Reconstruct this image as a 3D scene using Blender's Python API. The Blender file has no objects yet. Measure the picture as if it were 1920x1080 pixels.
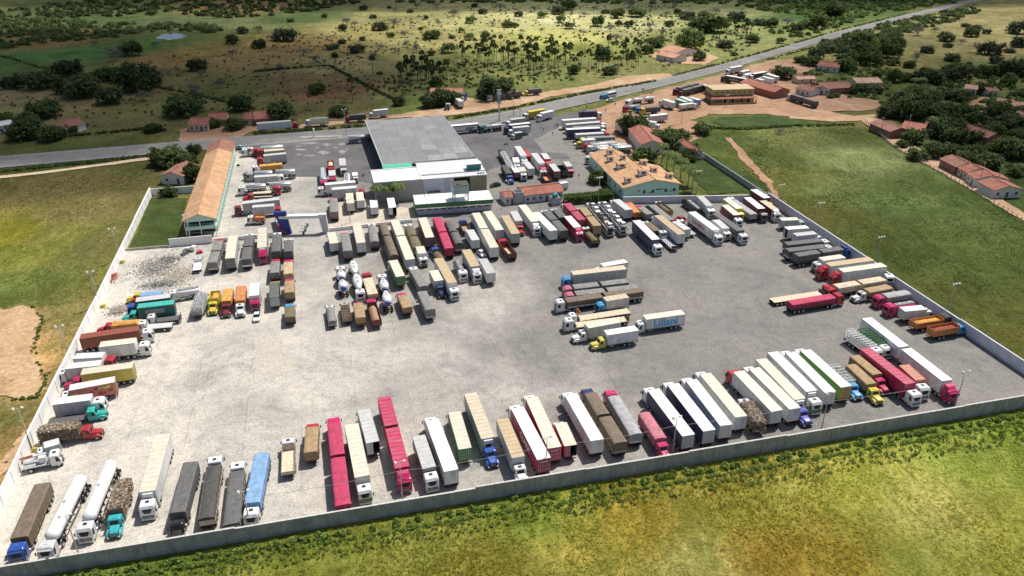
import bpy, bmesh, math, random
import numpy as np
from mathutils import Vector, Matrix

# ------------------------------------------------------------------ camera, sky, sun, exposure
S = bpy.context.scene
COL = S.collection
FPX, HOR, CAMZ = 1450.0, 740.0, 95.0          # focal length in photo pixels, horizon height, drone height (m)
PITCH = math.atan(HOR / FPX)
cam_d = bpy.data.cameras.new('camera')
cam = bpy.data.objects.new('camera', cam_d)
COL.objects.link(cam)
cam.location = (0, 0, CAMZ)
cam.rotation_euler = (math.pi / 2 - PITCH, 0, 0)
cam_d.sensor_fit = 'HORIZONTAL'
cam_d.sensor_width = 36.0
cam_d.lens = 36.0 * FPX / 1920.0
cam_d.clip_start = 0.5
cam_d.clip_end = 20000
S.camera = cam

SUN_EL, SUN_AZ = math.radians(61), math.radians(40)   # azimuth clockwise from +Y
SDIR = Vector((math.sin(SUN_AZ) * math.cos(SUN_EL), math.cos(SUN_AZ) * math.cos(SUN_EL), math.sin(SUN_EL)))
W = bpy.data.worlds.new('World')
S.world = W
W.use_nodes = True
wn = W.node_tree
bg = wn.nodes['Background']
sky = wn.nodes.new('ShaderNodeTexSky')
sky.sky_type = 'NISHITA'
sky.sun_disc = False
sky.sun_elevation = SUN_EL
sky.sun_rotation = SUN_AZ
sky.air_density = 1.0
sky.dust_density = 1.5
bg.inputs['Strength'].default_value = 0.078
wn.links.new(sky.outputs[0], bg.inputs[0])
sun_d = bpy.data.lights.new('sun', 'SUN')
sun_d.energy = 4.6
sun_d.angle = math.radians(0.53)
sun_d.color = (1.0, 0.955, 0.89)
sun = bpy.data.objects.new('sun', sun_d)
COL.objects.link(sun)
sun.location = SDIR * 900
sun.rotation_euler = (-SDIR).to_track_quat('-Z', 'Y').to_euler()
S.view_settings.view_transform = 'Standard'
S.view_settings.look = 'None'
S.view_settings.exposure = 0.22
S.view_settings.gamma = 1.0
S.view_settings.use_curve_mapping = False
S.render.engine = 'CYCLES'
S.cycles.max_bounces = 5
S.cycles.diffuse_bounces = 2
S.cycles.glossy_bounces = 2
S.cycles.transparent_max_bounces = 6
S.cycles.use_denoising = True

# ------------------------------------------------------------------ helpers
rnd = random.Random(7)
NR = np.random.RandomState(11)
SP, CP = math.sin(PITCH), math.cos(PITCH)


def G(x, y, z=0.0):
    """photo pixel -> point of the place at height z (camera calibration)"""
    u = (x - 960) / FPX
    v = -(y - 540) / FPX
    d = (u, CP + v * SP, -SP + v * CP)
    t = (z - CAMZ) / d[2]
    return Vector((d[0] * t, d[1] * t, z))


def depth(p):
    return p.y * CP + (CAMZ - p.z) * SP


def s2l(c):
    c = c / 255.0
    return c / 12.92 if c <= 0.04045 else ((c + 0.055) / 1.055) ** 2.4


def rgb(r, g, b, k=0.72):
    return (s2l(r) * k, s2l(g) * k, s2l(b) * k)


class MB:
    def __init__(s):
        s.v, s.f, s.m, s.sm = [], [], [], []

    def add(s, verts, faces, mi=0, smooth=False):
        o = len(s.v)
        s.v += [tuple(p) for p in verts]
        for f in faces:
            s.f.append(tuple(i + o for i in f))
            s.m.append(mi)
            s.sm.append(smooth)
        return s

    def box(s, x0, x1, y0, y1, z0, z1, mi=0, faces='bstlrf'):
        v = [(x0, y0, z0), (x1, y0, z0), (x1, y1, z0), (x0, y1, z0), (x0, y0, z1), (x1, y0, z1), (x1, y1, z1), (x0, y1, z1)]
        q = {'b': (3, 2, 1, 0), 't': (4, 5, 6, 7), 's': (0, 1, 5, 4), 'f': (2, 3, 7, 6), 'l': (3, 0, 4, 7), 'r': (1, 2, 6, 5)}
        return s.add(v, [q[c] for c in faces], mi)

    def bar(s, a, b, r, mi=0, n=4, r2=None):
        a, b = Vector(a), Vector(b)
        d = (b - a).normalized()
        up = Vector((0, 0, 1)) if abs(d.z) < 0.95 else Vector((1, 0, 0))
        e = d.cross(up).normalized()
        h = d.cross(e)
        r2 = r if r2 is None else r2
        v = []
        for p, q in ((a, r), (b, r2)):
            for i in range(n):
                t = 2 * math.pi * (i + .5) / n
                v.append(p + e * math.cos(t) * q + h * math.sin(t) * q)
        f = [(i, (i + 1) % n, n + (i + 1) % n, n + i) for i in range(n)]
        f += [tuple(range(n))[::-1], tuple(range(n, 2 * n))]
        return s.add(v, f, mi, n > 6)

    def loft(s, rings, mi=0, smooth=False, caps=True):
        n = len(rings[0])
        v = [p for r in rings for p in r]
        f = []
        for k in range(len(rings) - 1):
            for i in range(n):
                j = (i + 1) % n
                f.append((k * n + i, k * n + j, (k + 1) * n + j, (k + 1) * n + i))
        s.add(v, f, mi, smooth)
        if caps:
            o = len(s.v) - len(v)
            s.f.append(tuple(o + i for i in range(n))[::-1]); s.m.append(mi); s.sm.append(False)
            o2 = o + (len(rings) - 1) * n
            s.f.append(tuple(o2 + i for i in range(n))); s.m.append(mi); s.sm.append(False)
        return s

    def prism(s, prof, y0, y1, mi=0):
        """profile of (x,z) points run along y"""
        n = len(prof)
        v = [(x, y0, z) for x, z in prof] + [(x, y1, z) for x, z in prof]
        f = [(i, (i + 1) % n, n + (i + 1) % n, n + i) for i in range(n)] + [tuple(range(n))[::-1], tuple(range(n, 2 * n))]
        return s.add(v, f, mi)

    def grid(s, pts, mi=0, smooth=False):
        """pts[i][j] -> quads"""
        a, b = len(pts), len(pts[0])
        v = [p for r in pts for p in r]
        f = [(i * b + j, (i + 1) * b + j, (i + 1) * b + j + 1, i * b + j + 1) for i in range(a - 1) for j in range(b - 1)]
        return s.add(v, f, mi, smooth)

    def mesh(s, name, mats):
        me = bpy.data.meshes.new(name)
        me.from_pydata(s.v, [], s.f)
        for m in mats:
            me.materials.append(m)
        me.polygons.foreach_set('material_index', s.m)
        me.polygons.foreach_set('use_smooth', s.sm)
        me.update()
        return me


CACHE = {}


def cached(key, fn):
    if key not in CACHE:
        CACHE[key] = fn()
    return CACHE[key]


def ob(name, mesh, parent=None, loc=None, rot=None, scale=None):
    o = bpy.data.objects.new(name, mesh)
    COL.objects.link(o)
    if parent is not None:
        o.parent = parent
    if loc is not None:
        o.location = loc
    if rot is not None:
        o.rotation_euler = rot
    if scale is not None:
        o.scale = scale
    return o


def tag(o, label, cat, group=None, kind=None):
    if label:
        o['label'] = label
    if cat:
        o['category'] = cat
    if group:
        o['group'] = group
    if kind:
        o['kind'] = kind
    return o


def thing(name, label, cat, loc, rz=0.0, group=None):
    o = ob(name, None, None, loc, (0, 0, rz))
    o.empty_display_size = 0.5
    return tag(o, label, cat, group)


def struct(o, kind='structure'):
    o['kind'] = kind
    return o


ONES = ['', 'first', 'second', 'third', 'fourth', 'fifth', 'sixth', 'seventh', 'eighth', 'ninth', 'tenth', 'eleventh', 'twelfth', 'thirteenth',
        'fourteenth', 'fifteenth', 'sixteenth', 'seventeenth', 'eighteenth', 'nineteenth']
TENS = {2: 'twent', 3: 'thirt', 4: 'fort', 5: 'fift', 6: 'sixt', 7: 'sevent', 8: 'eight', 9: 'ninet'}


def ordw(n):
    if n < 20:
        return ONES[n]
    t, u = divmod(n, 10)
    return TENS[t] + ('ieth' if u == 0 else 'y-' + ONES[u])


# ------------------------------------------------------------------ materials
def _nt(name):
    m = bpy.data.materials.new(name)
    m.use_nodes = True
    nt = m.node_tree
    return m, nt, nt.nodes['Principled BSDF']


def mix(nt, fac, a, b, mode='MIX'):
    n = nt.nodes.new('ShaderNodeMix')
    n.data_type = 'RGBA'
    n.blend_type = mode
    for i, val in ((0, fac), (6, a), (7, b)):
        if hasattr(val, 'is_output') or hasattr(val, 'node'):
            nt.links.new(val, n.inputs[i])
        else:
            n.inputs[i].default_value = val if i == 0 else (tuple(val) + (1,) if len(val) == 3 else val)
    return n.outputs[2]


def noise(nt, scale, detail=3, rough=.55, coord=None, dist=0.0, dim='3D'):
    n = nt.nodes.new('ShaderNodeTexNoise')
    n.inputs['Scale'].default_value = scale
    n.inputs['Detail'].default_value = detail
    n.inputs['Roughness'].default_value = rough
    n.inputs['Distortion'].default_value = dist
    if coord is not None:
        nt.links.new(coord, n.inputs['Vector'])
    return n.outputs[0]


def ramp(nt, fac, stops):
    n = nt.nodes.new('ShaderNodeValToRGB')
    e = n.color_ramp.elements
    while len(e) < len(stops):
        e.new(0.5)
    for k, (p, c) in enumerate(stops):
        e[k].position = p
        if not hasattr(c, '__len__'):
            c = (c, c, c)
        e[k].color = tuple(c) + (1,)
    nt.links.new(fac, n.inputs[0])
    return n.outputs[0]


def mapping(nt, src, scale=(1, 1, 1), rot=(0, 0, 0)):
    n = nt.nodes.new('ShaderNodeMapping')
    n.inputs['Scale'].default_value = scale
    n.inputs['Rotation'].default_value = rot
    nt.links.new(src, n.inputs['Vector'])
    return n.outputs[0]


def texco(nt, which='Object'):
    n = nt.nodes.new('ShaderNodeTexCoord')
    return n.outputs[which]


def geopos(nt):
    return nt.nodes.new('ShaderNodeNewGeometry').outputs['Position']


def bump(nt, bsdf, h, strength=.3, dist=.05):
    n = nt.nodes.new('ShaderNodeBump')
    n.inputs['Strength'].default_value = strength
    n.inputs['Distance'].default_value = dist
    nt.links.new(h, n.inputs['Height'])
    nt.links.new(n.outputs[0], bsdf.inputs['Normal'])


def paint(col, rough=.4, metal=0.0, dirt=.22, dirtcol=(.16, .125, .09), scale=1.1, name='paint', stretch=(1, 1, .35)):
    """painted sheet metal or cloth: base colour, soft dust, small differences from one panel to the next"""
    key = ('paint', tuple(round(c, 3) for c in col), rough, metal, dirt, name, scale)

    def mk():
        m, nt, b = _nt(name)
        co = mapping(nt, texco(nt), stretch)
        n1 = noise(nt, scale, 5, .65, co)
        f = ramp(nt, n1, [(.42, 0), (.78, dirt * 1.7)])
        info = nt.nodes.new('ShaderNodeObjectInfo')
        base = mix(nt, .0, col, col)
        hs = nt.nodes.new('ShaderNodeHueSaturation')
        mr = nt.nodes.new('ShaderNodeMapRange')
        mr.inputs['To Min'].default_value = .86
        mr.inputs['To Max'].default_value = 1.08
        nt.links.new(info.outputs['Random'], mr.inputs[0])
        nt.links.new(mr.outputs[0], hs.inputs['Value'])
        nt.links.new(base, hs.inputs['Color'])
        c = mix(nt, f, hs.outputs[0], dirtcol)
        nt.links.new(c, b.inputs['Base Color'])
        b.inputs['Roughness'].default_value = rough
        b.inputs['Metallic'].default_value = metal
        return m
    return cached(key, mk)


def glassmat():
    def mk():
        m, nt, b = _nt('dark_glass')
        n1 = noise(nt, 3, 2, .5, texco(nt))
        c = ramp(nt, n1, [(.3, (.012, .016, .02)), (.8, (.03, .036, .042))])
        nt.links.new(c, b.inputs['Base Color'])
        b.inputs['Roughness'].default_value = .16
        b.inputs['IOR'].default_value = 1.45
        return m
    return cached('glass', mk)


def canvas(col, name='canvas'):
    key = ('canvas', tuple(round(c, 3) for c in col))

    def mk():
        m, nt, b = _nt(name)
        t = texco(nt)
        n1 = noise(nt, .9, 5, .65, t)
        n2 = noise(nt, 9, 3, .6, mapping(nt, t, (.25, 1, 1)))
        dark = tuple(c * .62 for c in col)
        lite = tuple(min(1, c * 1.22 + .012) for c in col)
        c = ramp(nt, n1, [(.3, dark), (.55, col), (.78, lite)])
        c = mix(nt, ramp(nt, n2, [(.45, 0), (.8, .35)]), c, (.3, .26, .2))
        nt.links.new(c, b.inputs['Base Color'])
        b.inputs['Roughness'].default_value = .8
        bump(nt, b, n2, .35, .03)
        return m
    return cached(key, mk)


def roofskin(col, rust=.2):
    """lorry box roofs: weathered sheet with dust lying in bands between the bows"""
    key = ('roofskin', tuple(round(c, 3) for c in col), rust)

    def mk():
        m, nt, b = _nt('roof_sheet')
        t = texco(nt)
        n1 = noise(nt, .7, 5, .6, t)
        n2 = noise(nt, 1.0, 4, .6, mapping(nt, t, (1.6, .35, 1)))
        info = nt.nodes.new('ShaderNodeObjectInfo')
        c = ramp(nt, n1, [(.3, tuple(x * .86 for x in col)), (.6, col), (.85, tuple(min(1, x * 1.06) for x in col))])
        c = mix(nt, ramp(nt, n2, [(.44, 0), (.72, rust * 1.9)]), c, (.36, .29, .2))
        hs = nt.nodes.new('ShaderNodeHueSaturation')
        mr = nt.nodes.new('ShaderNodeMapRange')
        mr.inputs['To Min'].default_value = .84
        mr.inputs['To Max'].default_value = 1.06
        nt.links.new(info.outputs['Random'], mr.inputs[0])
        nt.links.new(mr.outputs[0], hs.inputs['Value'])
        nt.links.new(c, hs.inputs['Color'])
        nt.links.new(hs.outputs[0], b.inputs['Base Color'])
        b.inputs['Roughness'].default_value = .55
        return m
    return cached(key, mk)


def plain(col, rough=.7, metal=0.0, var=.25, scale=2.0, name='plain', bumps=0.0):
    key = ('plain', tuple(round(c, 3) for c in col), rough, metal, var, scale, name, bumps)

    def mk():
        m, nt, b = _nt(name)
        n1 = noise(nt, scale, 5, .6, texco(nt))
        c = ramp(nt, n1, [(.3, tuple(x * (1 - var) for x in col)), (.7, tuple(min(1, x * (1 + var)) for x in col))])
        nt.links.new(c, b.inputs['Base Color'])
        b.inputs['Roughness'].default_value = rough
        b.inputs['Metallic'].default_value = metal
        if bumps:
            bump(nt, b, n1, bumps, .05)
        return m
    return cached(key, mk)


RUBBER = plain((.018, .018, .019), .9, name='rubber')
CHASSIS = plain((.035, .033, .03), .7, name='chassis_steel')
STEEL = plain((.42, .43, .44), .35, .85, name='bare_steel')
RIM = plain((.5, .5, .49), .45, .3, name='wheel_rim')
BLACKP = plain((.025, .025, .027), .55, name='black_plastic')
LAMP = plain((.75, .74, .68), .2, name='lamp_lens')
REDL = plain((.4, .02, .02), .3, name='tail_lens')
GLASS = glassmat()
WOODB = plain((.22, .14, .08), .85, var=.35, scale=5, name='bed_boards')
GALV = plain((.5, .51, .52), .5, .5, name='galvanised')
# ------------------------------------------------------------------ ground cover
COVER = '''600,1070,122,125,52;800,1000,127,130,59;1000,960,122,132,54;1200,1000,140,125,49;1100,1060,143,136,64;1400,950,134,130,54;1300,1060,155,150,85;1600,900,144,145,64
1600,1050,138,121,48;1800,850,132,143,64;1900,1000,127,128,54;1750,950,155,152,81;1900,800,122,134,54;1500,880,144,139,64;300,1060,107,119,49;900,1070,125,119,50;1450,1050,141,118,48;1700,1060,132,134,61
1900,720,89,89,41;1850,640,84,85,39;1750,560,76,80,36;1650,450,71,80,35;1550,400,89,89,41;1480,330,98,99,50;1600,300,115,123,78;1400,290,80,89,41;1700,350,80,94,46;1850,500,75,86,39
1900,600,82,85,38;1500,260,106,110,63;1350,260,75,89,41;1600,250,74,83,39;1760,470,73,86,39;1560,350,100,107,60;1660,380,83,99,52
20,440,131,126,42;60,480,118,121,55;100,520,101,107,54;150,400,111,103,64;200,340,85,79,46;60,350,93,84,51;20,560,77,92,41;40,600,167,140,98;30,680,210,164,112;60,640,200,156,108;20,620,202,158,108;10,720,200,160,112;55,690,196,158,108;70,720,177,146,101;-40,660,202,160,110;45,735,187,150,104;30,610,196,156,110;15,640,192,140,88;45,840,167,134,90;55,800,147,123,81;20,880,157,128,85
90,560,104,103,55;20,780,109,110,57;30,850,149,122,79;100,600,114,109,63;10,920,129,105,63;250,320,78,79,42;120,300,73,84,42;190,460,108,106,61;90,440,121,119,61
100,200,124,116,76;50,180,145,128,92;300,220,107,102,61;450,170,102,103,56;80,105,82,116,57;160,100,82,117,57;230,85,87,114,56;30,120,89,110,57;330,110,145,121,71;430,110,149,127,77
100,80,135,112,71;50,40,73,84,50;200,30,73,88,50;350,40,83,92,60;450,15,135,112,71;560,30,77,93,51;600,170,126,97,67;540,160,118,102,67;650,120,144,135,90;560,90,145,122,76
700,60,144,135,85;650,210,105,98,61;780,200,99,110,58;850,140,115,117,69;500,210,98,98,57;250,150,118,108,67;400,210,100,100,57
900,40,166,161,109;1000,35,194,189,137;1100,40,188,183,131;1200,50,174,171,123;1050,70,176,174,104;1300,60,131,140,85;1400,50,141,146,89;900,100,130,132,75;1000,130,111,116,65
1150,130,121,121,75;1250,70,141,141,89;1400,20,151,151,103;1450,50,111,120,69;800,80,148,141,91;750,30,138,133,87;1100,95,128,130,69
1500,30,70,96,47;1600,20,75,96,47;1700,90,130,125,79;1850,50,140,131,89;1900,30,130,121,79;1750,130,120,117,69;1600,150,99,106,58;1850,130,95,101,57;1900,200,79,94,47
1700,170,79,90,47;1650,230,99,95,57;1800,280,74,85,42;1900,350,65,80,37;1830,90,134,125,83;1680,120,134,123,75
95,700,118,112,66;110,650,122,114,66;85,770,116,108,62;100,560,110,113,58;75,560,104,111,54;88,620,130,116,72;20,540,96,109,50;0,760,112,112,58;50,770,116,110,62;130,600,112,108,60'''
cs = []
for t in COVER.replace('\n', ';').split(';'):
    v = [float(q) for q in t.split(',')]
    p = G(v[0], v[1])
    cs.append((p.x, p.y) + rgb(*v[2:], .82))
cs = np.array(cs)


def cover(px, py):
    d2 = (px[:, None] - cs[None, :, 0]) ** 2 + (py[:, None] - cs[None, :, 1]) ** 2
    w = 1.0 / (d2 + 20.0) ** 2.0
    return (w @ cs[:, 2:]) / w.sum(1, keepdims=True)


def vnoise(x, y, seed, sc):
    """smooth value noise, numpy"""
    r = np.random.RandomState(seed).rand(64, 64)
    x, y = x / sc, y / sc
    i, j = np.floor(x).astype(int), np.floor(y).astype(int)
    fx, fy = x - i, y - j
    fx, fy = fx * fx * (3 - 2 * fx), fy * fy * (3 - 2 * fy)
    q = lambda a, b: r[a % 64, b % 64]
    return (q(i, j) * (1 - fx) + q(i + 1, j) * fx) * (1 - fy) + (q(i, j + 1) * (1 - fx) + q(i + 1, j + 1) * fx) * fy


def grass_material():
    m, nt, b = _nt('dry_grassland')
    at = nt.nodes.new('ShaderNodeAttribute')
    at.attribute_name = 'cover'
    pos = geopos(nt)
    big = noise(nt, .045, 4, .6, pos, 1.2)
    mid = noise(nt, .28, 6, .68, mapping(nt, pos, (1, .55, 1), (0, 0, .6)), 1.4)
    fine = noise(nt, 1.5, 5, .72, pos, .4)
    hair = noise(nt, 3.2, 4, .7, mapping(nt, pos, (.35, 1.5, 1), (0, 0, .5)), .8)
    c = at.outputs['Color']
    c = mix(nt, 1.0, c, ramp(nt, big, [(.32, (.68, .76, .6)), (.5, (1, 1, 1)), (.66, (1.24, 1.15, 1.22))]), 'MULTIPLY')
    c = mix(nt, 1.0, c, ramp(nt, mid, [(.3, (.5, .58, .42)), (.45, (.92, .94, .88)), (.56, (1.12, 1.1, 1.12)), (.72, (1.6, 1.52, 1.75))]), 'MULTIPLY')
    c = mix(nt, 1.0, c, ramp(nt, fine, [(.25, (.5, .54, .46)), (.5, (1.04, 1.04, 1.02)), (.8, (1.6, 1.55, 1.6))]), 'MULTIPLY')
    c = mix(nt, 1.0, c, ramp(nt, hair, [(.3, (.7, .72, .68)), (.55, (1.02, 1.02, 1.0)), (.8, (1.35, 1.32, 1.4))]), 'MULTIPLY')
    sw = noise(nt, .16, 5, .6, mapping(nt, pos, (1, .42, 1), (0, 0, .75)), 2.2)
    sf = noise(nt, 1.6, 5, .7, mapping(nt, pos, (.22, 1.0, 1), (0, 0, .9)), 1.5)
    k = nt.nodes.new('ShaderNodeMath')
    k.operation = 'MULTIPLY'
    nt.links.new(ramp(nt, sw, [(.5, 0), (.68, 1)]), k.inputs[0])
    nt.links.new(ramp(nt, sf, [(.4, .0), (.66, .75)]), k.inputs[1])
    pale = mix(nt, 1.0, at.outputs['Color'], (1.75, 1.8, 2.3), 'MULTIPLY')
    c = mix(nt, k.outputs[0], c, pale)
    nt.links.new(c, b.inputs['Base Color'])
    b.inputs['Roughness'].default_value = .95
    b.inputs['Specular IOR Level'].default_value = .1
    add = nt.nodes.new('ShaderNodeMath')
    add.operation = 'ADD'
    nt.links.new(mid, add.inputs[0])
    nt.links.new(fine, add.inputs[1])
    bump(nt, b, add.outputs[0], .55, .5)
    return m


GRASSM = grass_material()
xs = np.concatenate([[-9000, -5000, -2800, -1600, -1000, -760, -640], np.arange(-560, 561, 3.0), [640, 760, 1000, 1600, 2800, 5000, 9000]])
ys = np.concatenate([[-3000, -1200, -400, -100, 0, 30, 55], np.arange(72, 860, 3.0), [900, 960, 1040, 1200, 1500, 2200, 3600, 6000, 9000]])
gx, gy = np.meshgrid(xs, ys, indexing='ij')
px, py = gx.ravel(), gy.ravel()
co = cover(np.clip(px, -520, 520), np.clip(py, 80, 830))
nn = (vnoise(px, py, 3, 14) - .5)[:, None] * .35 + 1
co = np.clip(co * nn, .01, .8)
pz = -.12 - .25 * vnoise(px, py, 5, 9.0) * vnoise(px, py, 6, 40.0)
nx_, ny_ = len(xs), len(ys)
ii = (np.arange(nx_ - 1)[:, None] * ny_ + np.arange(ny_ - 1)[None, :]).ravel()
quads = np.stack([ii, ii + ny_, ii + ny_ + 1, ii + 1], 1)


def np_mesh(name, verts, faces, mats, smooth=False, attr=None, attrname='cover', mi=None):
    me = bpy.data.meshes.new(name)
    n, k = faces.shape
    me.vertices.add(len(verts))
    me.vertices.foreach_set('co', np.ascontiguousarray(verts, dtype=np.float32).ravel())
    me.loops.add(n * k)
    me.loops.foreach_set('vertex_index', np.ascontiguousarray(faces, dtype=np.int32).ravel())
    me.polygons.add(n)
    me.polygons.foreach_set('loop_start', np.arange(0, n * k, k, dtype=np.int32))
    me.polygons.foreach_set('use_smooth', np.full(n, smooth))
    for m in mats:
        me.materials.append(m)
    if mi is not None:
        me.polygons.foreach_set('material_index', np.ascontiguousarray(mi, dtype=np.int32))
    if attr is not None:
        a = me.color_attributes.new(attrname, 'FLOAT_COLOR', 'POINT')
        a.data.foreach_set('color', np.concatenate([attr, np.ones((len(attr), 1))], 1).astype(np.float32).ravel())
    me.update(calc_edges=True)
    me.validate()
    return me


struct(ob('ground', np_mesh('ground', np.stack([px, py, pz], 1), quads, [GRASSM], True, co)))


def soil(name, col, dark, lite, speck=2.5, big=.12, bumpd=.15, lines=None, rough=.95):
    m, nt, b = _nt(name)
    pos = geopos(nt)
    n0 = noise(nt, big, 5, .62, pos, .8)
    n1 = noise(nt, big * 7, 5, .65, pos, .3)
    n2 = noise(nt, speck, 4, .7, pos)
    c = ramp(nt, n0, [(.3, dark), (.5, col), (.7, lite)])
    c = mix(nt, 1.0, c, ramp(nt, n1, [(.3, (.8, .8, .8)), (.5, (1, 1, 1)), (.75, (1.13, 1.12, 1.1))]), 'MULTIPLY')
    c = mix(nt, 1.0, c, ramp(nt, n2, [(.28, (.68, .68, .68)), (.5, (1, 1, 1)), (.76, (1.28, 1.28, 1.27))]), 'MULTIPLY')
    if lines:
        c = lines(nt, pos, c)
    nt.links.new(c, b.inputs['Base Color'])
    b.inputs['Roughness'].default_value = rough
    b.inputs['Specular IOR Level'].default_value = .15
    bump(nt, b, n2, .4, bumpd)
    return m


ROT = math.radians(13.8)                # the yard is square to this direction
U = Vector((math.cos(ROT), math.sin(ROT), 0))
V = Vector((-math.sin(ROT), math.cos(ROT), 0))


def sheet(name, pts, z, mat, jit=.8, step=4.0, world=False, kind='structure'):
    """flat patch of ground; the rim wanders a little"""
    P = [Vector((p[0], p[1], 0)) if world else G(*p) for p in pts]
    rr = random.Random(len(pts) * 31 + int(P[0].x * 7))
    rim = []
    for a, b in zip(P, P[1:] + P[:1]):
        n = max(1, int((b - a).length / step))
        for k in range(n):
            q = a.lerp(b, k / n)
            rim.append((q.x + rr.uniform(-jit, jit), q.y + rr.uniform(-jit, jit), z))
    bm = bmesh.new()
    f = bm.faces.new([bm.verts.new(p) for p in rim])
    f.normal_update()
    bmesh.ops.triangulate(bm, faces=[f])
    for fc in bm.faces:
        if fc.normal.z < 0:
            fc.normal_flip()
    me = bpy.data.meshes.new(name)
    bm.to_mesh(me)
    bm.free()
    me.materials.append(mat)
    o = ob(name, me)
    o['kind'] = kind
    return o


def paving_lines(nt, pos, c):
    mp = mapping(nt, pos, (1, 1, 1), (0, 0, -ROT))
    sx = nt.nodes.new('ShaderNodeSeparateXYZ')
    nt.links.new(mp, sx.inputs[0])
    out = c
    for axis, period, w, s in ((0, 11.0, .1, .28), (1, 34.0, .12, .2)):
        a = nt.nodes.new('ShaderNodeMath'); a.operation = 'PINGPONG'
        nt.links.new(sx.outputs[axis], a.inputs[0]); a.inputs[1].default_value = period / 2
        l = nt.nodes.new('ShaderNodeMath'); l.operation = 'LESS_THAN'
        nt.links.new(a.outputs[0], l.inputs[0]); l.inputs[1].default_value = w
        k = nt.nodes.new('ShaderNodeMath'); k.operation = 'MULTIPLY'
        nt.links.new(l.outputs[0], k.inputs[0])
        nt.links.new(ramp(nt, noise(nt, .1, 3, .6, pos), [(.42, 0), (.62, s * 1.5)]), k.inputs[1])
        out = mix(nt, k.outputs[0], out, (.13, .125, .12))
    # dust pales the white-wall end; dimmer light painted in towards the far end
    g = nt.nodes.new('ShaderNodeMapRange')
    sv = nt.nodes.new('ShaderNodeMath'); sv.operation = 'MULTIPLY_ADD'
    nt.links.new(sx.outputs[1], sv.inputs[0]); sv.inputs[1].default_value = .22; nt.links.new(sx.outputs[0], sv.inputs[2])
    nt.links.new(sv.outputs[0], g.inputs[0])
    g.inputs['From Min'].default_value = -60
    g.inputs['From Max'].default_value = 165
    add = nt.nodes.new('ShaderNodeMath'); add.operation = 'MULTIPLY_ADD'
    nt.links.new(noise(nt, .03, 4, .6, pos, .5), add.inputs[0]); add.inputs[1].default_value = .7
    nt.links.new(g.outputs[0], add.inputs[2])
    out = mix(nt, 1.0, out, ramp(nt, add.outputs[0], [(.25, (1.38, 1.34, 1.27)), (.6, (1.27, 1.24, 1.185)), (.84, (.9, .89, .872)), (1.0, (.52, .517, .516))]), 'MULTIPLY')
    oil = ramp(nt, noise(nt, .09, 6, .72, pos, 1.2), [(.54, 0), (.7, .55)])
    out = mix(nt, oil, out, (.19, .185, .18))
    gr = noise(nt, 3.6, 3, .8, pos)
    return mix(nt, 1.0, out, ramp(nt, gr, [(.3, (.62, .62, .63)), (.5, (1, 1, 1)), (.72, (1.3, 1.3, 1.28))]), 'MULTIPLY')


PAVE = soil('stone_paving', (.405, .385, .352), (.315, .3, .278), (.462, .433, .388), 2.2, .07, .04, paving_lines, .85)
ASPH = soil('worn_asphalt', (.125, .12, .122), (.095, .092, .094), (.16, .152, .15), 2.5, .06, .02, None, .85)
ROADM = soil('road_asphalt', (.2, .195, .187), (.16, .157, .153), (.25, .24, .225), 2.5, .04, .02, None, .85)
CONC = soil('concrete', (.36, .34, .31), (.28, .27, .25), (.45, .42, .37), 2.0, .1, .02)
DIRT = soil('red_dirt', (.34, .205, .125), (.27, .155, .09), (.44, .3, .2), 1.0, .045, .12)
PALED = soil('pale_dirt', (.42, .275, .165), (.33, .2, .115), (.52, .37, .245), 1.2, .05, .1)
SAND = soil('pale_sand', (.55, .43, .29), (.46, .35, .23), (.66, .53, .38), 1.5, .1, .08)
LAWN = soil('lawn', (.04, .07, .016), (.026, .046, .011), (.075, .1, .028), 1.6, .14, .4)

YC = [(-83.8, 85.1), (115.7, 134.1), (88.4, 252.0)]
yard_poly = [(-84, 85), (116, 134), (88.4, 252), (41, 249), (32, 262), (33, 300), (62, 350), (30, 372), (-30, 338), (-112, 315), (-116.5, 303), (-96, 222), (-103, 215), (-116, 211)]
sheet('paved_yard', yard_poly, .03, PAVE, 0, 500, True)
sheet('forecourt_asphalt', [(449, 286), (447, 270), (560, 262), (700, 249), (850, 240), (950, 234), (1040, 216), (1120, 206), (1060, 232), (1000, 262), (1020, 285), (1060, 288), (1070, 298), (1000, 299), (920, 318), (905, 330), (700, 345), (640, 334), (560, 331), (500, 308)], .06, ASPH, .5, 5)
# highway
RU = [(-700, 352), (-250, 316), (0, 293), (290, 269), (480, 254), (690, 238), (850, 226), (960, 207), (1060, 184), (1150, 167), (1240, 148), (1340, 124), (1440, 97), (1560, 62), (1700, 27), (1822, -1), (2050, -48)]
RL = [(-700, 374), (-250, 337), (0, 315), (290, 289), (480, 273), (690, 256), (850, 244), (960, 227), (1060, 203), (1150, 184), (1250, 160), (1340, 137), (1440, 108), (1585, 66), (1702, 34), (1840, 1), (2080, -44)]
up = [G(*p) for p in RU]
lo = [G(*p) for p in RL]


def strip(name, A, B, z, mat, sub=4):
    m = MB()
    def dens(L):
        out = []
        for a, b in zip(L, L[1:]):
            for k in range(sub):
                out.append(a.lerp(b, k / sub))
        return out + [L[-1]]
    A, B = dens(A), dens(B)
    m.grid([[(b.x, b.y, z), (a.x, a.y, z)] for a, b in zip(A, B)], 0)
    return ob(name, m.mesh(name, [mat]))


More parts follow.
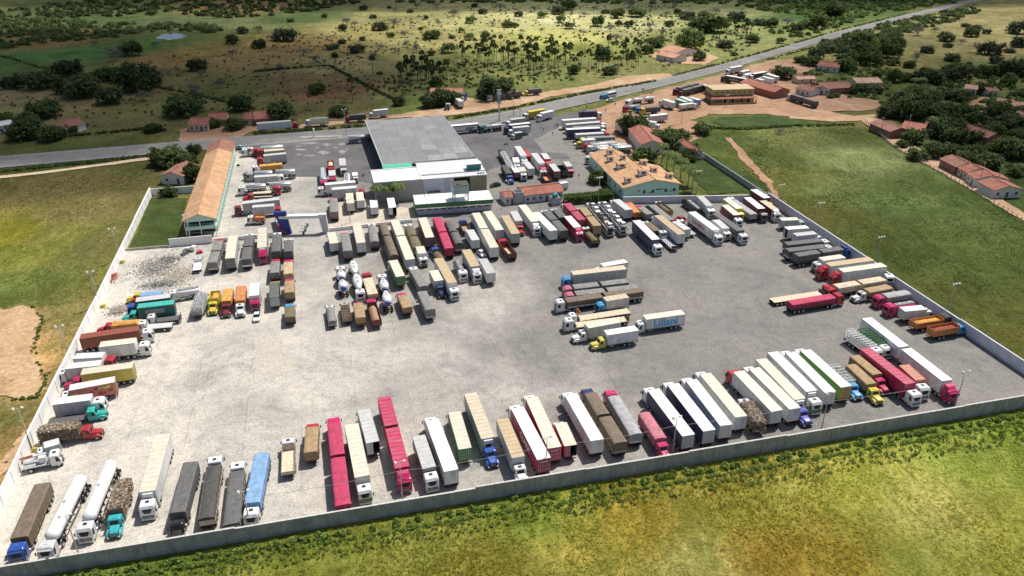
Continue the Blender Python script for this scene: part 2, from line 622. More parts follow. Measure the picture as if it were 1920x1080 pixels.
struct(strip('highway', up, lo, .09, ROADM))
lm = plain((.36, .355, .34), .8, var=.3, scale=.4, name='road_line')
for t, nm in ((.1, 'road_edge_line'), (.9, 'road_edge_line')):
    A = [a.lerp(b, t) for a, b in zip(up, lo)]
    B = [a.lerp(b, t + .02) for a, b in zip(up, lo)]
    struct(strip(nm, A, B, .1, lm))
m = MB()
cl = [a.lerp(b, .5) for a, b in zip(up, lo)]
acc = 0
for a, b in zip(cl, cl[1:]):
    n = int((b - a).length / 8)
    d = (b - a).normalized()
    s = Vector((-d.y, d.x, 0)) * .08
    for k in range(n):
        p = a.lerp(b, (k + .2) / max(1, n))
        q = p + d * 3
        m.add([(p.x - s.x, p.y - s.y, .1), (q.x - s.x, q.y - s.y, .1), (q.x + s.x, q.y + s.y, .1), (p.x + s.x, p.y + s.y, .1)], [(0, 1, 2, 3)])
struct(ob('road_centre_dashes', m.mesh('road_centre_dashes', [plain((.5, .42, .15), .8, name='yellow_line')])))

sheet('dirt_verge', [(560, 240), (562, 234), (690, 222), (792, 207), (832, 203), (878, 183), (915, 190), (960, 180), (1035, 170), (1110, 160), (1172, 143), (1250, 137), (1262, 143), (1232, 150), (1135, 165), (1035, 181), (960, 200), (855, 216), (730, 222), (620, 236)], .03, PALED, 1.2)
sheet('house_forecourt_dirt', [(330, 264), (338, 242), (420, 234), (520, 228), (545, 236), (470, 246), (452, 256), (430, 262), (380, 266)], .03, DIRT, 1.2)
sheet('dirt_lot', [(1042, 240), (1075, 213), (1112, 204), (1160, 190), (1255, 164), (1330, 145), (1440, 114), (1482, 111), (1535, 122), (1500, 142), (1560, 170), (1600, 182), (1650, 190), (1640, 206), (1560, 209), (1610, 220), (1560, 226), (1440, 214), (1330, 214), (1290, 226), (1330, 232), (1330, 246), (1230, 300), (1170, 290), (1120, 250)], .045, DIRT, 1.2)
sheet('dirt_street', [(1615, 226), (1560, 228), (1480, 222), (1480, 218), (1560, 221), (1642, 214), (1665, 240), (1700, 266), (1745, 291), (1775, 306), (1800, 322), (1830, 344), (1860, 362), (1935, 408), (1935, 424), (1880, 391), (1830, 361), (1775, 329), (1735, 307), (1690, 283), (1650, 253)], .06, PALED, .35, 2.5)
sheet('dirt_track', [(-60, 337), (0, 330), (125, 316), (285, 294), (290, 298), (125, 320), (0, 335), (-60, 342)], .03, SAND, .5)
sheet('foot_trail', [(1362, 258), (1372, 258), (1405, 298), (1448, 340), (1462, 372), (1450, 372), (1432, 340), (1392, 302)], .03, DIRT, .7, 3)
BARE = soil('bare_earth', (.46, .305, .17), (.36, .22, .115), (.52, .37, .225), .9, .16, .2)
for q in ([(-120, 590), (-20, 576), (10, 580), (40, 572), (56, 574), (70, 584), (78, 600), (66, 618), (70, 634), (58, 650), (64, 672), (76, 690), (72, 704), (84, 716), (88, 728), (70, 742), (40, 748), (10, 742), (-120, 745)], [(28, 832), (44, 812), (60, 790), (68, 796), (52, 832), (34, 856), (6, 892), (-20, 905), (-10, 880)]):
    sheet('bare_earth', q, .02, BARE, .55, .9)
sheet('yard_grass', [(240, 468), (250, 450), (283, 372), (345, 372), (352, 372), (334, 440), (330, 461)], .05, LAWN, .3, 3)
sheet('hotel_lawn', [(1300, 296), (1345, 296), (1440, 348), (1438, 357), (1330, 364), (1300, 335)], .05, LAWN, .5, 3)
sheet('green_island', [(1335, 228), (1350, 220), (1440, 217), (1510, 226), (1530, 233), (1440, 239), (1360, 238)], .05, LAWN, .8, 3)
sheet('village_dirt', [(1812, 190), (1850, 180), (1930, 192), (1930, 204), (1860, 206), (1826, 212)], .03, DIRT, 1.0, 4)
sheet('village_dirt', [(1600, 160), (1640, 150), (1660, 165), (1640, 182), (1608, 178)], .03, PALED, 1.0, 4)
sheet('house_dirt', [(1210, 100), (1300, 92), (1350, 108), (1320, 122), (1250, 118)], .03, PALED, 1.0, 4)
SAND2 = soil('worn_soil', (.47, .425, .36), (.42, .385, .33), (.5, .45, .375), 2.0, .12, .05)
sheet('sand_patch', [(478, 632), (528, 628), (530, 660), (553, 676), (548, 696), (512, 706), (480, 698)], .05, SAND2, .35, .8)
sheet('sand_patch', [(318, 505), (340, 486), (368, 492), (360, 515), (345, 540), (318, 542)], .05, SAND2, .35, .8)
PALEC = soil('dusty_concrete', (.48, .43, .345), (.4, .365, .3), (.55, .49, .4), 2.0, .1, .03)
sheet('concrete_apron', [(545, 452), (552, 396), (610, 392), (613, 434), (575, 448)], .05, CONC, .05, 4)
sheet('concrete_apron', [(615, 432), (618, 375), (680, 372), (790, 396), (782, 412), (700, 420)], .05, PALEC, .3, 4)
PATCH = soil('pale_asphalt_patch', (.24, .23, .22), (.17, .165, .16), (.32, .305, .285), 2.0, .25, .02)
rq = random.Random(12)
for cx_, cy_, rx_, ry_ in ((575, 269, 18, 2.5), (612, 271, 9, 3.5), (606, 286, 12, 4.5), (641, 271, 7, 4), (642, 285, 9, 4), (580, 292, 10, 2.5), (565, 281, 11, 2.5), (560, 274, 8, 1.5), (595, 277, 6, 2), (628, 277, 5, 2), (590, 268, 10, 1.5), (560, 290, 6, 2), (650, 280, 4, 2)):
    sheet('asphalt_patch', [(cx_ + rx_ * rq.uniform(.45, 1.1) * math.cos(2 * math.pi * k / 11), cy_ + ry_ * rq.uniform(.45, 1.1) * math.sin(2 * math.pi * k / 11)) for k in range(11)], .075 + .001 * rq.random(), PATCH, .35, 1.2)

# pond
wm, nt, b = _nt('pond_water')
b.inputs['Base Color'].default_value = (.06, .085, .11, 1)
b.inputs['Roughness'].default_value = .12
bump(nt, b, noise(nt, .6, 2, .5, geopos(nt)), .08, .05)
sheet('pond_water', [(293, 73), (298, 66), (320, 61), (345, 64), (348, 69), (336, 72), (318, 75)], .04, wm, 1.5, 5)

# ------------------------------------------------------------------ yard walls, panel by panel
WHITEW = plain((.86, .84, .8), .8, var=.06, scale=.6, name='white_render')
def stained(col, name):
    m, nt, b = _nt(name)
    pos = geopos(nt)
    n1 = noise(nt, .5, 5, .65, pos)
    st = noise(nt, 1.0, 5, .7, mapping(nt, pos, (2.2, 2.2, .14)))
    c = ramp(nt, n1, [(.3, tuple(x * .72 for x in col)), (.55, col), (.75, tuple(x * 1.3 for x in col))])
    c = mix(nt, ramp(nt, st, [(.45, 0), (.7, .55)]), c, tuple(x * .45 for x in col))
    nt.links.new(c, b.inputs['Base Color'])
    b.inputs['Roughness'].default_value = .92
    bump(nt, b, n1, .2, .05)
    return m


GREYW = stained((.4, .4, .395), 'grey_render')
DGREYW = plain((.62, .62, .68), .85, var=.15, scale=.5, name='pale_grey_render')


def wall(name, label, a, b, h, mat, capmat, plen=5.0, t=.22, step=0, group='yard walls', z0=0.0):
    a, b = Vector((a[0], a[1], 0)), Vector((b[0], b[1], 0))
    L = (b - a).length
    root = thing(name, label, 'wall', a, math.atan2(b.y - a.y, b.x - a.x), group)
    n = max(1, round(L / plen))
    p = L / n
    rr = random.Random(int(L * 10))
    hh = h
    for k in range(n):
        if step and k and k % step == 0:
            hh = h + rr.choice((-.18, .0, .16, .12))
        key = ('wp', round(p, 2), round(hh, 2), t, mat.name, capmat.name)
        me = cached(key, lambda: MB().box(.012, p - .012, -t / 2, t / 2, z0 - .3, hh - .1, 0).box(0, p, -t / 2 - .05, t / 2 + .05, hh - .1, hh, 1).mesh('panel', [mat, capmat]))
        ob('panel', me, root, (k * p, 0, 0))
        if k:
            ob('pilaster', cached(('pil', round(hh, 2), t, mat.name), lambda: MB().box(-.14, .14, -t / 2 - .09, t / 2 + .09, -.3, hh - .11, 0).mesh('pilaster', [mat])), root, (k * p, 0, 0))
    return root


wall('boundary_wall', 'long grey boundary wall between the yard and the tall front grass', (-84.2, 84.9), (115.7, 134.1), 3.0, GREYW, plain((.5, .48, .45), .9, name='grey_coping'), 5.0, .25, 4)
wall('boundary_wall', 'bright white boundary wall beside the sandy grass field', (-84.2, 85.3), (-127.2, 257.8), 3.0, WHITEW, WHITEW, 6.0, .3, 5)
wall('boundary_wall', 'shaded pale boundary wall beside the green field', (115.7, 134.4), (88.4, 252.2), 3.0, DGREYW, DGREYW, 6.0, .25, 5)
wall('boundary_wall', 'low pale rear wall below the mint hotel', (88.0, 252.4), (38.0, 249.8), 2.4, DGREYW, WHITEW, 6.0, .22, 4)
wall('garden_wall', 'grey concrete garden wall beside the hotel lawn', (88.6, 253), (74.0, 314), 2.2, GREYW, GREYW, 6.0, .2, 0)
wall('garden_wall', 'white garden wall behind the grassy motel yard', (-127.2, 258.2), (-104.0, 263.5), 2.4, WHITEW, WHITEW, 6.0, .2, 0)
wall('garden_wall', 'low white wall in front of the motel gable', (-103.2, 213.4), (-91.2, 216.4), 2.6, WHITEW, WHITEW, 4.0, .2, 0)
fp = [G(*q) for q in ((1622, 229), (1650, 255), (1690, 285), (1735, 309), (1775, 331), (1830, 363), (1880, 393), (1932, 426))]
FR = thing('field_fence', 'line of pale fence posts between the dirt street and the green field', 'fence', (fp[0].x, fp[0].y, 0))
post_me = MB().box(-.09, .09, -.09, .09, -.2, 1.5, 0).mesh('post', [plain((.5, .44, .34), .9, name='fence_post')])
wm_ = MB()
for a, b in zip(fp, fp[1:]):
    n = max(1, int((b - a).length / 2.4))
    for k in range(n):
        q = a.lerp(b, k / n) - fp[0]
        ob('post', post_me, FR, (q.x, q.y, 0))
    for z in (.5, .95, 1.35):
        wm_.bar((a.x - fp[0].x, a.y - fp[0].y, z), (b.x - fp[0].x, b.y - fp[0].y, z), .03)
ob('fence_wire', wm_.mesh('fence_wire', [plain((.4, .38, .33), .8, name='fence_wire')]), FR)
wall('kerb_wall', 'low concrete kerb closing the grassy motel yard', (-116.2, 210.3), (-103.4, 213.2), .7, plain((.5, .45, .36), .9, name='kerb'), CONC, 5.0, .3, 0)
wall('kerb_wall', 'low white wall between motel and blue gate pylon', (-91.0, 216.8), (-73.0, 221.4), 1.3, WHITEW, WHITEW, 4.5, .22, 0)
wall('kerb_wall', 'low white wall between gate and shop', (-58.0, 225.2), (-32.2, 233.0), 1.2, WHITEW, WHITEW, 4.5, .22, 0)
# ------------------------------------------------------------------ lorries: cab, running gear, bodies
C = {  # real paint and cloth colours
    'white': (.78, .78, .76), 'cream': (.72, .66, .52), 'grey': (.36, .36, .36), 'lgrey': (.55, .55, .54), 'silver': (.55, .56, .57),
    'black': (.02, .02, .022), 'dark': (.055, .052, .05), 'navy': (.02, .03, .11), 'blue': (.03, .09, .36), 'sky': (.07, .31, .58),
    'teal': (.03, .42, .36), 'dteal': (.015, .16, .13), 'red': (.42, .02, .035), 'crim': (.45, .022, .09), 'mag': (.5, .02, .11), 'maroon': (.16, .02, .03),
    'orange': (.55, .2, .06), 'tan': (.36, .24, .12), 'amber': (.6, .3, .06), 'brown': (.16, .115, .075), 'olive': (.15, .12, .06), 'rust': (.27, .07, .04),
    'yellow': (.62, .5, .06), 'lemon': (.68, .6, .12), 'green': (.05, .22, .07), 'lime': (.15, .42, .05), 'violet': (.1, .1, .42), 'pink': (.5, .16, .2),
    'dgrey': (.11, .11, .11), 'mgrey': (.22, .215, .2), 'wood': (.33, .22, .12), 'ltan': (.5, .38, .22), 'beige': (.6, .5, .36), 'turq': (.04, .4, .42),
    'salmon': (.55, .2, .13), 'logo': (.1, .46, .78), 'dred': (.1, .012, .018), 'ltblue': (.2, .36, .58), 'dbrown': (.09, .065, .045), 'mint': (.45, .62, .55), 'ceram': (.45, .2, .12),
}


def rrect(x0, x1, w, z, r=.16, k=3):
    pts = []
    for cx, cy, a0 in ((x1 - r, w - r, 0), (x0 + r, w - r, 90), (x0 + r, -w + r, 180), (x1 - r, -w + r, 270)):
        for i in range(k):
            a = math.radians(a0 + 90 * i / (k - 1))
            pts.append((cx + r * math.cos(a), cy + r * math.sin(a), z))
    return pts


def cab_geo(style):
    """(length, rings, windscreen z range, side window x range, half width)"""
    if style in 'cf':
        return dict(L=2.25, H=3.1, w=1.24, wz=(1.68, 2.66), rings=[(.5, .1, 2.15, 1.16), (.95, 0, 2.25, 1.22), (1.75, 0, 2.24, 1.24), (2.72, .02, 2.0, 1.22), (2.98, .06, 1.85, 1.16), (3.1, .2, 1.6, 1.02)])
    if style == 'd':
        return dict(L=1.85, H=2.75, w=1.2, wz=(1.42, 2.42), rings=[(.5, .1, 1.78, 1.12), (.95, 0, 1.86, 1.18), (1.55, 0, 1.85, 1.2), (2.42, .02, 1.66, 1.17), (2.65, .08, 1.5, 1.1), (2.75, .2, 1.3, .98)])
    if style == 's':
        return dict(L=1.6, H=2.2, w=.98, wz=(1.25, 1.9), rings=[(.4, .05, 1.52, .92), (.8, 0, 1.6, .97), (1.2, 0, 1.58, .98), (1.95, .02, 1.2, .94), (2.12, .06, 1.08, .88), (2.2, .15, .95, .8)])
    return dict(L=3.5, H=2.6, w=1.12, wz=(1.64, 2.34), rings=[(.55, .05, 1.75, 1.06), (1.0, 0, 1.8, 1.1), (1.62, 0, 1.78, 1.12), (2.3, .02, 1.5, 1.06), (2.5, .1, 1.4, 1.0), (2.6, .22, 1.2, .85)])


def lerp_ring(rings, z):
    for a, b in zip(rings, rings[1:]):
        if a[0] <= z <= b[0]:
            t = (z - a[0]) / (b[0] - a[0])
            return tuple(p + (q - p) * t for p, q in zip(a, b))
    return rings[-1]


def cab_parts(style, col, lower=None):
    key = ('cab', style, col, lower)

    def mk():
        g = cab_geo(style)
        p = paint(C[col], .28, dirt=.12, name='cab_paint')
        p2 = paint(C[lower], .3, dirt=.12, name='cab_paint') if lower else p
        out = []
        m = MB()
        R = g['rings']
        if lower:
            cut = lerp_ring(R, g['wz'][0] - .1)
            lo = [r for r in R if r[0] < cut[0]] + [cut]
            hi = [cut] + [r for r in R if r[0] > cut[0]]
            m.loft([rrect(r[1], r[2], r[3], r[0]) for r in lo], 1)
            m.loft([rrect(r[1], r[2], r[3], r[0]) for r in hi], 0)
        else:
            m.loft([rrect(r[1], r[2], r[3], r[0]) for r in R], 0)
        if style == 'h':   # bonnet and wings
            m.loft([[(1.7, y * .95, z) for y, z in hood_prof(.86, 1.72)], [(2.6, y * .9, z) for y, z in hood_prof(.84, 1.64)], [(3.3, y * .8, z) for y, z in hood_prof(.78, 1.5)], [(3.45, y * .7, z) for y, z in hood_prof(.7, 1.38)]], 0)
            for s in (-1, 1):
                m.loft([[(x, s * .78, .6), (x, s * 1.16, .62), (x, s * 1.14, zt), (x, s * .82, zt + .08)][::s] for x, zt in ((1.75, 1.0), (2.1, 1.22), (2.7, 1.26), (3.2, 1.1), (3.42, .85))], 0)
        if style == 'f':   # wind deflector on the roof
            m.loft([[(x, -w, z0), (x, w, z0), (x, w * .9, z1), (x, -w * .9, z1)] for x, w, z0, z1 in ((.15, 1.1, 3.0, 3.85), (.9, 1.0, 3.0, 3.65), (1.55, .85, 3.0, 3.12))], 0)
        m.box(-.02, .04, -g['w'] * .72, g['w'] * .72, .9, g['H'] - .5, 2)
        out.append(('cab', m.mesh('cab', [p, p2, plain((.12, .12, .125), .6, name='cab_back')]), None))
        z0, z1 = g['wz']
        m = MB()
        rows = []
        for z in (z0, (z0 + z1) / 2, z1):
            r = lerp_ring(R, z)
            rows.append([(r[2] + .022 - (.12 if abs(y) > .95 else 0.03 if abs(y) > .7 else 0), y * (r[3] - .03), z) for y in (-1, -.75, -.3, .3, .75, 1)])
        m.grid([list(r) for r in rows], 0)
        out.append(('windscreen', m.mesh('windscreen', [GLASS]), 'cab'))
        xw = (g['rings'][2][2] - (1.0 if style in 'cf' else .85), g['rings'][2][2] - .2)
        for s in (-1, 1):
            m = MB()
            a, b = lerp_ring(R, z0 - .05), lerp_ring(R, z1 - .05)
            q = [(xw[0], s * (a[3] + .015), z0 - .05), (xw[1], s * (a[3] + .015), z0 - .05), (xw[1] - .22, s * (b[3] + .015), z1 - .05), (xw[0], s * (b[3] + .015), z1 - .05)]
            m.add(q, [(0, 1, 2, 3)])
            out.append(('side_window', m.mesh('side_window', [GLASS]), 'cab'))
        xf = 3.46 if style == 'h' else R[1][2]
        wf = .6 if style == 'h' else R[1][3] - .3
        m = MB()
        m.box(xf - .04, xf + .03, -wf, wf, .78, 1.28 if style != 's' else 1.0, 0)
        for k in range(3):
            zz = .86 + k * .13
            m.box(xf + .03, xf + .05, -wf * .9, wf * .9, zz, zz + .04, 1)
        out.append(('grille', m.mesh('grille', [BLACKP, STEEL]), 'cab'))
        m = MB()
        wb = 1.16 if style != 's' else .92
        m.loft([rrect(xf - .32, xf + .1, wb, z, .14) for z in (.36, .62)], 0)
        out.append(('bumper', m.mesh('bumper', [paint(C[col], .4, name='bumper_paint') if style in 'cf' else BLACKP]), 'cab'))
        for s in (-1, 1):
            m = MB()
            yh = s * (wb - .32)
            m.box(xf + .02, xf + .125, yh - .16, yh + .16, .5, .74, 0)
            out.append(('headlight', m.mesh('headlight', [LAMP]), 'cab'))
            m = MB()
            xm = xw[1] - .05
            m.box(xm - .05, xm + .06, s * (g['w'] + .22) - .09, s * (g['w'] + .22) + .09, z0 + .05, z0 + .65, 0)
            m.bar((xm, s * (g['w'] - .05), z0 + .6), (xm, s * (g['w'] + .2), z0 + .6), .025)
            out.append(('mirror', m.mesh('mirror', [BLACKP]), 'cab'))
        m = MB()
        if style != 'f':
            m.loft([rrect(.55, 1.15 if style != 's' else .85, .33, g['H'] + dz, .06) for dz in (-.03, .06)], 0)
        else:
            m.box(1.35, 1.75, -.5, .5, 3.1, 3.16, 0)
        out.append(('roof_hatch', m.mesh('roof_hatch', [BLACKP if col in ('white', 'cream') else paint(C[col], .35, name='cab_paint')]), 'cab'))
        if style in 'cfd':
            m = MB()
            r = lerp_ring(R, z1 + .06)
            m.prism([(r[2] - .02, z1 + .1), (r[2] + .26, z1 - .04), (r[2] + .24, z1 + .0), (r[2] - .02, z1 + .16)], -r[3] + .15, r[3] - .15)
            out.append(('sun_visor', m.mesh('sun_visor', [p if col != 'white' else plain((.3, .31, .32), name='visor')]), 'cab'))
        return out, g
    return cached(key, mk)


def hood_prof(w, zt):
    return [(-w, .62), (w, .62), (w, zt - .16), (w * .72, zt), (-w * .72, zt), (-w, zt - .16)]


def put_cab(root, x0, style, col, far=False, lower=None):
    parts, g = cab_parts(style, col, lower)
    cabo = None
    for nm, me, par in parts:
        if far and nm in ('headlight', 'mirror', 'roof_hatch', 'grille', 'sun_visor'):
            continue
        o = ob(nm, me, root if par is None else cabo)
        if par is None:
            cabo = o
            o.location.x = x0
    return g


def wheel_mesh(r=.52, w=.3, dual=False):
    def mk():
        m = MB()
        n = 14
        hw = (.56 if dual else w) / 2
        prof = [(-hw, r * .6), (-hw, r * .94), (-hw * .8, r), (hw * .8, r), (hw, r * .94), (hw, r * .6)]
        rings = [[(math.cos(2 * math.pi * i / n) * rr, y, math.sin(2 * math.pi * i / n) * rr) for i in range(n)] for y, rr in prof]
        m.loft(rings, 0, True, False)
        for s in (-1, 1):
            m.loft([[(math.cos(2 * math.pi * i / n) * rr, s * y, math.sin(2 * math.pi * i / n) * rr) for i in range(n)][::s] for y, rr in ((hw * .99, r * .62), (hw * .6, r * .5), (hw * .75, r * .22))], 1, False)
        return m.mesh('wheel', [RUBBER, RIM])
    return cached(('wheel', r, w, dual), mk)


def axle(root, x, y=.98, r=.52, dual=True):
    me = wheel_mesh(r, .3, dual)
    for s in (-1, 1):
        ob('wheel', me, root, (x, s * y, r))


def rails(m, x0, x1, z=.95, h=.2):
    for s in (-1, 1):
        m.box(x0, x1, s * .42 - .06, s * .42 + .06, z, z + h, 0)
    k = x0 + .3
    while k < x1:
        m.box(k, k + .12, -.36, .36, z + .02, z + h - .02, 0)
        k += 1.7


def trailer_gear(root, L, far, axles=3, x0=0.0, legs=True):
    m = MB()
    rails(m, x0 - L + .05, x0 - .15)
    if not far:
        m.box(x0 - L + .02, x0 - L + .14, -1.15, 1.15, .45, .6, 0)          # underrun bar
        for s in (-1, 1):
            m.box(x0 - L + .1, x0 - L + .2, s * .7 - .05, s * .7 + .05, .5, .98, 0)
            m.bar((x0 - L + 4.8, s * 1.15, .7), (x0 - 3.6, s * 1.15, .7), .05)
            m.bar((x0 - L + 4.8, s * 1.15, .95), (x0 - 3.6, s * 1.15, .95), .05)
        if legs:
            for s in (-1, 1):
                m.box(x0 - 3.2, x0 - 3.0, s * .7 - .08, s * .7 + .08, .15, 1.0, 0)
    for k in range(axles):
        xa = x0 - L + 1.0 + 1.25 * k
        m.bar((xa, -.9, .52), (xa, .9, .52), .07)
    ob('chassis', cached(('tgear', round(L, 1), far, axles, x0), lambda: m.mesh('chassis', [CHASSIS])), root)
    for k in range(axles):
        axle(root, x0 - L + 1.0 + 1.25 * k)
    if not far:
        for s in (-1, 1):
            ob('mudflap', cached('mudflap', lambda: MB().box(-.02, .02, -.3, .3, .3, .95, 0).mesh('mudflap', [RUBBER])), root, (x0 - L + .35, s * .98, 0))
            ob('tail_light', cached('taillight', lambda: MB().box(-.03, .03, -.18, .18, -.07, .07, 0).mesh('tail_light', [REDL])), root, (x0 - L - .005, s * .95, .72))


def tractor_gear(root, cx, style, far):
    g = cab_geo(style)
    m = MB()
    rails(m, -3.2, cx + g['L'] - .5, .75)
    m.loft([rrect(-1.9, -.7, .55, z, .2) for z in (1.0, 1.1)], 0)             # fifth wheel
    ob('tractor_frame', cached(('trg', style, round(cx, 2)), lambda: m.mesh('tractor_frame', [CHASSIS])), root)
    axle(root, cx + (1.35 if style != 'h' else 2.6), 1.02, dual=False)
    axle(root, -.75)
    axle(root, -2.05)
    if not far:
        tank = cached('ftank', lambda: MB().loft([[(x, .32 * math.cos(2 * math.pi * i / 10), .32 * math.sin(2 * math.pi * i / 10)) for i in range(10)] for x in (-.6, .6)], 0, True).mesh('fuel_tank', [STEEL]))
        for s in (-1, 1):
            ob('fuel_tank', tank, root, (cx - .45 + (.2 if style == 'h' else 0), s * .95, .72))


def rigid_gear(root, L, cx, style, far, small=False):
    g = cab_geo(style)
    r = .4 if small else .5
    m = MB()
    rails(m, -L + .1, cx + g['L'] - .4, .8 if not small else .6)
    ob('chassis', cached(('rgear', round(L, 1), style, small), lambda: m.mesh('chassis', [CHASSIS])), root)
    axle(root, cx + (1.2 if style != 'h' else 2.6) * (.85 if small else 1), .98 if not small else .8, r, False)
    xr = -L + min(2.2, L * .28)
    axle(root, xr, .95 if not small else .78, r)
    if L > 6.8:
        axle(root, xr + 1.2, .95, r)
    if not far:
        ob('fuel_tank', cached('ftank2', lambda: MB().box(-.55, .55, -.25, .25, .45, .95, 0).mesh('fuel_tank', [STEEL])), root, (-1.2, .9, 0))
        ob('rear_bumper', cached('rbump', lambda: MB().box(-.06, .06, -1.1, 1.1, .5, .66, 0).mesh('rear_bumper', [CHASSIS])), root, (-L + .05, 0, 0))
        for s in (-1, 1):
            ob('tail_light', cached('taillight', lambda: MB().box(-.03, .03, -.18, .18, -.07, .07, 0).mesh('tail_light', [REDL])), root, (-L - .035, s * .8, .72))


# ---- bodies: each takes (root, x_front, length, width, height, colours)
def body_box(root, xf, L, Wd, H, side, top, far, doors='white', z0=1.15, opendoor=None, nofront=False, stripe=None):
    w = Wd / 2
    sp = paint(C[side], .45, dirt=.34, dirtcol=(.2, .165, .125), name='box_side')
    ps = plain((.35, .35, .35), name='corner_post')
    m = MB()
    m.box(xf - L, xf, -w, w, z0, H - .05, 0, 'bslrf' if not opendoor else 'bsrf')
    if opendoor:
        m.box(xf - L + .02, xf - .1, -w + .06, w - .06, z0 + .05, H - .12, 2, 'btsrf')
    step = .62 if not far else 2.4
    n = max(2, int(L / step))
    for k in range(n + 1):
        xx = xf - L * k / n
        for s in (-1, 1):
            m.box(xx - .025, xx + .025, s * w - .012 if s > 0 else s * w - .018, s * w + .018 if s > 0 else s * w + .012, z0 + .12, H - .14, 0)
    for s in (-1, 1):
        y0, y1 = (w - .02, w + .03) if s > 0 else (-w - .03, -w + .02)
        m.box(xf - L, xf, y0, y1, z0 - .06, z0 + .12, 1)
        m.box(xf - L - .01, xf + .01, y0, y1, H - .14, H - .02, 1)
    if stripe:
        for s in (-1, 1):
            m.box(xf - L * .96, xf - L * .04, s * w - .02, s * w + .021 if s > 0 else s * w + .02, z0 + .15, H * .62, 3)
            if s < 0:
                m.box(xf - L * .96, xf - L * .04, -w - .021, -w, z0 + .15, H * .62, 3)
    b = ob('cargo_box', m.mesh('cargo_box', [sp, paint(C[stripe or side], .5, name='box_rail') if side != 'white' else ps, plain((.1, .1, .1), name='box_inside'), paint(C[stripe], .4, name='box_band') if stripe else ps]), root)
    m = MB()
    m.box(xf - L - .015, xf + .015, -w - .02, w + .02, H - .05, H, 0)
    step = 1.15 if not far else 3.2
    n = max(2, int(L / step))
    for k in range(1, n):
        xx = xf - L * k / n
        m.prism([(xx - .09, H), (xx + .09, H), (xx + .05, H + .035), (xx - .05, H + .035)], -w + .05, w - .05, 2)
    for s in (-1, 1):
        m.box(xf - L, xf, s * (w - .03) - .04, s * (w - .03) + .04, H, H + .03, 1)
    ob('roof', m.mesh('roof', [roofskin(C[top]), paint(C[top], .5, name='roof_edge'), plain(tuple(x * .8 for x in C[top]), .6, name='roof_bow')]), root)
    if far:
        return b
    if L > 11 and side in ('white', 'lgrey') and rnd.random() < .4 and xf == 0:
        ob('cooling_unit', cached('reefer', lambda: MB().loft([rrect(.0, .42, .85, z, .1) for z in (2.3, 3.9)], 0).box(.42, .44, -.6, .6, 2.5, 3.1, 1).mesh('cooling_unit', [paint(C['white'], .4, name='unit_paint'), BLACKP])), root)
    dm = paint(C[doors], .45, dirt=.3, name='rear_door')
    for s in (-1, 1):
        if opendoor and s == opendoor:
            continue
        m = MB()
        y0, y1 = (.01, w - .03) if s > 0 else (-w + .03, -.01)
        m.box(xf - L - .045, xf - L - .005, y0, y1, z0 + .05, H - .1, 0)
        for yy in (y0 + .18, (y0 + y1) / 2, y1 - .22):
            m.bar((xf - L - .07, yy, z0 + .02), (xf - L - .07, yy, H - .08), .03, 1)
        for zz in (z0 + .6, z0 + 1.5, H - .6):
            m.box(xf - L - .055, xf - L - .045, y0 + .05, y1 - .05, zz, zz + .05, 1)
        ob('rear_door', m.mesh('rear_door', [dm, GALV]), root)
    return b


def wav(x, y, k, sd):
    return math.sin(x * k + sd) * math.cos(y * k * 1.7 + sd * 2.1) + .5 * math.sin(x * k * 2.7 - y * 2 + sd * 1.3)


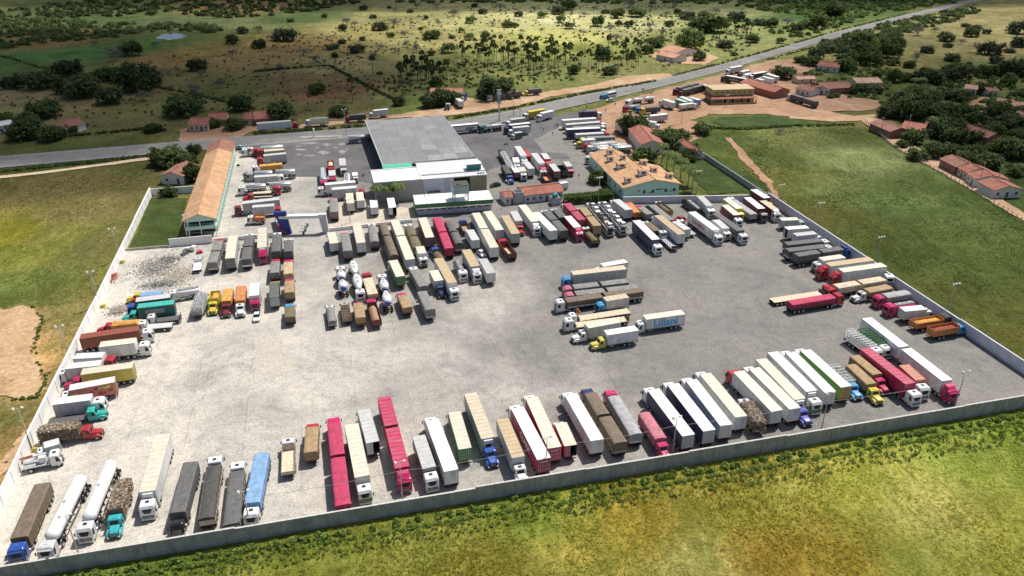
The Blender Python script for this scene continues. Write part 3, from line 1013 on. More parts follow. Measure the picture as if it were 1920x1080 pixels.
def body_tarp(root, xf, L, Wd, H, side, top, far, mode='flat', z0=1.2, boards=.75):
    w = Wd / 2
    sd = rnd.random() * 20
    m = MB()
    zb = z0 + boards
    t = .05
    for y0, y1 in ((-w, -w + t), (w - t, w)):
        m.box(xf - L, xf, y0, y1, z0, zb, 0)
    m.box(xf - L, xf - L + t, -w + t, w - t, z0, zb, 0)
    m.box(xf - t, xf, -w + t, w - t, z0, zb + .25, 0)
    m.box(xf - L, xf, -w, w, z0 - .1, z0, 1)
    n = max(3, int(L / 1.4))
    for k in range(n + 1):
        xx = xf - .05 - (L - .1) * k / n
        for s in (-1, 1):
            m.box(xx - .05, xx + .05, s * (w + .02) - .03, s * (w + .02) + .03, z0 - .1, zb + .02, 1)
    ob('cargo_bed', m.mesh('cargo_bed', [paint(C[side], .6, dirt=.3, name='side_boards'), CHASSIS]), root)
    m = MB()
    nx = max(6, int(L / .45)) if not far else 8
    pts = []
    for i in range(nx + 1):
        x = xf - L * i / nx
        x = min(xf + .03, max(xf - L - .03, x + (.03 if i == 0 else -.03 if i == nx else 0)))
        seg = abs(math.sin(math.pi * (x - xf) / 1.25))
        prof = []
        if mode == 'round':
            for k in range(11):
                a = math.pi * k / 10
                prof.append((-w * 1.01 * math.cos(a), (H - .95) + .95 * math.sin(a) ** .8))
            prof = [(-w * 1.012, zb - .25)] + prof + [(w * 1.012, zb - .25)]
            mid = range(2, 11)
        else:
            hb = {'flat': .05, 'bulge': .3, 'heap': .55}[mode]
            prof = [(-w - .03, zb - .3), (-w - .035, (zb + H) / 2), (-w - .02, H - .12 - hb * .5), (-w * .8, H - hb * .55), (-w * .35, H - hb * .1), (w * .35, H - hb * .1), (w * .8, H - hb * .55), (w + .02, H - .12 - hb * .5), (w + .035, (zb + H) / 2), (w + .03, zb - .3)]
            mid = range(3, 7)
        row = []
        for k, (y, z) in enumerate(prof):
            j = .03 * wav(x, y, 1.9, sd)
            if k in mid:
                z += j * (1.6 if mode != 'flat' else 1.0)
                if mode == 'bulge':
                    z += .16 * (seg - .5)
                if mode == 'heap':
                    z += .12 * wav(x, y, .8, sd)
                if mode == 'heap' and (i == 0 or i == nx):
                    z -= .3
            else:
                y += .6 * j * (1 if y > 0 else -1) * (0 if k in (0, len(prof) - 1) else 1)
            row.append((x, y, z))
        pts.append(row)
    m.grid(pts, 0, mode != 'flat')
    o = len(m.v)
    a = pts[0]
    m.add(a, [tuple(range(len(a)))], 0)
    a = pts[-1]
    m.add(a, [tuple(range(len(a)))[::-1]], 0)
    return ob('tarpaulin', m.mesh('tarpaulin', [canvas(C[top])]), root)


def body_open(root, xf, L, Wd, H, side, top, far, z0=1.2, load=None):
    w = Wd / 2
    t = .06
    m = MB()
    m.box(xf - L, xf, -w, w, z0 - .12, z0, 1)
    for y0, y1 in ((-w, -w + t), (w - t, w)):
        m.box(xf - L, xf, y0, y1, z0, H, 0)
    m.box(xf - L, xf - L + t, -w + t, w - t, z0, H, 0)
    m.box(xf - t, xf, -w + t, w - t, z0, H + .3, 0)
    n = max(3, int(L / 1.2))
    for k in range(n + 1):
        xx = xf - .06 - (L - .12) * k / n
        for s in (-1, 1):
            m.box(xx - .05, xx + .05, s * (w + .025) - .03, s * (w + .025) + .03, z0 - .1, H - .02, 0)
    m.box(xf - L + t, xf - t, -w + t, w - t, z0, z0 + .02, 2)
    ob('cargo_bed', m.mesh('cargo_bed', [paint(C[side], .5, dirt=.3, name='side_boards'), CHASSIS, plain(C[top], .85, var=.3, scale=3, name='bed_floor')]), root)
    if load == 'heap':
        pts = []
        for i in range(13):
            x = xf - .3 - (L - .6) * i / 12
            pts.append([(x, -w + t + .02 + (2 * w - 2 * t - .04) * j / 6, z0 + .25 + (H - z0) * .75 * math.sin(math.pi * j / 6) ** .6 * (1 if 0 < i < 12 else .3) + .12 * wav(x, j, 1.7, 3)) for j in range(7)])
        mm = MB().grid(pts, 0, True)
        ob('load', mm.mesh('load', [plain(C[top], .95, var=.4, scale=4, name='bulk_load', bumps=.4)]), root)


def body_flat(root, xf, L, Wd, H, side, top, far, z0=1.1, stakes=False):
    w = Wd / 2
    m = MB()
    m.box(xf - L, xf, -w, w, z0, z0 + .1, 1)
    n = 7
    for k in range(n):
        y0 = -w + Wd * k / n
        m.box(xf - L + .01, xf - .01, y0 + .012, y0 + Wd / n - .012, z0 + .1, z0 + .14 + .008 * (k % 2), 0)
    m.box(xf - .08, xf, -w, w, z0 + .1, z0 + 1.0, 1)
    ob('platform', m.mesh('platform', [plain(C[top], .85, var=.3, scale=2.5, name='deck_boards'), paint(C[side], .6, name='deck_frame')]), root)
    if stakes:
        m = MB()
        for k in range(int(L / 1.6) + 1):
            for s in (-1, 1):
                m.bar((xf - .2 - 1.6 * k, s * w, z0), (xf - .2 - 1.6 * k, s * w, z0 + .9), .04)
        m.box(xf - L, xf - L + .08, -w, w, z0 + .15, z0 + .9, 0)
        ob('stake', m.mesh('stake', [CHASSIS]), root)


def capsule(m, x0, x1, ry, rz, zc, mi=0, n=20, dome=.35, waist=None):
    rings = []
    xs = []
    k = 5
    for i in range(k):
        a = math.pi / 2 * i / (k - 1) if k > 1 else 0
        xs.append((x0 + dome * (1 - math.sin(a + .0001)) * 1.0, max(.03, math.sin(math.pi / 2 * (i + .35) / (k - .65)))))
    xs = [(x0 + dome * (1 - math.cos(math.pi / 2 * i / (k - 1))), max(.05, math.sin(math.pi / 2 * i / (k - 1)))) for i in range(k)]
    xs2 = [(x0 + x1 - x, r) for x, r in reversed(xs)]
    allx = xs + xs2
    for x, r in allx:
        rings.append([(x, ry * r * math.cos(2 * math.pi * i / n), zc + rz * r * math.sin(2 * math.pi * i / n)) for i in range(n)])
    m.loft(rings, mi, True)


def body_tank(root, xf, L, Wd, H, side, top, far, gas=False, band=None):
    w = Wd / 2
    rz = .92 if not gas else 1.12
    ry = w - .06 if not gas else 1.16
    zc = H - rz
    m = MB()
    capsule(m, xf - L, xf, ry, rz, zc, 0, 20, .3 if not gas else 1.0)
    if not gas:
        for k in range(1, 5):
            x = xf - L * k / 5
            ring = [[(xx, (ry + .02) * math.cos(2 * math.pi * i / 20), zc + (rz + .02) * math.sin(2 * math.pi * i / 20)) for i in range(20)] for xx in (x - .05, x + .05)]
            m.loft(ring, 0, True, False)
    metal = side in ('silver',)
    pm = plain((.62, .63, .64), .28, .75, .1, 1.2, 'polished_tank') if metal else paint(C[side], .3, dirt=.12, name='tank_paint')
    ob('tank', m.mesh('tank', [pm]), root)
    m = MB()
    m.box(xf - L * .96, xf - L * .04, -.5 * ry, .5 * ry, H - rz - .0 - rz * .0 + rz * .82 - .02, H + .012 if not gas else H - .06, 0) if not gas else m.box(xf - L * .9, xf - L * .1, -.55, .55, 1.0, zc - rz * .72, 0)
    for k in range(int(L / 1.8)):
        x = xf - L + .9 + 1.8 * k
        m.box(x - .06, x + .06, -ry * .85, ry * .85, 1.0, zc - rz * .3, 0)
    ob('saddle', m.mesh('saddle', [plain((.2, .2, .2), name='saddle_steel') if not metal else GALV]), root)
    if far:
        return
    nh = max(2, int(L / 2.6)) if not gas else 1
    hm = cached(('hatch', gas), lambda: MB().loft([[(r * math.cos(2 * math.pi * i / 10), r * math.sin(2 * math.pi * i / 10), z) for i in range(10)] for z, r in ((0, .3), (.12, .3), (.16, .24))], 0).mesh('manhole', [GALV]))
    for k in range(nh):
        ob('manhole', hm, root, (xf - L * (k + .5) / nh, 0, H + (.005 if not gas else -.01)))
    if not gas:
        for s in (-1, 1):
            m = MB()
            m.box(xf - L * .92, xf - L * .08, s * (ry + .02) - .04, s * (ry + .02) + .04, 1.0, 1.3, 0)
            ob('side_skirt', m.mesh('side_skirt', [plain((.18, .18, .185), name='skirt')]), root)


def body_silo(root, xf, L, Wd, H, side, top, far):
    n = 18
    m = MB()
    prof = [(0, .4), (.06, .62), (.2, .78), (.42, 1.18), (.62, 1.24), (.8, 1.0), (.93, .72), (1, .5)]
    rings = []
    for t, r in prof:
        rings.append([(xf - L * t, r * math.cos(2 * math.pi * i / n), H - 1.05 + r * .86 * math.sin(2 * math.pi * i / n) - (0 if math.sin(2 * math.pi * i / n) > 0 else (r * .35))) for i in range(n)])
    m.loft(rings[:7], 0, True)
    m.loft(rings[6:], 1, True)
    ob('silo', m.mesh('silo', [paint(C['white'], .35, dirt=.2, name='silo_paint'), paint(C[top], .35, name='silo_band')]), root)
    hm = cached('silohatch', lambda: MB().loft([[(r * math.cos(2 * math.pi * i / 10), r * math.sin(2 * math.pi * i / 10), z) for i in range(10)] for z, r in ((-.1, .28), (.08, .28), (.14, .2))], 0).mesh('manhole', [plain((.3, .3, .3), name='hatch')]))
    for t, dz in ((.33, -.14), (.55, .0)):
        ob('manhole', hm, root, (xf - L * t, 0, H + dz))


def body_wood(root, xf, L, Wd, H, side, top, far, seed=1):
    w = Wd / 2
    body_flat(root, xf, L, Wd, H, side, 'wood', far)
    rr = random.Random(seed)
    m = MB()
    n = 760 if not far else 150
    for k in range(n):
        face = rr.random()
        x = xf - .25 - rr.random() * (L - .5)
        if face < .5:
            y, z = (rr.random() * 2 - 1) * w * .95, H - .1 + rr.uniform(-.14, .16)
        elif face < .75:
            y, z = w * rr.uniform(.86, 1.0), rr.uniform(1.3, H)
        elif face < .92:
            y, z = -w * rr.uniform(.86, 1.0), rr.uniform(1.3, H)
        else:
            x = xf - L + rr.random() * .25
            y, z = (rr.random() * 2 - 1) * w * .95, rr.uniform(1.3, H)
        a = rr.uniform(-.5, .5) + (math.pi / 2 if rr.random() < .55 else 0)
        d = Vector((math.cos(a), math.sin(a), rr.uniform(-.25, .25))) * rr.uniform(.2, .42)
        p = Vector((x, y, z))
        m.bar(p - d, p + d, rr.uniform(.04, .1), rr.randrange(3), 5, rr.uniform(.03, .08))
    m.box(xf - L + .12, xf - .12, -w * .92, w * .92, 1.25, H - .14, 1)
    o = ob('firewood', m.mesh('firewood', [plain((.3, .23, .16), .9, name='log_bark'), plain((.17, .12, .08), .9, name='log_dark'), plain((.48, .4, .3), .9, name='log_cut')]), root)
    o['kind'] = 'stuff'
    m = MB()
    for k in range(int(L / 1.3) + 1):
        for s in (-1, 1):
            m.bar((xf - .1 - 1.3 * k, s * (w + .03), 1.1), (xf - .1 - 1.3 * k, s * (w + .03), H - .3), .05)
    ob('side_stake', m.mesh('side_stake', [plain((.2, .14, .09), name='stake')]), root)


def body_cage(root, xf, L, Wd, H, side, top, far, load=None):
    w = Wd / 2
    m = MB()
    m.box(xf - L, xf, -w, w, 1.0, 1.15, 1)
    z = 1.25
    while z < H - .1:
        for s in (-1, 1):
            m.box(xf - L, xf, s * w - .03, s * w + .03, z, z + .1, 0)
        m.box(xf - L - .03, xf - L + .03, -w, w, z, z + .1, 0)
        m.box(xf - .03, xf + .03, -w, w, z, z + .1, 0)
        z += .32
    n = max(4, int(L / .95))
    for k in range(n + 1):
        x = xf - L * k / n
        for s in (-1, 1):
            m.box(x - .05, x + .05, s * (w + .04) - .03, s * (w + .04) + .03, 1.0, H, 0)
        m.box(x - .05, x + .05, -w, w, H - .1, H, 0)
    for y in (-w * .5, 0, w * .5):
        m.box(xf - L, xf, y - .03, y + .03, H - .08, H - .02, 0)
    ob('slat_cage', m.mesh('slat_cage', [paint(C[side], .5, name='cage_paint'), CHASSIS]), root)
    if load:
        rr = random.Random(5)
        m = MB()
        nx, ny = int(L / .55), 4
        for i in range(nx):
            for j in range(ny):
                x, y = xf - .35 - .55 * i, -w + .32 + j * (Wd - .1) / ny
                h = H - .35 + rr.uniform(-.15, .1)
                m.bar((x, y, h - .5), (x, y, h), .24, rr.randrange(2), 6, .2)
        m.box(xf - L + .2, xf - .1, -w + .1, w - .1, 1.2, H - .7, 1)
        o = ob('load', m.mesh('load', [plain(C[load], .6, name='load'), plain(tuple(c * .6 for c in C[load]), .7, name='load_dark')]), root)
        o['kind'] = 'stuff'


def body_container(root, xf, L, Wd, H, side, top, far):
    w = Wd / 2
    z0 = 1.3
    m = MB()
    p = paint(C[side], .5, dirt=.15, name='container_paint')
    n = int(L / .28)
    for s in (-1, 1):
        pts = []
        for k in range(2 * n + 1):
            x = xf - .08 - (L - .16) * k / (2 * n)
            y = s * (w - (.0 if (k // 2) % 2 else .05))
            pts.append([(x, y, z0 + .12), (x, y, H - .1)])
        m.grid(pts, 0)
    n2 = int(L / .4)
    pts = []
    for k in range(2 * n2 + 1):
        x = xf - .08 - (L - .16) * k / (2 * n2)
        pts.append([(x, -w, H - (.0 if (k // 2) % 2 else .03)), (x, w, H - (.0 if (k // 2) % 2 else .03))])
    m.grid(pts, 0)
    for x0, x1 in ((xf - L, xf - L + .12), (xf - .12, xf)):
        for s in (-1, 1):
            m.box(x0, x1, s * w - (.12 if s > 0 else 0), s * w + (.0 if s > 0 else .12), z0, H + .01, 0)
        m.box(x0, x1, -w + .12, w - .12, H - .12, H + .01, 0)
    m.box(xf - L, xf, -w, w, z0, z0 + .13, 0)
    m.box(xf - .06, xf - .02, -w + .1, w - .1, z0 + .1, H - .1, 0)
    ob('container', m.mesh('container', [p]), root)
    for s in (-1, 1):
        y0, y1 = (.01, w - .1) if s > 0 else (-w + .1, -.01)
        m = MB().box(xf - L - .03, xf - L + .02, y0, y1, z0 + .12, H - .12, 0)
        for yy in (y0 + .3, y1 - .3):
            m.bar((xf - L - .05, yy, z0 + .1), (xf - L - .05, yy, H - .1), .03, 1)
        ob('container_door', m.mesh('container_door', [p, GALV]), root)


def body_carrier(root, xf, L, Wd, H):
    w = Wd / 2
    wp = paint(C['white'], .4, dirt=.25, name='carrier_paint')
    dk = plain((.09, .09, .1), .6, name='deck_steel')
    for z, nm in ((.95, 'lower_deck'), (2.75, 'upper_deck')):
        m = MB()
        for s in (-1, 1):
            m.box(xf - L, xf, s * (w - .45) - .28, s * (w - .45) + .28, z, z + .07, 1)
            m.box(xf - L, xf, s * (w - .06) - .06, s * (w - .06) + .06, z - .1, z + .12, 0)
        for k in range(int(L / 1.0)):
            m.box(xf - L + 1.0 * k, xf - L + 1.0 * k + .08, -w + .15, w - .15, z - .05, z - .005, 1)
        ob(nm, m.mesh(nm, [wp, dk]), root)
    for s in (-1, 1):
        m = MB()
        k = 0
        while k * 2.4 < L:
            x = xf - .1 - 2.4 * k
            m.box(x - .08, x + .08, s * w - .05, s * w + .05, .85, 2.7, 0)
            if x - 2.4 > xf - L:
                m.bar((x, s * w, 1.05), (x - 2.4, s * w, 2.6), .05)
            k += 1
        m.box(xf - L + .02, xf - L + .2, s * w - .06, s * w + .06, .8, 2.75, 0)
        ob('side_frame', m.mesh('side_frame', [wp]), root)
    ob('rear_panel', MB().box(xf - L - .04, xf - L + .02, -w, w, .5, .95, 0).mesh('rear_panel', [plain((.5, .5, .5), name='panel')]), root)


def text_mesh(body, size, mat, bold=True):
    cu = bpy.data.curves.new('lettering', 'FONT')
    cu.body = body
    cu.size = size
    cu.extrude = .004
    cu.resolution_u = 3
    cu.align_x = 'CENTER'
    cu.align_y = 'CENTER'
    if bold:
        cu.offset = size * .03
    t = bpy.data.objects.new('lettering_tmp', cu)
    COL.objects.link(t)
    dg = bpy.context.evaluated_depsgraph_get()
    me = bpy.data.meshes.new_from_object(t.evaluated_get(dg))
    bpy.data.objects.remove(t)
    bpy.data.curves.remove(cu)
    me.materials.clear()
    me.materials.append(mat)
    return me


def lettering(parent, body, size, mat, x, y, z, s, stretch=1.0, tilt=0.0):
    me = text_mesh(body, size, mat)
    o = ob('lettering', me, parent, (x, y, z))
    o.rotation_euler = Matrix(((-s, 0, 0), (0, 0, s), (0, 1, 0))).to_euler()   # along the side that looks to +y (s=1) or -y (s=-1)
    o.scale = (stretch, 1, 1)
    return o


KNAME = {'sb': ('semi_trailer_truck', 'box trailer'), 'rb': ('box_truck', 'box truck'), 'st': ('tarped_trailer_truck', 'tarped trailer'),
         'rt': ('tarped_truck', 'tarped truck'), 'so': ('open_trailer_truck', 'open trailer'), 'ro': ('open_truck', 'open-bed truck'),
         'sf': ('flatbed_trailer_truck', 'flatbed trailer'), 'rf': ('flatbed_truck', 'flatbed truck'), 'sk': ('tank_trailer_truck', 'tank trailer'),
         'rk': ('tank_truck', 'tank truck'), 'gas': ('gas_tank_truck', 'gas tank trailer'), 'silo': ('cement_silo_truck', 'cement silo trailer'),
         'wd': ('firewood_truck', 'truck loaded with firewood'), 'cg': ('livestock_truck', 'slatted cage truck'), 'cn': ('container_truck', 'container trailer'),
         'cc': ('car_carrier_truck', 'car carrier'), 'bt': ('tractor_unit', 'tractor unit')}
HT = {'sb': 4.2, 'rb': 3.6, 'st': 3.5, 'rt': 3.2, 'so': 2.7, 'ro': 2.1, 'sf': 1.3, 'rf': 1.3, 'sk': 3.5, 'rk': 3.2, 'gas': 3.7, 'silo': 3.8, 'wd': 3.6, 'cg': 3.8, 'cn': 3.95, 'cc': 2.8}
CW = {'white': 'white', 'cream': 'cream', 'grey': 'grey', 'lgrey': 'light grey', 'silver': 'silver', 'black': 'black', 'dark': 'dark', 'navy': 'navy', 'blue': 'blue', 'sky': 'light blue',
      'teal': 'turquoise', 'dteal': 'dark teal', 'red': 'red', 'crim': 'crimson', 'mag': 'bright red', 'maroon': 'maroon', 'orange': 'orange', 'tan': 'tan', 'amber': 'amber', 'brown': 'brown',
      'olive': 'olive', 'rust': 'rust red', 'yellow': 'yellow', 'lemon': 'pale yellow', 'green': 'green', 'lime': 'lime green', 'violet': 'violet blue', 'pink': 'pink', 'dgrey': 'dark grey',
      'mgrey': 'grey', 'wood': 'wooden', 'ltan': 'light tan', 'beige': 'beige', 'turq': 'turquoise', 'salmon': 'salmon', 'dred': 'dark red', 'ltblue': 'pale blue', 'dbrown': 'dark brown', 'mint': 'mint', 'ceram': 'clay'}
LENLOG = []
TRUCKS = []


def truck(kind, f, r, cab, cabcol, side, top, opts, label, group):
    o = dict(p.split('=') if '=' in p else (p, True) for p in opts.split()) if opts else {}
    nm, cat = KNAME[kind]
    if kind == 'bt':
        a, b = G(*f, 2.9), G(*r, 1.0)
        d = Vector((a.x - b.x, a.y - b.y, 0)).normalized()
        g = cab_geo(cab)
        base = Vector((a.x, a.y, 0)) - d * (g['L'] * .5 + .5)
        root = thing(nm, label, 'truck', base, math.atan2(d.y, d.x), group)
        far = base.length > 330
        put_cab(root, .5, cab, cabcol, far, o.get('low'))
        tractor_gear(root, .5, cab, far)
        return root, d, 0, 2.6, 3
    H = float(o.get('H', HT[kind]))
    a, b = G(*f, H), G(*r, H)
    d = Vector((a.x - b.x, a.y - b.y, 0))
    L = d.length
    d.normalize()
    LENLOG.append((kind, f, round(L, 1)))
    semi = kind in ('sb', 'st', 'so', 'sf', 'sk', 'gas', 'silo', 'cn', 'cc')
    Wd = float(o.get('W', 2.58 if semi else 2.42))
    base = Vector((a.x, a.y, 0))
    far = base.length > 330
    root = thing(nm, label, 'truck', base, math.atan2(d.y, d.x), group)
    small = cab == 's'
    cx = .55 if semi else .14
    nocab = cab == 'x'
    if not nocab:
        put_cab(root, cx, cab, cabcol, far, o.get('low'))
    n2 = 'n2' in o
    segs = [(0, L)] if not n2 else [(0, (L - .9) * float(o.get('split', .48))), None]
    if n2:
        l1 = segs[0][1]
        segs[1] = (-(l1 + .9), L - l1 - .9)
    if semi:
        if not nocab:
            tractor_gear(root, cx, cab, far)
        for k, (x0, l) in enumerate(segs):
            trailer_gear(root, l, far, 3 if not n2 else 2, x0, k == 0)
    else:
        rigid_gear(root, L, cx, cab if not nocab else 'd', far, small)
    for x0, l in segs:
        if kind in ('sb', 'rb'):
            bb = body_box(root, x0, l, Wd, H, side, top, far, o.get('door', side if side not in ('navy', 'black', 'dark') else 'lgrey'), .85 if small else 1.15, int(o['open']) if 'open' in o else None, stripe=o.get('band'))
        elif kind in ('st', 'rt'):
            body_tarp(root, x0, l, Wd, H, side, top, far, o.get('m', 'flat'), 1.2 if not small else .9, float(o.get('bd', .75)))
        elif kind in ('so', 'ro'):
            body_open(root, x0, l, Wd, H, side, top, far, 1.2, o.get('load'))
        elif kind in ('sf', 'rf'):
            body_flat(root, x0, l, Wd, H, side, top, far, 1.1, 'stk' in o)
        elif kind in ('sk', 'rk'):
            body_tank(root, x0, l, Wd, H, side, top, far)
        elif kind == 'gas':
            body_tank(root, x0, l, Wd, H, side, top, far, True)
        elif kind == 'silo':
            body_silo(root, x0, l, Wd, H, side, top, far)
        elif kind == 'wd':
            body_wood(root, x0, l, Wd, H, side, top, far, int(f[0]))
        elif kind == 'cg':
            body_cage(root, x0, l, Wd, H, side, top, far, o.get('ld'))
        elif kind == 'cn':
            body_container(root, x0, l, Wd, H, side, top, far)
        elif kind == 'cc':
            body_carrier(root, x0, l, Wd, H)
    TRUCKS.append((root, kind, L, Wd, H, d))
    s = 1 if (Vector((-d.y, d.x, 0)).dot(Vector((0, 0, 0)) - base) > 0) else -1
    if 'txt' in o:
        col, sz, st, off, zz = o.get('tc', 'red'), float(o.get('ts', 1.2)), float(o.get('tx', 1)), float(o.get('to', .5)), float(o.get('tz', .55))
        zt = 1.15 + (H - 1.15) * zz
        bx = [c for c in root.children if c.name.startswith('cargo_box')][0]
        lettering(bx, o['txt'], sz, plain(C[col], .5, var=.08, name='letter_paint'), -L * off, s * (Wd / 2 + .036), zt, s, st)
    if 'mural' in o:
        bx = [c for c in root.children if c.name.startswith('cargo_box')][0]
        rr = random.Random(9)
        for k in range(16):
            m = MB()
            cx_, cz_ = -L * rr.uniform(.06, .94), rr.uniform(1.7, H - .6)
            ra, rb_ = rr.uniform(.35, .85), rr.uniform(.3, .6)
            yy = s * (Wd / 2 + .024 + .001 * k)
            m.add([(cx_ + max(-L * .49 - cx_ - L * .5 + .0, -ra) * 0 + ra * math.cos(2 * math.pi * i / 14), yy, cz_ + rb_ * math.sin(2 * math.pi * i / 14)) for i in range(14)], [tuple(range(14))])
            ob('mural_fruit', m.mesh('mural_fruit', [plain(C[rr.choice(('mag', 'amber', 'yellow', 'orange', 'pink', 'lime', 'lemon'))], .5, name='mural_paint')]), bx)
    if 'plate' in o:
        bx = [c for c in root.children if c.name.startswith('cargo_box')][0]
        px0, px1, pz0, pz1 = (float(v) for v in o['plate'].split(','))
        ob('side_panel', MB().box(-L * px1, -L * px0, s * (Wd / 2 + .024) - .004, s * (Wd / 2 + .024) + .004, pz0, pz1, 0).mesh('side_panel', [plain(C[o.get('pc', 'lgrey')], .5, var=.08, name='panel_paint')]), bx)
    if 'rtxt' in o:
        bx = [c for c in root.children if c.name.startswith('cargo_box')][0]
        me = text_mesh(o['rtxt'], .42, plain(C['white'], .5, var=.08, name='letter_paint'))
        t = ob('lettering', me, bx, (-L - .09, 0, H - .65))
        t.rotation_euler = Matrix(((0, 0, -1), (-1, 0, 0), (0, 1, 0))).to_euler()
    return root, d, L, Wd, H
# ------------------------------------------------------------------ buildings
def tiles(col, name='clay_tiles', var=.3):
    key = ('tiles', tuple(col), var)

    def mk():
        m, nt, b = _nt(name)
        t = texco(nt)
        n1 = noise(nt, .35, 5, .65, t)
        n2 = noise(nt, 2.6, 3, .75, t)
        n3 = noise(nt, 7, 2, .6, t)
        c = ramp(nt, n1, [(.3, tuple(x * .72 for x in col)), (.5, col), (.72, tuple(min(1, x * 1.25) for x in col))])
        c = mix(nt, 1.0, c, ramp(nt, n2, [(.3, (.62, .6, .58)), (.5, (1, 1, 1)), (.72, (1.3, 1.3, 1.26))]), 'MULTIPLY')
        c = mix(nt, 1.0, c, ramp(nt, n3, [(.35, (.8, .78, .76)), (.6, (1.1, 1.1, 1.1))]), 'MULTIPLY')
        nt.links.new(c, b.inputs['Base Color'])
        b.inputs['Roughness'].default_value = .9
        w = nt.nodes.new('ShaderNodeTexWave')
        w.inputs['Scale'].default_value = 3.2
        nt.links.new(t, w.inputs['Vector'])
        bump(nt, b, w.outputs['Fac'], .35, .06)
        return m
    return cached(key, mk)


T_OR = tiles((.5, .295, .16))
T_RED = tiles((.33, .125, .085))
T_OLD = tiles((.27, .12, .085))
MINT = plain((.5, .73, .6), .8, var=.08, scale=.5, name='mint_render')
DARKO = plain((.03, .035, .036), .5, name='dark_opening')
FRAMEW = plain((.7, .7, .68), .6, name='white_frame')


def tile_roof(root, x0, x1, y0, y1, he, hr, mat, ridge='v', at=.5, over=.5, t=.14, ribs=True, name='roof_slope', gable=None, capm=None):
    """two tiled slopes; ridge 'v' runs along local y, 'u' along local x"""
    x0, x1, y0, y1 = x0 - over, x1 + over, y0 - over, y1 + over
    rp = []
    def S_(a, b, z):
        return (a, b, z) if ridge == 'v' else (b, a, z)
    a0, a1, b0, b1 = (x0, x1, y0, y1) if ridge == 'v' else (y0, y1, x0, x1)
    am = a0 + (a1 - a0) * at
    drop = 0
    for lo_, hi_ in ((a0, am), (a1, am)):
        if abs(lo_ - hi_) < .1:
            continue
        m = MB()
        pts = []
        n = max(2, int(abs(b1 - b0) / .9))
        for i in range(n + 1):
            b = b0 + (b1 - b0) * i / n
            dz = .035 if i % 2 else 0
            pts.append([S_(lo_, b, he + dz), S_((lo_ + hi_) / 2, b, (he + hr) / 2 + dz + .03), S_(hi_, b, hr + dz)])
        flip = (lo_ > hi_) ^ (ridge != 'v')
        if not flip:
            pts = [r[::-1] for r in pts]
        m.grid(pts, 0)
        low = [[(p[0], p[1], p[2] - t) for p in r][::-1] for r in pts]
        m.grid(low, 0)
        e = pts[0]; e2 = pts[-1]
        for r in (pts[0], pts[-1]):
            m.add([*r, *[(p[0], p[1], p[2] - t) for p in r[::-1]]], [tuple(range(6))], 0)
        for k in (0, 2):
            m.grid([[r[k], (r[k][0], r[k][1], r[k][2] - t)] for r in pts], 0)
        rp.append(ob(name, m.mesh(name, [mat]), root))
    m = MB()
    m.bar(S_(am, b0, hr + .06), S_(am, b1, hr + .06), .16, 0, 6)
    ob('ridge_cap', m.mesh('ridge_cap', [capm or mat]), root)
    return rp


def walls(root, x0, x1, y0, y1, he, mat, hr=None, ridge='v', at=.5, t=.2):
    """four walls; with gable triangles when hr is given"""
    m = MB()
    m.box(x0, x1, y0, y0 + t, -.2, he, 0)
    m.box(x0, x1, y1 - t, y1, -.2, he, 0)
    m.box(x0, x0 + t, y0 + t, y1 - t, -.2, he, 0)
    m.box(x1 - t, x1, y0 + t, y1 - t, -.2, he, 0)
    if hr:
        if ridge == 'v':
            xm = x0 + (x1 - x0) * at
            for yy in (y0, y1 - t):
                m.add([(x0, yy, he), (x1, yy, he), (xm, yy, hr - .16), (x0, yy + t, he), (x1, yy + t, he), (xm, yy + t, hr - .16)], [(0, 1, 2), (5, 4, 3), (0, 2, 5, 3), (2, 1, 4, 5)], 0)
        else:
            ym = y0 + (y1 - y0) * at
            for xx in (x0, x1 - t):
                m.add([(xx, y0, he), (xx, y1, he), (xx, ym, hr - .16), (xx + t, y0, he), (xx + t, y1, he), (xx + t, ym, hr - .16)], [(2, 1, 0), (3, 4, 5), (3, 5, 2, 0), (5, 4, 1, 2)], 0)
    return ob('wall', m.mesh('wall', [mat]), root)


def opening(root, face, a, z, w, h, name='window', glass=None, frame=True, y=0.0):
    """window or door standing 3 cm proud of a wall: face 'y-' at y, 'x+' or 'x-' at x=y, centred at a"""
    key = ('open', face, round(w, 2), round(h, 2), name, (glass or GLASS).name)

    def mk():
        m = MB()
        m.box(-w / 2, w / 2, -.03, .02, 0, h, 0)
        if frame:
            for x in (-w / 2 - .06, w / 2):
                m.box(x, x + .06, -.05, .02, -.03, h + .06, 1)
            m.box(-w / 2, w / 2, -.05, .02, h, h + .06, 1)
            if name == 'window':
                m.box(-w / 2 - .08, w / 2 + .08, -.1, .02, -.07, -.01, 1)
                m.box(-.025, .025, -.045, -.031, 0, h, 1)
        return m.mesh(name, [glass or GLASS, FRAMEW])
    me = cached(key, mk)
    rz = {'y-': 0, 'x+': math.pi / 2, 'x-': -math.pi / 2, 'y+': math.pi}[face]
    loc = (a, y, z) if face in ('y-', 'y+') else (y, a, z)
    return ob(name, me, root, loc, (0, 0, rz))


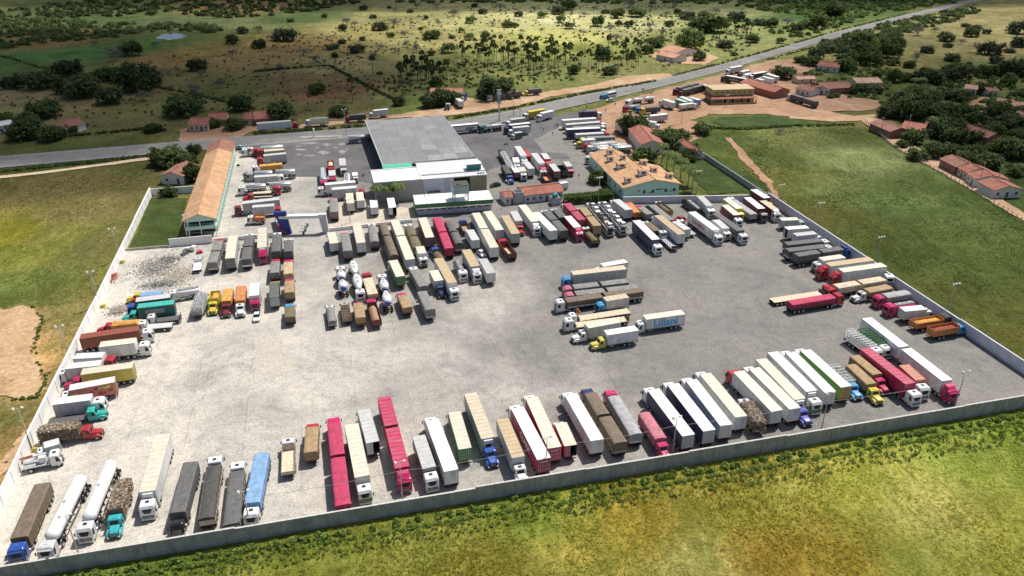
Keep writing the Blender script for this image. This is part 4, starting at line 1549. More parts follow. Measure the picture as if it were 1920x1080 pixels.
# ---- long motel
R = thing('motel_building', 'long two-storey mint motel with an orange tiled gable roof', 'building', (-100.4, 219.6, 0), ROT)
walls(R, 0, 9.0, 4.5, 84, 5.8, MINT, 7.7)
tile_roof(R, 0, 9.0, .3, 70, 5.8, 7.8, T_OR)
tile_roof(R, 0, 9.0, 71, 84, 5.82, 7.82, T_OLD)
m = MB()
for x in (.0, .75, 4.4, 8.75):
    m.box(x, x + .25, .3, .55, 0, 5.7, 0)
m.box(.26, 8.74, .32, .5, 2.5, 3.6, 1)
m.box(.0, 9.0, .5, 4.5, 2.7, 2.9, 1)
m.add([(0, .3, 5.2), (9, .3, 5.2), (9, .3, 5.7), (4.5, .3, 7.6), (0, .3, 5.7), (0, .5, 5.2), (9, .5, 5.2), (9, .5, 5.7), (4.5, .5, 7.6), (0, .5, 5.7)], [(0, 1, 2, 3, 4), (9, 8, 7, 6, 5), (0, 5, 6, 1)], 1)
ob('veranda', m.mesh('veranda', [FRAMEW, MINT]), R)
DOORT = plain((.16, .3, .33), .6, name='teal_door')
for k in range(20):
    opening(R, 'x+', 7.5 + 3.75 * k, .02, 1.0, 2.1, 'door', DOORT, True, 9.0)
    opening(R, 'x+', 9.2 + 3.75 * k, 1.0, 1.1, 1.0, 'window', None, True, 9.0)
    opening(R, 'x+', 7.6 + 3.75 * k, 3.8, 1.3, 1.1, 'window', None, True, 9.0)
opening(R, 'y-', 4.5, 3.0, 7.5, 2.4, 'door', DARKO, False, 4.48)
opening(R, 'y-', 4.5, .1, 7.5, 2.3, 'door', DARKO, False, 4.48)
fin = MB().box(9.03, 9.1, 0, .3, .1, 5.6, 0).mesh('wall_fin', [plain((.62, .74, .68), .8, name='pale_mint')])
for k in range(19):
    ob('wall_fin', fin, R, (0, 6 + 3.75 * k, 0))

# ---- small house beside the motel
def house(label, A, B, dep, he, hr, roof, wallm, ridge='v', nwin=2, door=True, at=.5, group='houses', name='house', win=None):
    a, b = G(*A, he), G(*B, he)
    d = Vector((b.x - a.x, b.y - a.y, 0))
    w = d.length
    R = thing(name, label, 'house', (a.x, a.y, 0), math.atan2(d.y, d.x), group)
    walls(R, 0, w, .35, dep, he, wallm, hr, ridge, at)
    tile_roof(R, 0, w, .35, dep, he + .02, hr, roof, ridge, at, .4)
    n = nwin + (1 if door else 0)
    for k in range(n):
        x = w * (k + .5) / n
        if door and k == n // 2:
            opening(R, 'y-', x, 0, .95, 2.05, 'door', plain((.12, .08, .06), .7, name='wood_door'), True, .35)
        else:
            opening(R, 'y-', x, 1.0, 1.0, 1.0, 'window', None, True, .35)
    return R


WCREAM = plain((.6, .52, .38), .85, name='cream_render')
WWHITE = plain((.68, .66, .62), .85, name='white_house_render')
WBRICK = plain((.3, .13, .09), .9, var=.3, scale=3, name='brick_wall')
HS = 'houses beyond the highway'
VS = 'village houses beside the green field'
house('white gabled house with brown tiles beside the motel', (300, 330), (342, 331), 13, 3.0, 4.6, T_OLD, WWHITE, 'v', 1)
house('low tiled house at the end of the roadside row, beside a big round tree', (354, 235), (389, 234), 12, 2.8, 4.6, T_RED, WCREAM, 'u', 3, group=HS)
house('tiled middle house of the roadside row', (391, 226), (424, 224), 12, 2.8, 4.6, T_RED, WCREAM, 'u', 2, group=HS)
house('small tiled house half hidden behind the roadside tree', (456, 224), (480, 223), 12, 2.8, 4.4, T_RED, WCREAM, 'u', 1, group=HS)
house('broad tiled house of the roadside row next to the white trailer', (478, 224), (513, 221), 14, 3.0, 4.8, T_RED, WBRICK, 'u', 2, group=HS)
house('old tiled house among trees in the dark field corner', (86, 240), (122, 243), 12, 2.9, 4.6, T_OLD, WWHITE, 'v', 1, group=HS)
house('small brick shed with a lean roof beside the old tiled house', (124, 229), (150, 226), 8, 2.6, 3.4, T_OLD, WBRICK, 'u', 1, group=HS)
house('white walled shed at the picture edge near the highway', (-8, 238), (26, 232), 9, 3.4, 4.2, plain((.6, .6, .58), name='sheet_roof'), WWHITE, 'u', 1, group=HS)
house('salmon tiled house behind a clipped hedge by the dirt verge', (806, 178), (866, 178), 13, 3.0, 5.0, tiles((.5, .23, .14)), WWHITE, 'u', 3, group=HS)
house('low wing of the white house at the palm grove edge', (1230, 102), (1263, 109), 12, 3.0, 4.8, tiles((.52, .27, .17)), WWHITE, 'u', 2, group=HS)
house('tall wing of the white house at the palm grove edge', (1265, 101), (1307, 94), 14, 3.2, 5.6, tiles((.52, .27, .17)), WWHITE, 'v', 3, group=HS)
house('brick house with clay tiles behind the restaurant', (1453, 173), (1482, 169), 26, 3.4, 5.2, T_RED, WBRICK, 'v', 1, group=VS)
house('white cottage with two dark doors facing the dirt lot', (1492, 165), (1519, 171), 9, 3.0, 4.6, T_OLD, WWHITE, 'u', 2, group=VS)
house('second white cottage with a gable beside the dirt lot', (1527, 166), (1556, 168), 9, 3.0, 4.6, T_OLD, WWHITE, 'v', 2, group=VS)
house('long brown roofed house behind the white cottages', (1546, 167), (1601, 164), 13, 3.0, 5.0, T_OLD, WBRICK, 'u', 3, group=VS)
house('clay roofed house among trees nearest to the highway', (1533, 123), (1572, 127), 12, 3.0, 4.8, T_RED, WWHITE, 'u', 2, group=VS)
house('house with a pale patched roof in the village trees', (1608, 156), (1655, 155), 12, 3.0, 4.6, tiles((.55, .36, .25)), WCREAM, 'u', 2, group=VS)
house('tiny pale hut beside a shrub in the village', (1497, 149), (1530, 148), 7, 2.6, 3.6, tiles((.5, .3, .2)), WCREAM, 'u', 1, group=VS)
house('small pink roofed house deep in the village trees', (1810, 166), (1832, 168), 9, 2.8, 4.2, tiles((.5, .28, .2)), WWHITE, 'u', 1, group=VS)
house('small brown house beside the village clearing', (1854, 171), (1874, 171), 9, 2.8, 4.0, T_OLD, WCREAM, 'u', 1, group=VS)
house('brick row house at the head of the dirt street', (1630, 231), (1668, 247), 10, 3.0, 4.6, T_OLD, WBRICK, 'u', 4, group=VS)
house('wide tiled house behind the brick row house', (1690, 240), (1730, 246), 12, 3.0, 4.8, T_RED, WCREAM, 'u', 2, group=VS)
house('narrow tiled house between two wider roofs of the street', (1731, 239), (1751, 242), 11, 3.0, 4.6, T_OLD, WCREAM, 'u', 1, group=VS)
house('last tiled house of the street row before the trees', (1756, 241), (1795, 251), 12, 3.0, 4.6, T_RED, WBRICK, 'u', 2, group=VS)
house('large brown gabled barn between village trees', (1853, 259), (1881, 256), 16, 3.4, 5.2, T_OLD, WBRICK, 'v', 1, group=VS)
house('house cut by the picture edge above the barn', (1896, 216), (1930, 224), 10, 3.0, 4.6, T_OLD, WWHITE, 'u', 2, group=VS)
house('shadowed brown house at the bend of the dirt street', (1762, 298), (1791, 313), 9, 3.0, 4.6, T_OLD, WBRICK, 'u', 2, group=VS)
house('pale fronted house halfway down the dirt street', (1795, 314), (1812, 323), 10, 3.0, 4.6, T_RED, WCREAM, 'u', 2, group=VS)
house('red tiled house with a blue-white front on the dirt street', (1813, 325), (1826, 335), 12, 3.0, 4.6, T_RED, WWHITE, 'u', 1, group=VS)
house('white gabled house with red tiles, lowest on the dirt street', (1866, 357), (1918, 355), 9, 3.0, 4.4, T_RED, WWHITE, 'v', 2, group=VS)
house('white depot with a rust red roof behind the mint hotel', (1203, 272), (1245, 271), 24, 4.2, 6.0, T_RED, WWHITE, 'v', 2, False)
house('narrow annexe with a red roof at the hotel lawn', (1303, 286), (1318, 285), 16, 3.0, 4.2, T_RED, WWHITE, 'v', 1, False)
house('small red roofed kiosk behind the hedge beside the concrete tank', (949, 371), (965, 369), 7, 2.8, 3.6, T_RED, WWHITE, 'u', 1)
house('long red roofed washroom building behind the hedge', (984, 367), (1056, 359), 9, 3.0, 4.4, T_RED, plain((.55, .54, .58), .85, name='lilac_render'), 'u', 5)

# ---- fuel station canopy
R = thing('fuel_canopy', 'huge grey sheet-metal fuel station canopy beside the highway', 'canopy', (-47.0, 271.5, 0), math.radians(15.3))
CWD, CLN, CH = 34.0, 63.5, 6.6
def weathered(c):
    m, nt, b = _nt('canopy_sheet')
    pos = geopos(nt)
    st = noise(nt, .6, 6, .7, mapping(nt, pos, (1.8, .22, 1), (0, 0, -.26)))
    bl = noise(nt, .12, 5, .65, pos)
    q = ramp(nt, bl, [(.3, tuple(x * .82 for x in c)), (.6, c), (.8, tuple(x * 1.15 for x in c))])
    q = mix(nt, ramp(nt, st, [(.48, 0), (.72, .5)]), q, (.13, .115, .1))
    nt.links.new(q, b.inputs['Base Color'])
    b.inputs['Roughness'].default_value = .55
    b.inputs['Metallic'].default_value = .2
    return m


pm = [weathered(c) for c in ((.255, .255, .255), (.24, .24, .24), (.275, .275, .275), (.33, .33, .325), (.225, .225, .22))]
rr = random.Random(3)
NXc, NYc = 6, 9
for i in range(NXc):
    for j in range(NYc):
        mi = rr.choice((0, 0, 0, 1, 1, 2)) if not (j < 3 and i > 2) else rr.choice((3, 3, 2, 4))
        key = ('cpan', mi)

        def mk(mi=mi):
            w, l = CWD / NXc, CLN / NYc
            m = MB().box(.01, w - .01, .01, l - .01, 0, .06, 0)
            for k in range(int(w / .7)):
                m.prism([(.35 + .7 * k - .08, .06), (.35 + .7 * k + .08, .06), (.35 + .7 * k + .04, .1), (.35 + .7 * k - .04, .1)], .02, l - .02, 0)
            return m.mesh('roof_panel', [pm[mi]])
        ob('roof_panel', cached(key, mk), R, (i * CWD / NXc, j * CLN / NYc, CH + (i + .5) / NXc * .4))
m = MB()
fw = plain((.72, .72, .7), .5, name='white_fascia')
m.box(-.15, 0, -.15, CLN + .15, CH - .7, CH + .25, 0)
m.box(CWD, CWD + .15, -.15, CLN + .15, CH - .3, CH + .65, 0)
m.box(0, CWD, -.15, 0, CH - .5, CH + .1, 0)
m.box(0, CWD, CLN, CLN + .15, CH - .5, CH + .1, 0)
ob('fascia', m.mesh('fascia', [fw]), R)
for x in (5, 17, 29):
    for y in (4, 18, 32, 46, 60):
        ob('column', cached('ccol', lambda: MB().box(-.3, .3, -.3, .3, 0, CH - .02, 0).mesh('column', [fw])), R, (x, y, 0))
for x in (11, 23):
    for y in (14, 26, 38, 50):
        q = Vector((-47.0, 271.5, 0)) + Matrix.Rotation(math.radians(15.3), 3, 'Z') @ Vector((x, y, 0))
        P_ = thing('fuel_pump', 'green and white fuel pump on its island beneath the canopy', 'pump', (q.x, q.y, .06), math.radians(15.3), 'fuel pumps under the canopy')
        ob('cabinet', cached('fpump', lambda: MB().loft([rrect(-.35, .35, .6, z, .08) for z in (.15, 1.9)], 0).mesh('cabinet', [paint(C['green'], name='pump_paint')])), P_)
        ob('plinth', cached('fplin', lambda: MB().loft([rrect(-.6, .6, 2.2, z, .3) for z in (0, .15)], 0).mesh('plinth', [CONC])), P_)

# ---- station shop: three blocks under flat roofs
R = thing('station_building', 'flat-roofed station building with brown facade and white roof under palms', 'building', (-46.8, 250.6, 0), ROT)
BRW = plain((.44, .4, .37), .85, var=.12, scale=1.5, name='brown_facade')
OLV = plain((.3, .27, .17), .85, var=.2, scale=.8, name='olive_facade')
LAV = plain((.68, .68, .73), .8, var=.07, scale=.6, name='lavender_render')
ob('facade', MB().box(0, 16.2, 0, 13.5, -.2, 7.0, 0).mesh('facade', [BRW]), R)
m = MB().box(-.15, 16.35, -.15, 13.65, 7.0, 7.12, 0)
for a in ((-.2, 16.4, -.2, .1), (-.2, 16.4, 13.4, 13.7), (-.2, .1, .1, 13.4), (16.1, 16.4, .1, 13.4)):
    m.box(*a, 7.12, 7.45, 0)
ob('flat_roof', m.mesh('flat_roof', [plain((.8, .79, .77), .7, var=.05, name='white_roof')]), R)
for k in range(4):
    opening(R, 'x-', 2.0 + 3 * k, 1.4, 1.9, 4.2, 'window', plain((.16, .2, .3), .25, name='blue_pane'), True, 0)
ob('facade', MB().box(16.4, 27.5, 1.2, 12, -.2, 6.6, 0).mesh('facade', [LAV]), R)
m = MB().box(27.5, 39.2, 9.0, 12, -.2, 6.6, 0).box(38.9, 39.2, .9, 9.0, -.2, 6.6, 0).box(33.2, 38.9, .9, 1.1, -.2, 6.6, 0)
ob('facade', m.mesh('facade', [OLV]), R)
m = MB().box(27.4, 33.2, 8.9, 9.0, 3.4, 6.2, 0).box(27.6, 33.0, 3, 8.9, 3.2, 3.4, 1)
ob('balcony', m.mesh('balcony', [plain((.42, .5, .44), .8, name='pale_green')  , WOODB]), R)
for k in range(3):
    opening(R, 'y-', 28.6 + 1.8 * k, 5.2, 1.2, .6, 'window', None, False, 8.88)
m = MB()
for z0_, y0_, y1_ in ((6.6, 1.0, 5.2), (6.9, 5.2, 19.0)):
    m.box(16.4, 39.6, y0_, y1_, z0_, z0_ + .12, 0)
m.box(16.4, 39.6, .85, 1.0, 6.5, 6.85, 0)
ob('flat_roof', m.mesh('flat_roof', [plain((.55, .55, .56), .6, .1, .1, name='grey_roof')]), R)
m = MB().box(33.5, 38.3, 6.2, 9.0, 7.02, 9.1, 0).box(33.2, 38.6, 5.9, 9.3, 9.1, 9.3, 1)
ob('roof_tank', m.mesh('roof_tank', [plain((.03, .19, .18), .6, name='dark_teal'), LAV]), R)
for k in range(3):
    ob('air_conditioner', cached('acu', lambda: MB().box(0, .7, 0, .4, 0, .55, 0).box(.1, .6, -.02, 0, .08, .48, 1).mesh('air_conditioner', [LAV, BLACKP])), R, (36.2 + .95 * k, 2.4, 6.72))
m = MB()
for x in (24.4, 25.6):
    m.bar((x, 1.05, 0), (x, 1.05, 6.6), .05)
for k in range(11):
    m.bar((24.4, 1.05, .5 + .55 * k), (25.6, 1.05, .5 + .55 * k), .04)
ob('wall_ladder', m.mesh('wall_ladder', [GALV]), R)
m = MB()
for k in range(28):
    m.box(16.6 + .7 * k * .0 + k * .38 - 12.3, 16.6 + k * .38 - 12.0, 13.75, 19.4, 7.15 + .008 * (k % 2), 7.22 + .008 * (k % 2), 0)
ob('green_sheet', m.mesh('green_sheet', [plain((.1, .52, .33), .5, name='green_sheeting')]), R)
ob('awning', MB().prism([(18, 2.0), (22.5, 2.0), (22.5, 2.25), (18, 2.25)], .0, 1.2, 0).mesh('awning', [plain((.22, .1, .05), .8, name='rust_awning')]), R)
ob('billboard', MB().box(17.0, 20.5, .95, 1.15, 1.2, 2.6, 0).mesh('billboard', [FRAMEW]), R)

# ---- low shop with green band
R = thing('shop_building', 'low shop with white roof, green fascia band and a row of slot windows', 'building', (-31.6, 239.0, 0), math.radians(11.0))
LAV2 = plain((.62, .61, .7), .85, var=.08, scale=.7, name='lavender_wall')
ob('wall', MB().box(0, 25.2, 0, 8.0, -.2, 3.3, 0).mesh('wall', [LAV2]), R)
m = MB().box(-.3, 25.6, -1.0, 8.3, 4.0, 4.12, 0)
for k in range(13):
    m.box(-.2 + 2.0 * k, -.1 + 2.0 * k, -.9, 8.2, 4.12, 4.18, 0)
ob('roof', m.mesh('roof', [plain((.76, .75, .74), .6, var=.08, name='white_sheet')]), R)
ob('fascia', MB().box(-.35, 25.65, -1.1, -1.0, 2.95, 4.25, 0).box(-.4, -.3, -1.1, 8.3, .0, 4.25, 0).mesh('fascia', [paint(C['green'], .5, name='green_fascia')]), R)
ob('awning', MB().prism([(-.2, 2.6), (25.5, 2.6), (25.5, 2.9), (-.2, 2.9)], -1.7, 0, 0).mesh('awning', [plain((.8, .74, .58), .7, name='cream_awning')]), R)
for k in range(10):
    opening(R, 'y-', 1.6 + 2.45 * k, 1.5, 1.7, .5, 'window', plain((.012, .018, .06), .3, name='slot_glass'), False, 0)

# ---- water tower
R = thing('water_tower', 'mint concrete water tank on four legs before the low shop', 'water tower', (-19.0, 241.0, 0), ROT)
TG = plain((.42, .55, .5), .8, var=.12, name='pale_teal_concrete')
for x in (0, 4.4):
    for y in (0, 4.0):
        ob('leg', cached('wtleg', lambda: MB().box(0, .4, 0, .4, 0, 6.6, 0).mesh('leg', [TG])), R, (x, y, 0))
ob('tank', MB().box(-.2, 5.0, -.2, 4.6, 6.6, 9.4, 0).mesh('tank', [TG]), R)
ob('tank_lid', MB().box(-.3, 5.1, -.3, 4.7, 9.4, 9.55, 0).box(1, 2, 1, 2, 9.55, 9.75, 0).mesh('tank_lid', [plain((.07, .065, .06), .9, name='sooty_concrete')]), R)
ob('brace', MB().box(.4, 4.4, .1, .3, 3.2, 3.5, 0).box(.1, .3, .4, 4.0, 3.2, 3.5, 0).box(4.5, 4.7, .4, 4.0, 3.2, 3.5, 0).mesh('brace', [TG]), R)

# ---- entrance gate
R = thing('entrance_gate', 'entrance gate with slanted blue pylon, white beam and white pillar', 'gate', (-72.4, 223.6, 0), math.radians(4))
ob('pylon', MB().loft([[(a, -.6, z), (b, -.6, z), (b, .6, z), (a, .6, z)] for z, a, b in ((0, 1.0, 3.4), (3.5, -.1, 2.9), (7.4, -1.4, 2.4))], 0).mesh('pylon', [paint((.02, .03, .2) and C['blue'], .5, name='blue_pylon') if False else plain((.018, .03, .23), .5, var=.1, name='blue_pylon')]), R)
ob('beam', MB().box(.2, 13.8, -.9, .9, 5.2, 6.1, 0).mesh('beam', [plain((.7, .7, .68), .7, var=.06, name='white_beam')]), R)
ob('pillar', MB().loft([[(a, -.8, z), (b, -.8, z), (b, .8, z), (a, .8, z)] for z, a, b in ((0, 13.2, 15.0), (5.2, 12.4, 14.6), (6.3, 12.3, 14.7))], 0).mesh('pillar', [plain((.55, .55, .56), .7, var=.06, name='grey_pillar')]), R)
m = MB()
for k in range(4):
    x, y = 7.2 + .15 * (k % 2), -1.0 + 2.2 * k
    m.box(x - .3, x + .3, y - .4, y + .4, 0, 1.0, 0)
    m.bar((x, y, .9), (x - 1.5, y + .2, 1.1), .06)
ob('barrier', m.mesh('barrier', [plain((.12, .2, .15), .6, name='barrier_paint')]), R)

# ---- mint hotel
R = thing('hotel_building', 'mint hotel with broad orange tiled roof and roof lanterns', 'building', (38.6, 253.2, 0), math.radians(12.5))
walls(R, 0, 20.4, 0, 20, 4.6, MINT, 6.9, 'v', .54)
walls(R, .3, 12.6, 20, 39, 4.5, MINT, 6.7, 'v', .62)
tile_roof(R, 0, 20.4, 0, 19.6, 4.62, 7.0, T_OR, 'v', .54, .7)
tile_roof(R, .3, 12.6, 20.8, 39, 4.55, 6.8, T_OR, 'v', .62, .6)
for x in (7.6, 10.8, 15.6, 19.0 - .3):
    opening(R, 'y-', x, 1.9, 1.1, 1.2, 'window', None, True, 0)
for x in (5.6, 13.0, 14.0, 12.2):
    opening(R, 'y-', x, 2.8, .8, .4, 'window', None, False, 0)
for k in range(6):
    opening(R, 'x-', 3 + 5.6 * k, 1.8, 1.2, 1.2, 'window', None, True, 0 if k < 3 else .3)
for k in range(5):
    opening(R, 'y-', 7 + 2.6 * k, .02, 2.0, .35, 'vent', plain((.05, .09, .09), name='vent_dark'), False, 0)
for k, x in enumerate((9.8, 17.4)):
    ob('air_conditioner', cached('acu2', lambda: MB().box(-.4, .4, -.4, 0, 0, .55, 0).box(-.3, .3, -.42, -.4, .08, .48, 1).mesh('air_conditioner', [FRAMEW, BLACKP])), R, (x, 0, 1.9))
for x, y, s in ((2.6, 3.5, 1.0), (9.0, 6.5, 1.3), (14.5, 9.5, 1.0), (18.4, 4.5, 1.0), (5.2, 18.0, 1.4), (13.6, 17.5, 1.1), (4.0, 26.5, 1.0), (6.0, 33.0, 1.0), (8.4, 24.5, .8)):
    L_ = ob('roof_lantern', cached('lantw', lambda: MB().box(-1.1, 1.1, -.85, .85, -.7, 1.6, 0).mesh('roof_lantern', [plain((.82, .85, .82), .8, name='lantern_wall')])), R, (x, y, (4.62 + (x + .7) / 11.7 * 2.38 if x < 11 else 4.62 + (21.1 - x) / 10.1 * 2.38) if y < 20 else (4.55 + (x + .3) / 8.2 * 2.25 if x < 7.9 else 4.55 + (13.2 - x) / 5.3 * 2.25)), (0, 0, 0), (s, s, 1))
    ob('lantern_window', cached('lantg', lambda: MB().box(-.55, .55, -.88, -.851, .55, 1.25, 0).box(1.101, 1.13, -.5, .5, .55, 1.25, 0).box(-1.13, -1.101, -.5, .5, .55, 1.25, 0).mesh('lantern_window', [GLASS])), L_)
    ob('lantern_roof', cached('lantr', lambda: MB().loft([[(-1.4, -1.15, 1.6), (1.4, -1.15, 1.6), (1.4, 1.15, 1.6), (-1.4, 1.15, 1.6)], [(-1.4, -1.15, 1.7), (1.4, -1.15, 1.7), (1.4, 1.15, 1.7), (-1.4, 1.15, 1.7)], [(-1.2, -.1, 1.98), (1.2, -.1, 1.98), (1.2, .1, 1.98), (-1.2, .1, 1.98)]], 0).mesh('lantern_roof', [T_OR])), L_)

# ---- yellow restaurant on the dirt lot
a, b = G(1334, 186, 3), G(1421, 183, 3)
d = Vector((b.x - a.x, b.y - a.y, 0))
w = d.length
R = thing('restaurant_building', 'two-storey yellow restaurant with a red tiled veranda roof', 'building', (a.x, a.y, 0), math.atan2(d.y, d.x))
YEL = plain((.5, .4, .17), .85, var=.1, name='yellow_render')
ob('wall', MB().box(2.5, w - .5, 3.0, 15, -.2, 3.4, 0).mesh('wall', [YEL]), R)
ob('upper_wall', MB().box(2.0, w - 1.0, 3.2, 14, 3.4, 6.6, 0).mesh('upper_wall', [YEL]), R)
ob('parapet', MB().box(1.7, w - .7, 2.9, 14.3, 6.6, 6.9, 0).mesh('parapet', [plain((.46, .35, .2), .85, name='parapet')]), R)
m = MB()
m.add([(0, 0, 2.9), (w, 0, 2.9), (w - .6, 3.15, 3.9), (2.0, 3.15, 3.9), (0, 0, 2.75), (w, 0, 2.75), (w - .6, 3.15, 3.7), (2.0, 3.15, 3.7)], [(0, 1, 2, 3), (7, 6, 5, 4), (0, 4, 5, 1), (1, 5, 6, 2), (2, 6, 7, 3), (3, 7, 4, 0)], 0)
m.add([(0, .02, 2.9), (2.0, 3.15, 3.9), (2.0, 14, 3.9), (0, 14, 2.9), (0, .02, 2.75), (2.0, 3.15, 3.7), (2.0, 14, 3.7), (0, 14, 2.75)], [(0, 1, 2, 3), (7, 6, 5, 4), (0, 3, 7, 4)], 0)
ob('veranda_roof', m.mesh('veranda_roof', [T_RED]), R)
for k in range(9):
    ob('veranda_post', cached('vpost', lambda: MB().box(-.12, .12, -.12, .12, 0, 2.8, 0).mesh('veranda_post', [YEL])), R, (.3 + (w - .6) * k / 8, .25, 0))
for k in range(7):
    opening(R, 'y-', 4 + (w - 7) * k / 6, 5.0, 1.1, .8, 'window', None, True, 3.2)
for k in range(5):
    opening(R, 'y-', 4.5 + (w - 8) * k / 4, .05, 1.4, 2.2, 'door', DARKO, True, 3.0)
ob('parapet_wall', MB().box(.2, w, .1, .3, 0, .8, 0).mesh('parapet_wall', [YEL]), R)

# ---- concrete tanks behind the hedge
for (x, y, s, lab) in ((965, 383, 3.2, 'grey concrete water tank beside the small kiosk'), (1035, 386, 3.0, 'grey concrete tank base carrying two teal barrels')):
    p = G(x, y)
    R = thing('concrete_tank', lab, 'water tank', (p.x, p.y, 0), ROT)
    ob('tank_wall', MB().box(0, s, 0, s, 0, 4.0 if x < 1000 else 2.6, 0).mesh('tank_wall', [plain((.42, .42, .42), .9, var=.2, name='raw_concrete')]), R)
    ob('tank_opening', MB().box(.2, s - .2, .2, s - .2, 4.0 if x < 1000 else 2.6, 4.03 if x < 1000 else 2.63, 0).mesh('tank_opening', [DARKO]), R)
    if x > 1000:
        for k in range(2):
            T_ = thing('water_barrel', ('front' if k == 0 else 'rear') + ' teal plastic water barrel on the concrete tank base', 'barrel', (p.x + .8 + .4 * k, p.y + 1.0 + 1.3 * k, 2.64), 0)
            ob('barrel_body', cached('barr', lambda: MB().loft([[(r * math.cos(2 * math.pi * i / 14), r * math.sin(2 * math.pi * i / 14), z) for i in range(14)] for z, r in ((0, .62), (1.0, .7), (1.05, .74), (1.15, .74), (1.4, .3))], 0, True).mesh('barrel_body', [plain((.02, .26, .28), .4, name='teal_plastic')])), T_)
# ------------------------------------------------------------------ the lorries, row by row
# kind | roof point behind the cab | roof point at the tail | cab type | cab colour | side colour | top colour | options
ROWS = {}
ROWS['front'] = ('from the white wall beside the front wall', 'trucks parked along the grey front wall', lambda t: t[0], '''
st|35,1007|79,906|c|blue|ltan|brown|bd=.5
gas|91,1001|150,885|c|lgrey|white|white|
gas|162,966|207,857|c|white|white|white|
wd|214,954|231,896|h|turq|wood|wood|H=3.5
sb|276,921|306,814|c|white|white|cream|low=white
st|332,960|357,866|h|black|ltan|dgrey|bd=.4
st|401,872|386,970|c|white|beige|dark|H=2.9 bd=1.35 m=bulge
st|444,884|434,982|c|white|beige|dgrey|H=2.75 bd=1.35
st|472,942|491,849|c|white|blue|ltblue|
ro|541,838|540,884|d|white|beige|beige|H=1.9
rt|585,800|582,847|d|red|tan|tan|
st|626,792|643,946|c|mag|crim|crim|n2 H=3.6 bd=.3 split=.44
sb|679,893|659,795|c|white|lgrey|cream|low=lime
rb|682,768|699,829|d|white|white|lgrey|open=-1 H=3.9
sb|754,876|720,744|f|mag|crim|crim|n2 H=3.9 split=.55
rb|805,877|785,817|c|white|mgrey|lgrey|H=3.8
sb|810,787|846,882|c|white|white|white|
rb|852,772|872,841|d|green|green|cream|H=4.0
sb|915,821|882,737|h|blue|lgrey|beige|
rb|972,857|942,785|h|white|lgrey|ltan|H=4.0
sb|970,764|1020,860|c|white|crim|white|door=crim rtxt=CLARK txt=CLARK tc=white ts=1.9 to=.55 tz=.5
sb|997,745|1040,839|c|white|crim|cream|door=crim rtxt=CLARK
rb|1051,793|1070,835|d|white|crim|cream|open=-1 H=3.7
sb|1070,739|1120,825|c|white|white|white|
st|1107,736|1164,829|c|navy|ltan|brown|n2 H=3.7
st|1150,741|1193,813|c|mag|white|grey|m=bulge H=3.4
rt|1239,820|1208,773|h|mag|crim|pink|m=bulge H=3.4
sb|1225,730|1291,816|c|white|navy|white|
sb|1262,720|1330,807|c|white|navy|white|
sb|1296,712|1362,797|c|white|white|white|
sb|1322,700|1390,781|c|white|white|cream|
sb|1385,696|1457,770|c|red|white|cream|
wd|1400,750|1427,791|d|white|ltan|wood|H=3.5
sb|1414,690|1491,766|c|white|white|cream|
sb|1500,748|1427,673|h|violet|white|cream|
sb|1522,733|1449,660|c|white|white|white|low=lime
sb|1482,660|1557,735|c|white|white|white|
sb|1510,656|1587,725|c|white|lime|white|door=amber
cg|1595,713|1563,683|h|sky|lgrey|lgrey|H=3.0 ld=lgrey
rt|1635,719|1596,683|h|yellow|olive|tan|H=3.3
rt|1646,701|1603,666|h|mag|olive|tan|H=3.3
sb|1707,719|1622,653|c|white|crim|crim|door=lgrey
rb|1726,712|1695,684|c|white|salmon|salmon|H=3.8
sb|1776,713|1625,596|f|mag|white|white|n2 split=.49 H=4.2
cg|1637,647|1593,617|c|white|white|white|H=3.4
cg|1655,642|1617,615|c|white|green|green|H=3.4
''')
ROWS['whitewall'] = ('from the front wall along the white wall', 'trucks parked along the white side wall', lambda t: -t[1], '''
rf|94,862|43,873|d|white|white|grey|H=1.3
rb|82,835|110,827|s|white|lgrey|white|H=2.9 W=2.1
wd|149,795|71,804|h|red|wood|wood|H=3.5
rf|163,777|91,790|h|teal|dgrey|dgrey|H=1.5
rb|171,744|101,753|c|white|lgrey|white|H=3.9
rb|130,727|215,711|d|white|salmon|white|H=3.9 door=amber mural
sb|153,697|249,684|h|crim|lemon|cream|H=4.0 door=yellow
rb|124,687|189,680|d|white|white|white|H=3.8
rb|194,665|140,668|d|red|white|white|H=3.6
sb|254,638|187,646|c|white|white|cream|H=4.1
cn|260,615|150,631|c|white|rust|rust|
rt|209,604|262,600|h|red|ltan|amber|m=heap H=3.0
rf|276,610|322,606|d|white|lgrey|lgrey|H=1.6
rf|292,594|338,588|d|white|dgrey|dgrey|H=2.2 stk
sb|258,574|326,566|h|teal|dteal|teal|H=4.0 plate=.2,.72,2.2,3.1 txt=LEROSA-BOX tc=dark ts=.7 to=.46 tz=.52
sb|255,562|319,554|d|blue|dteal|lgrey|H=4.0
rt|264,551|303,547|h|yellow|lgrey|ltblue|H=2.3 bd=.5
bt|251,562|262,566|h|red|||
rk|330,544|374,537|d|white|white|white|H=2.9
''')
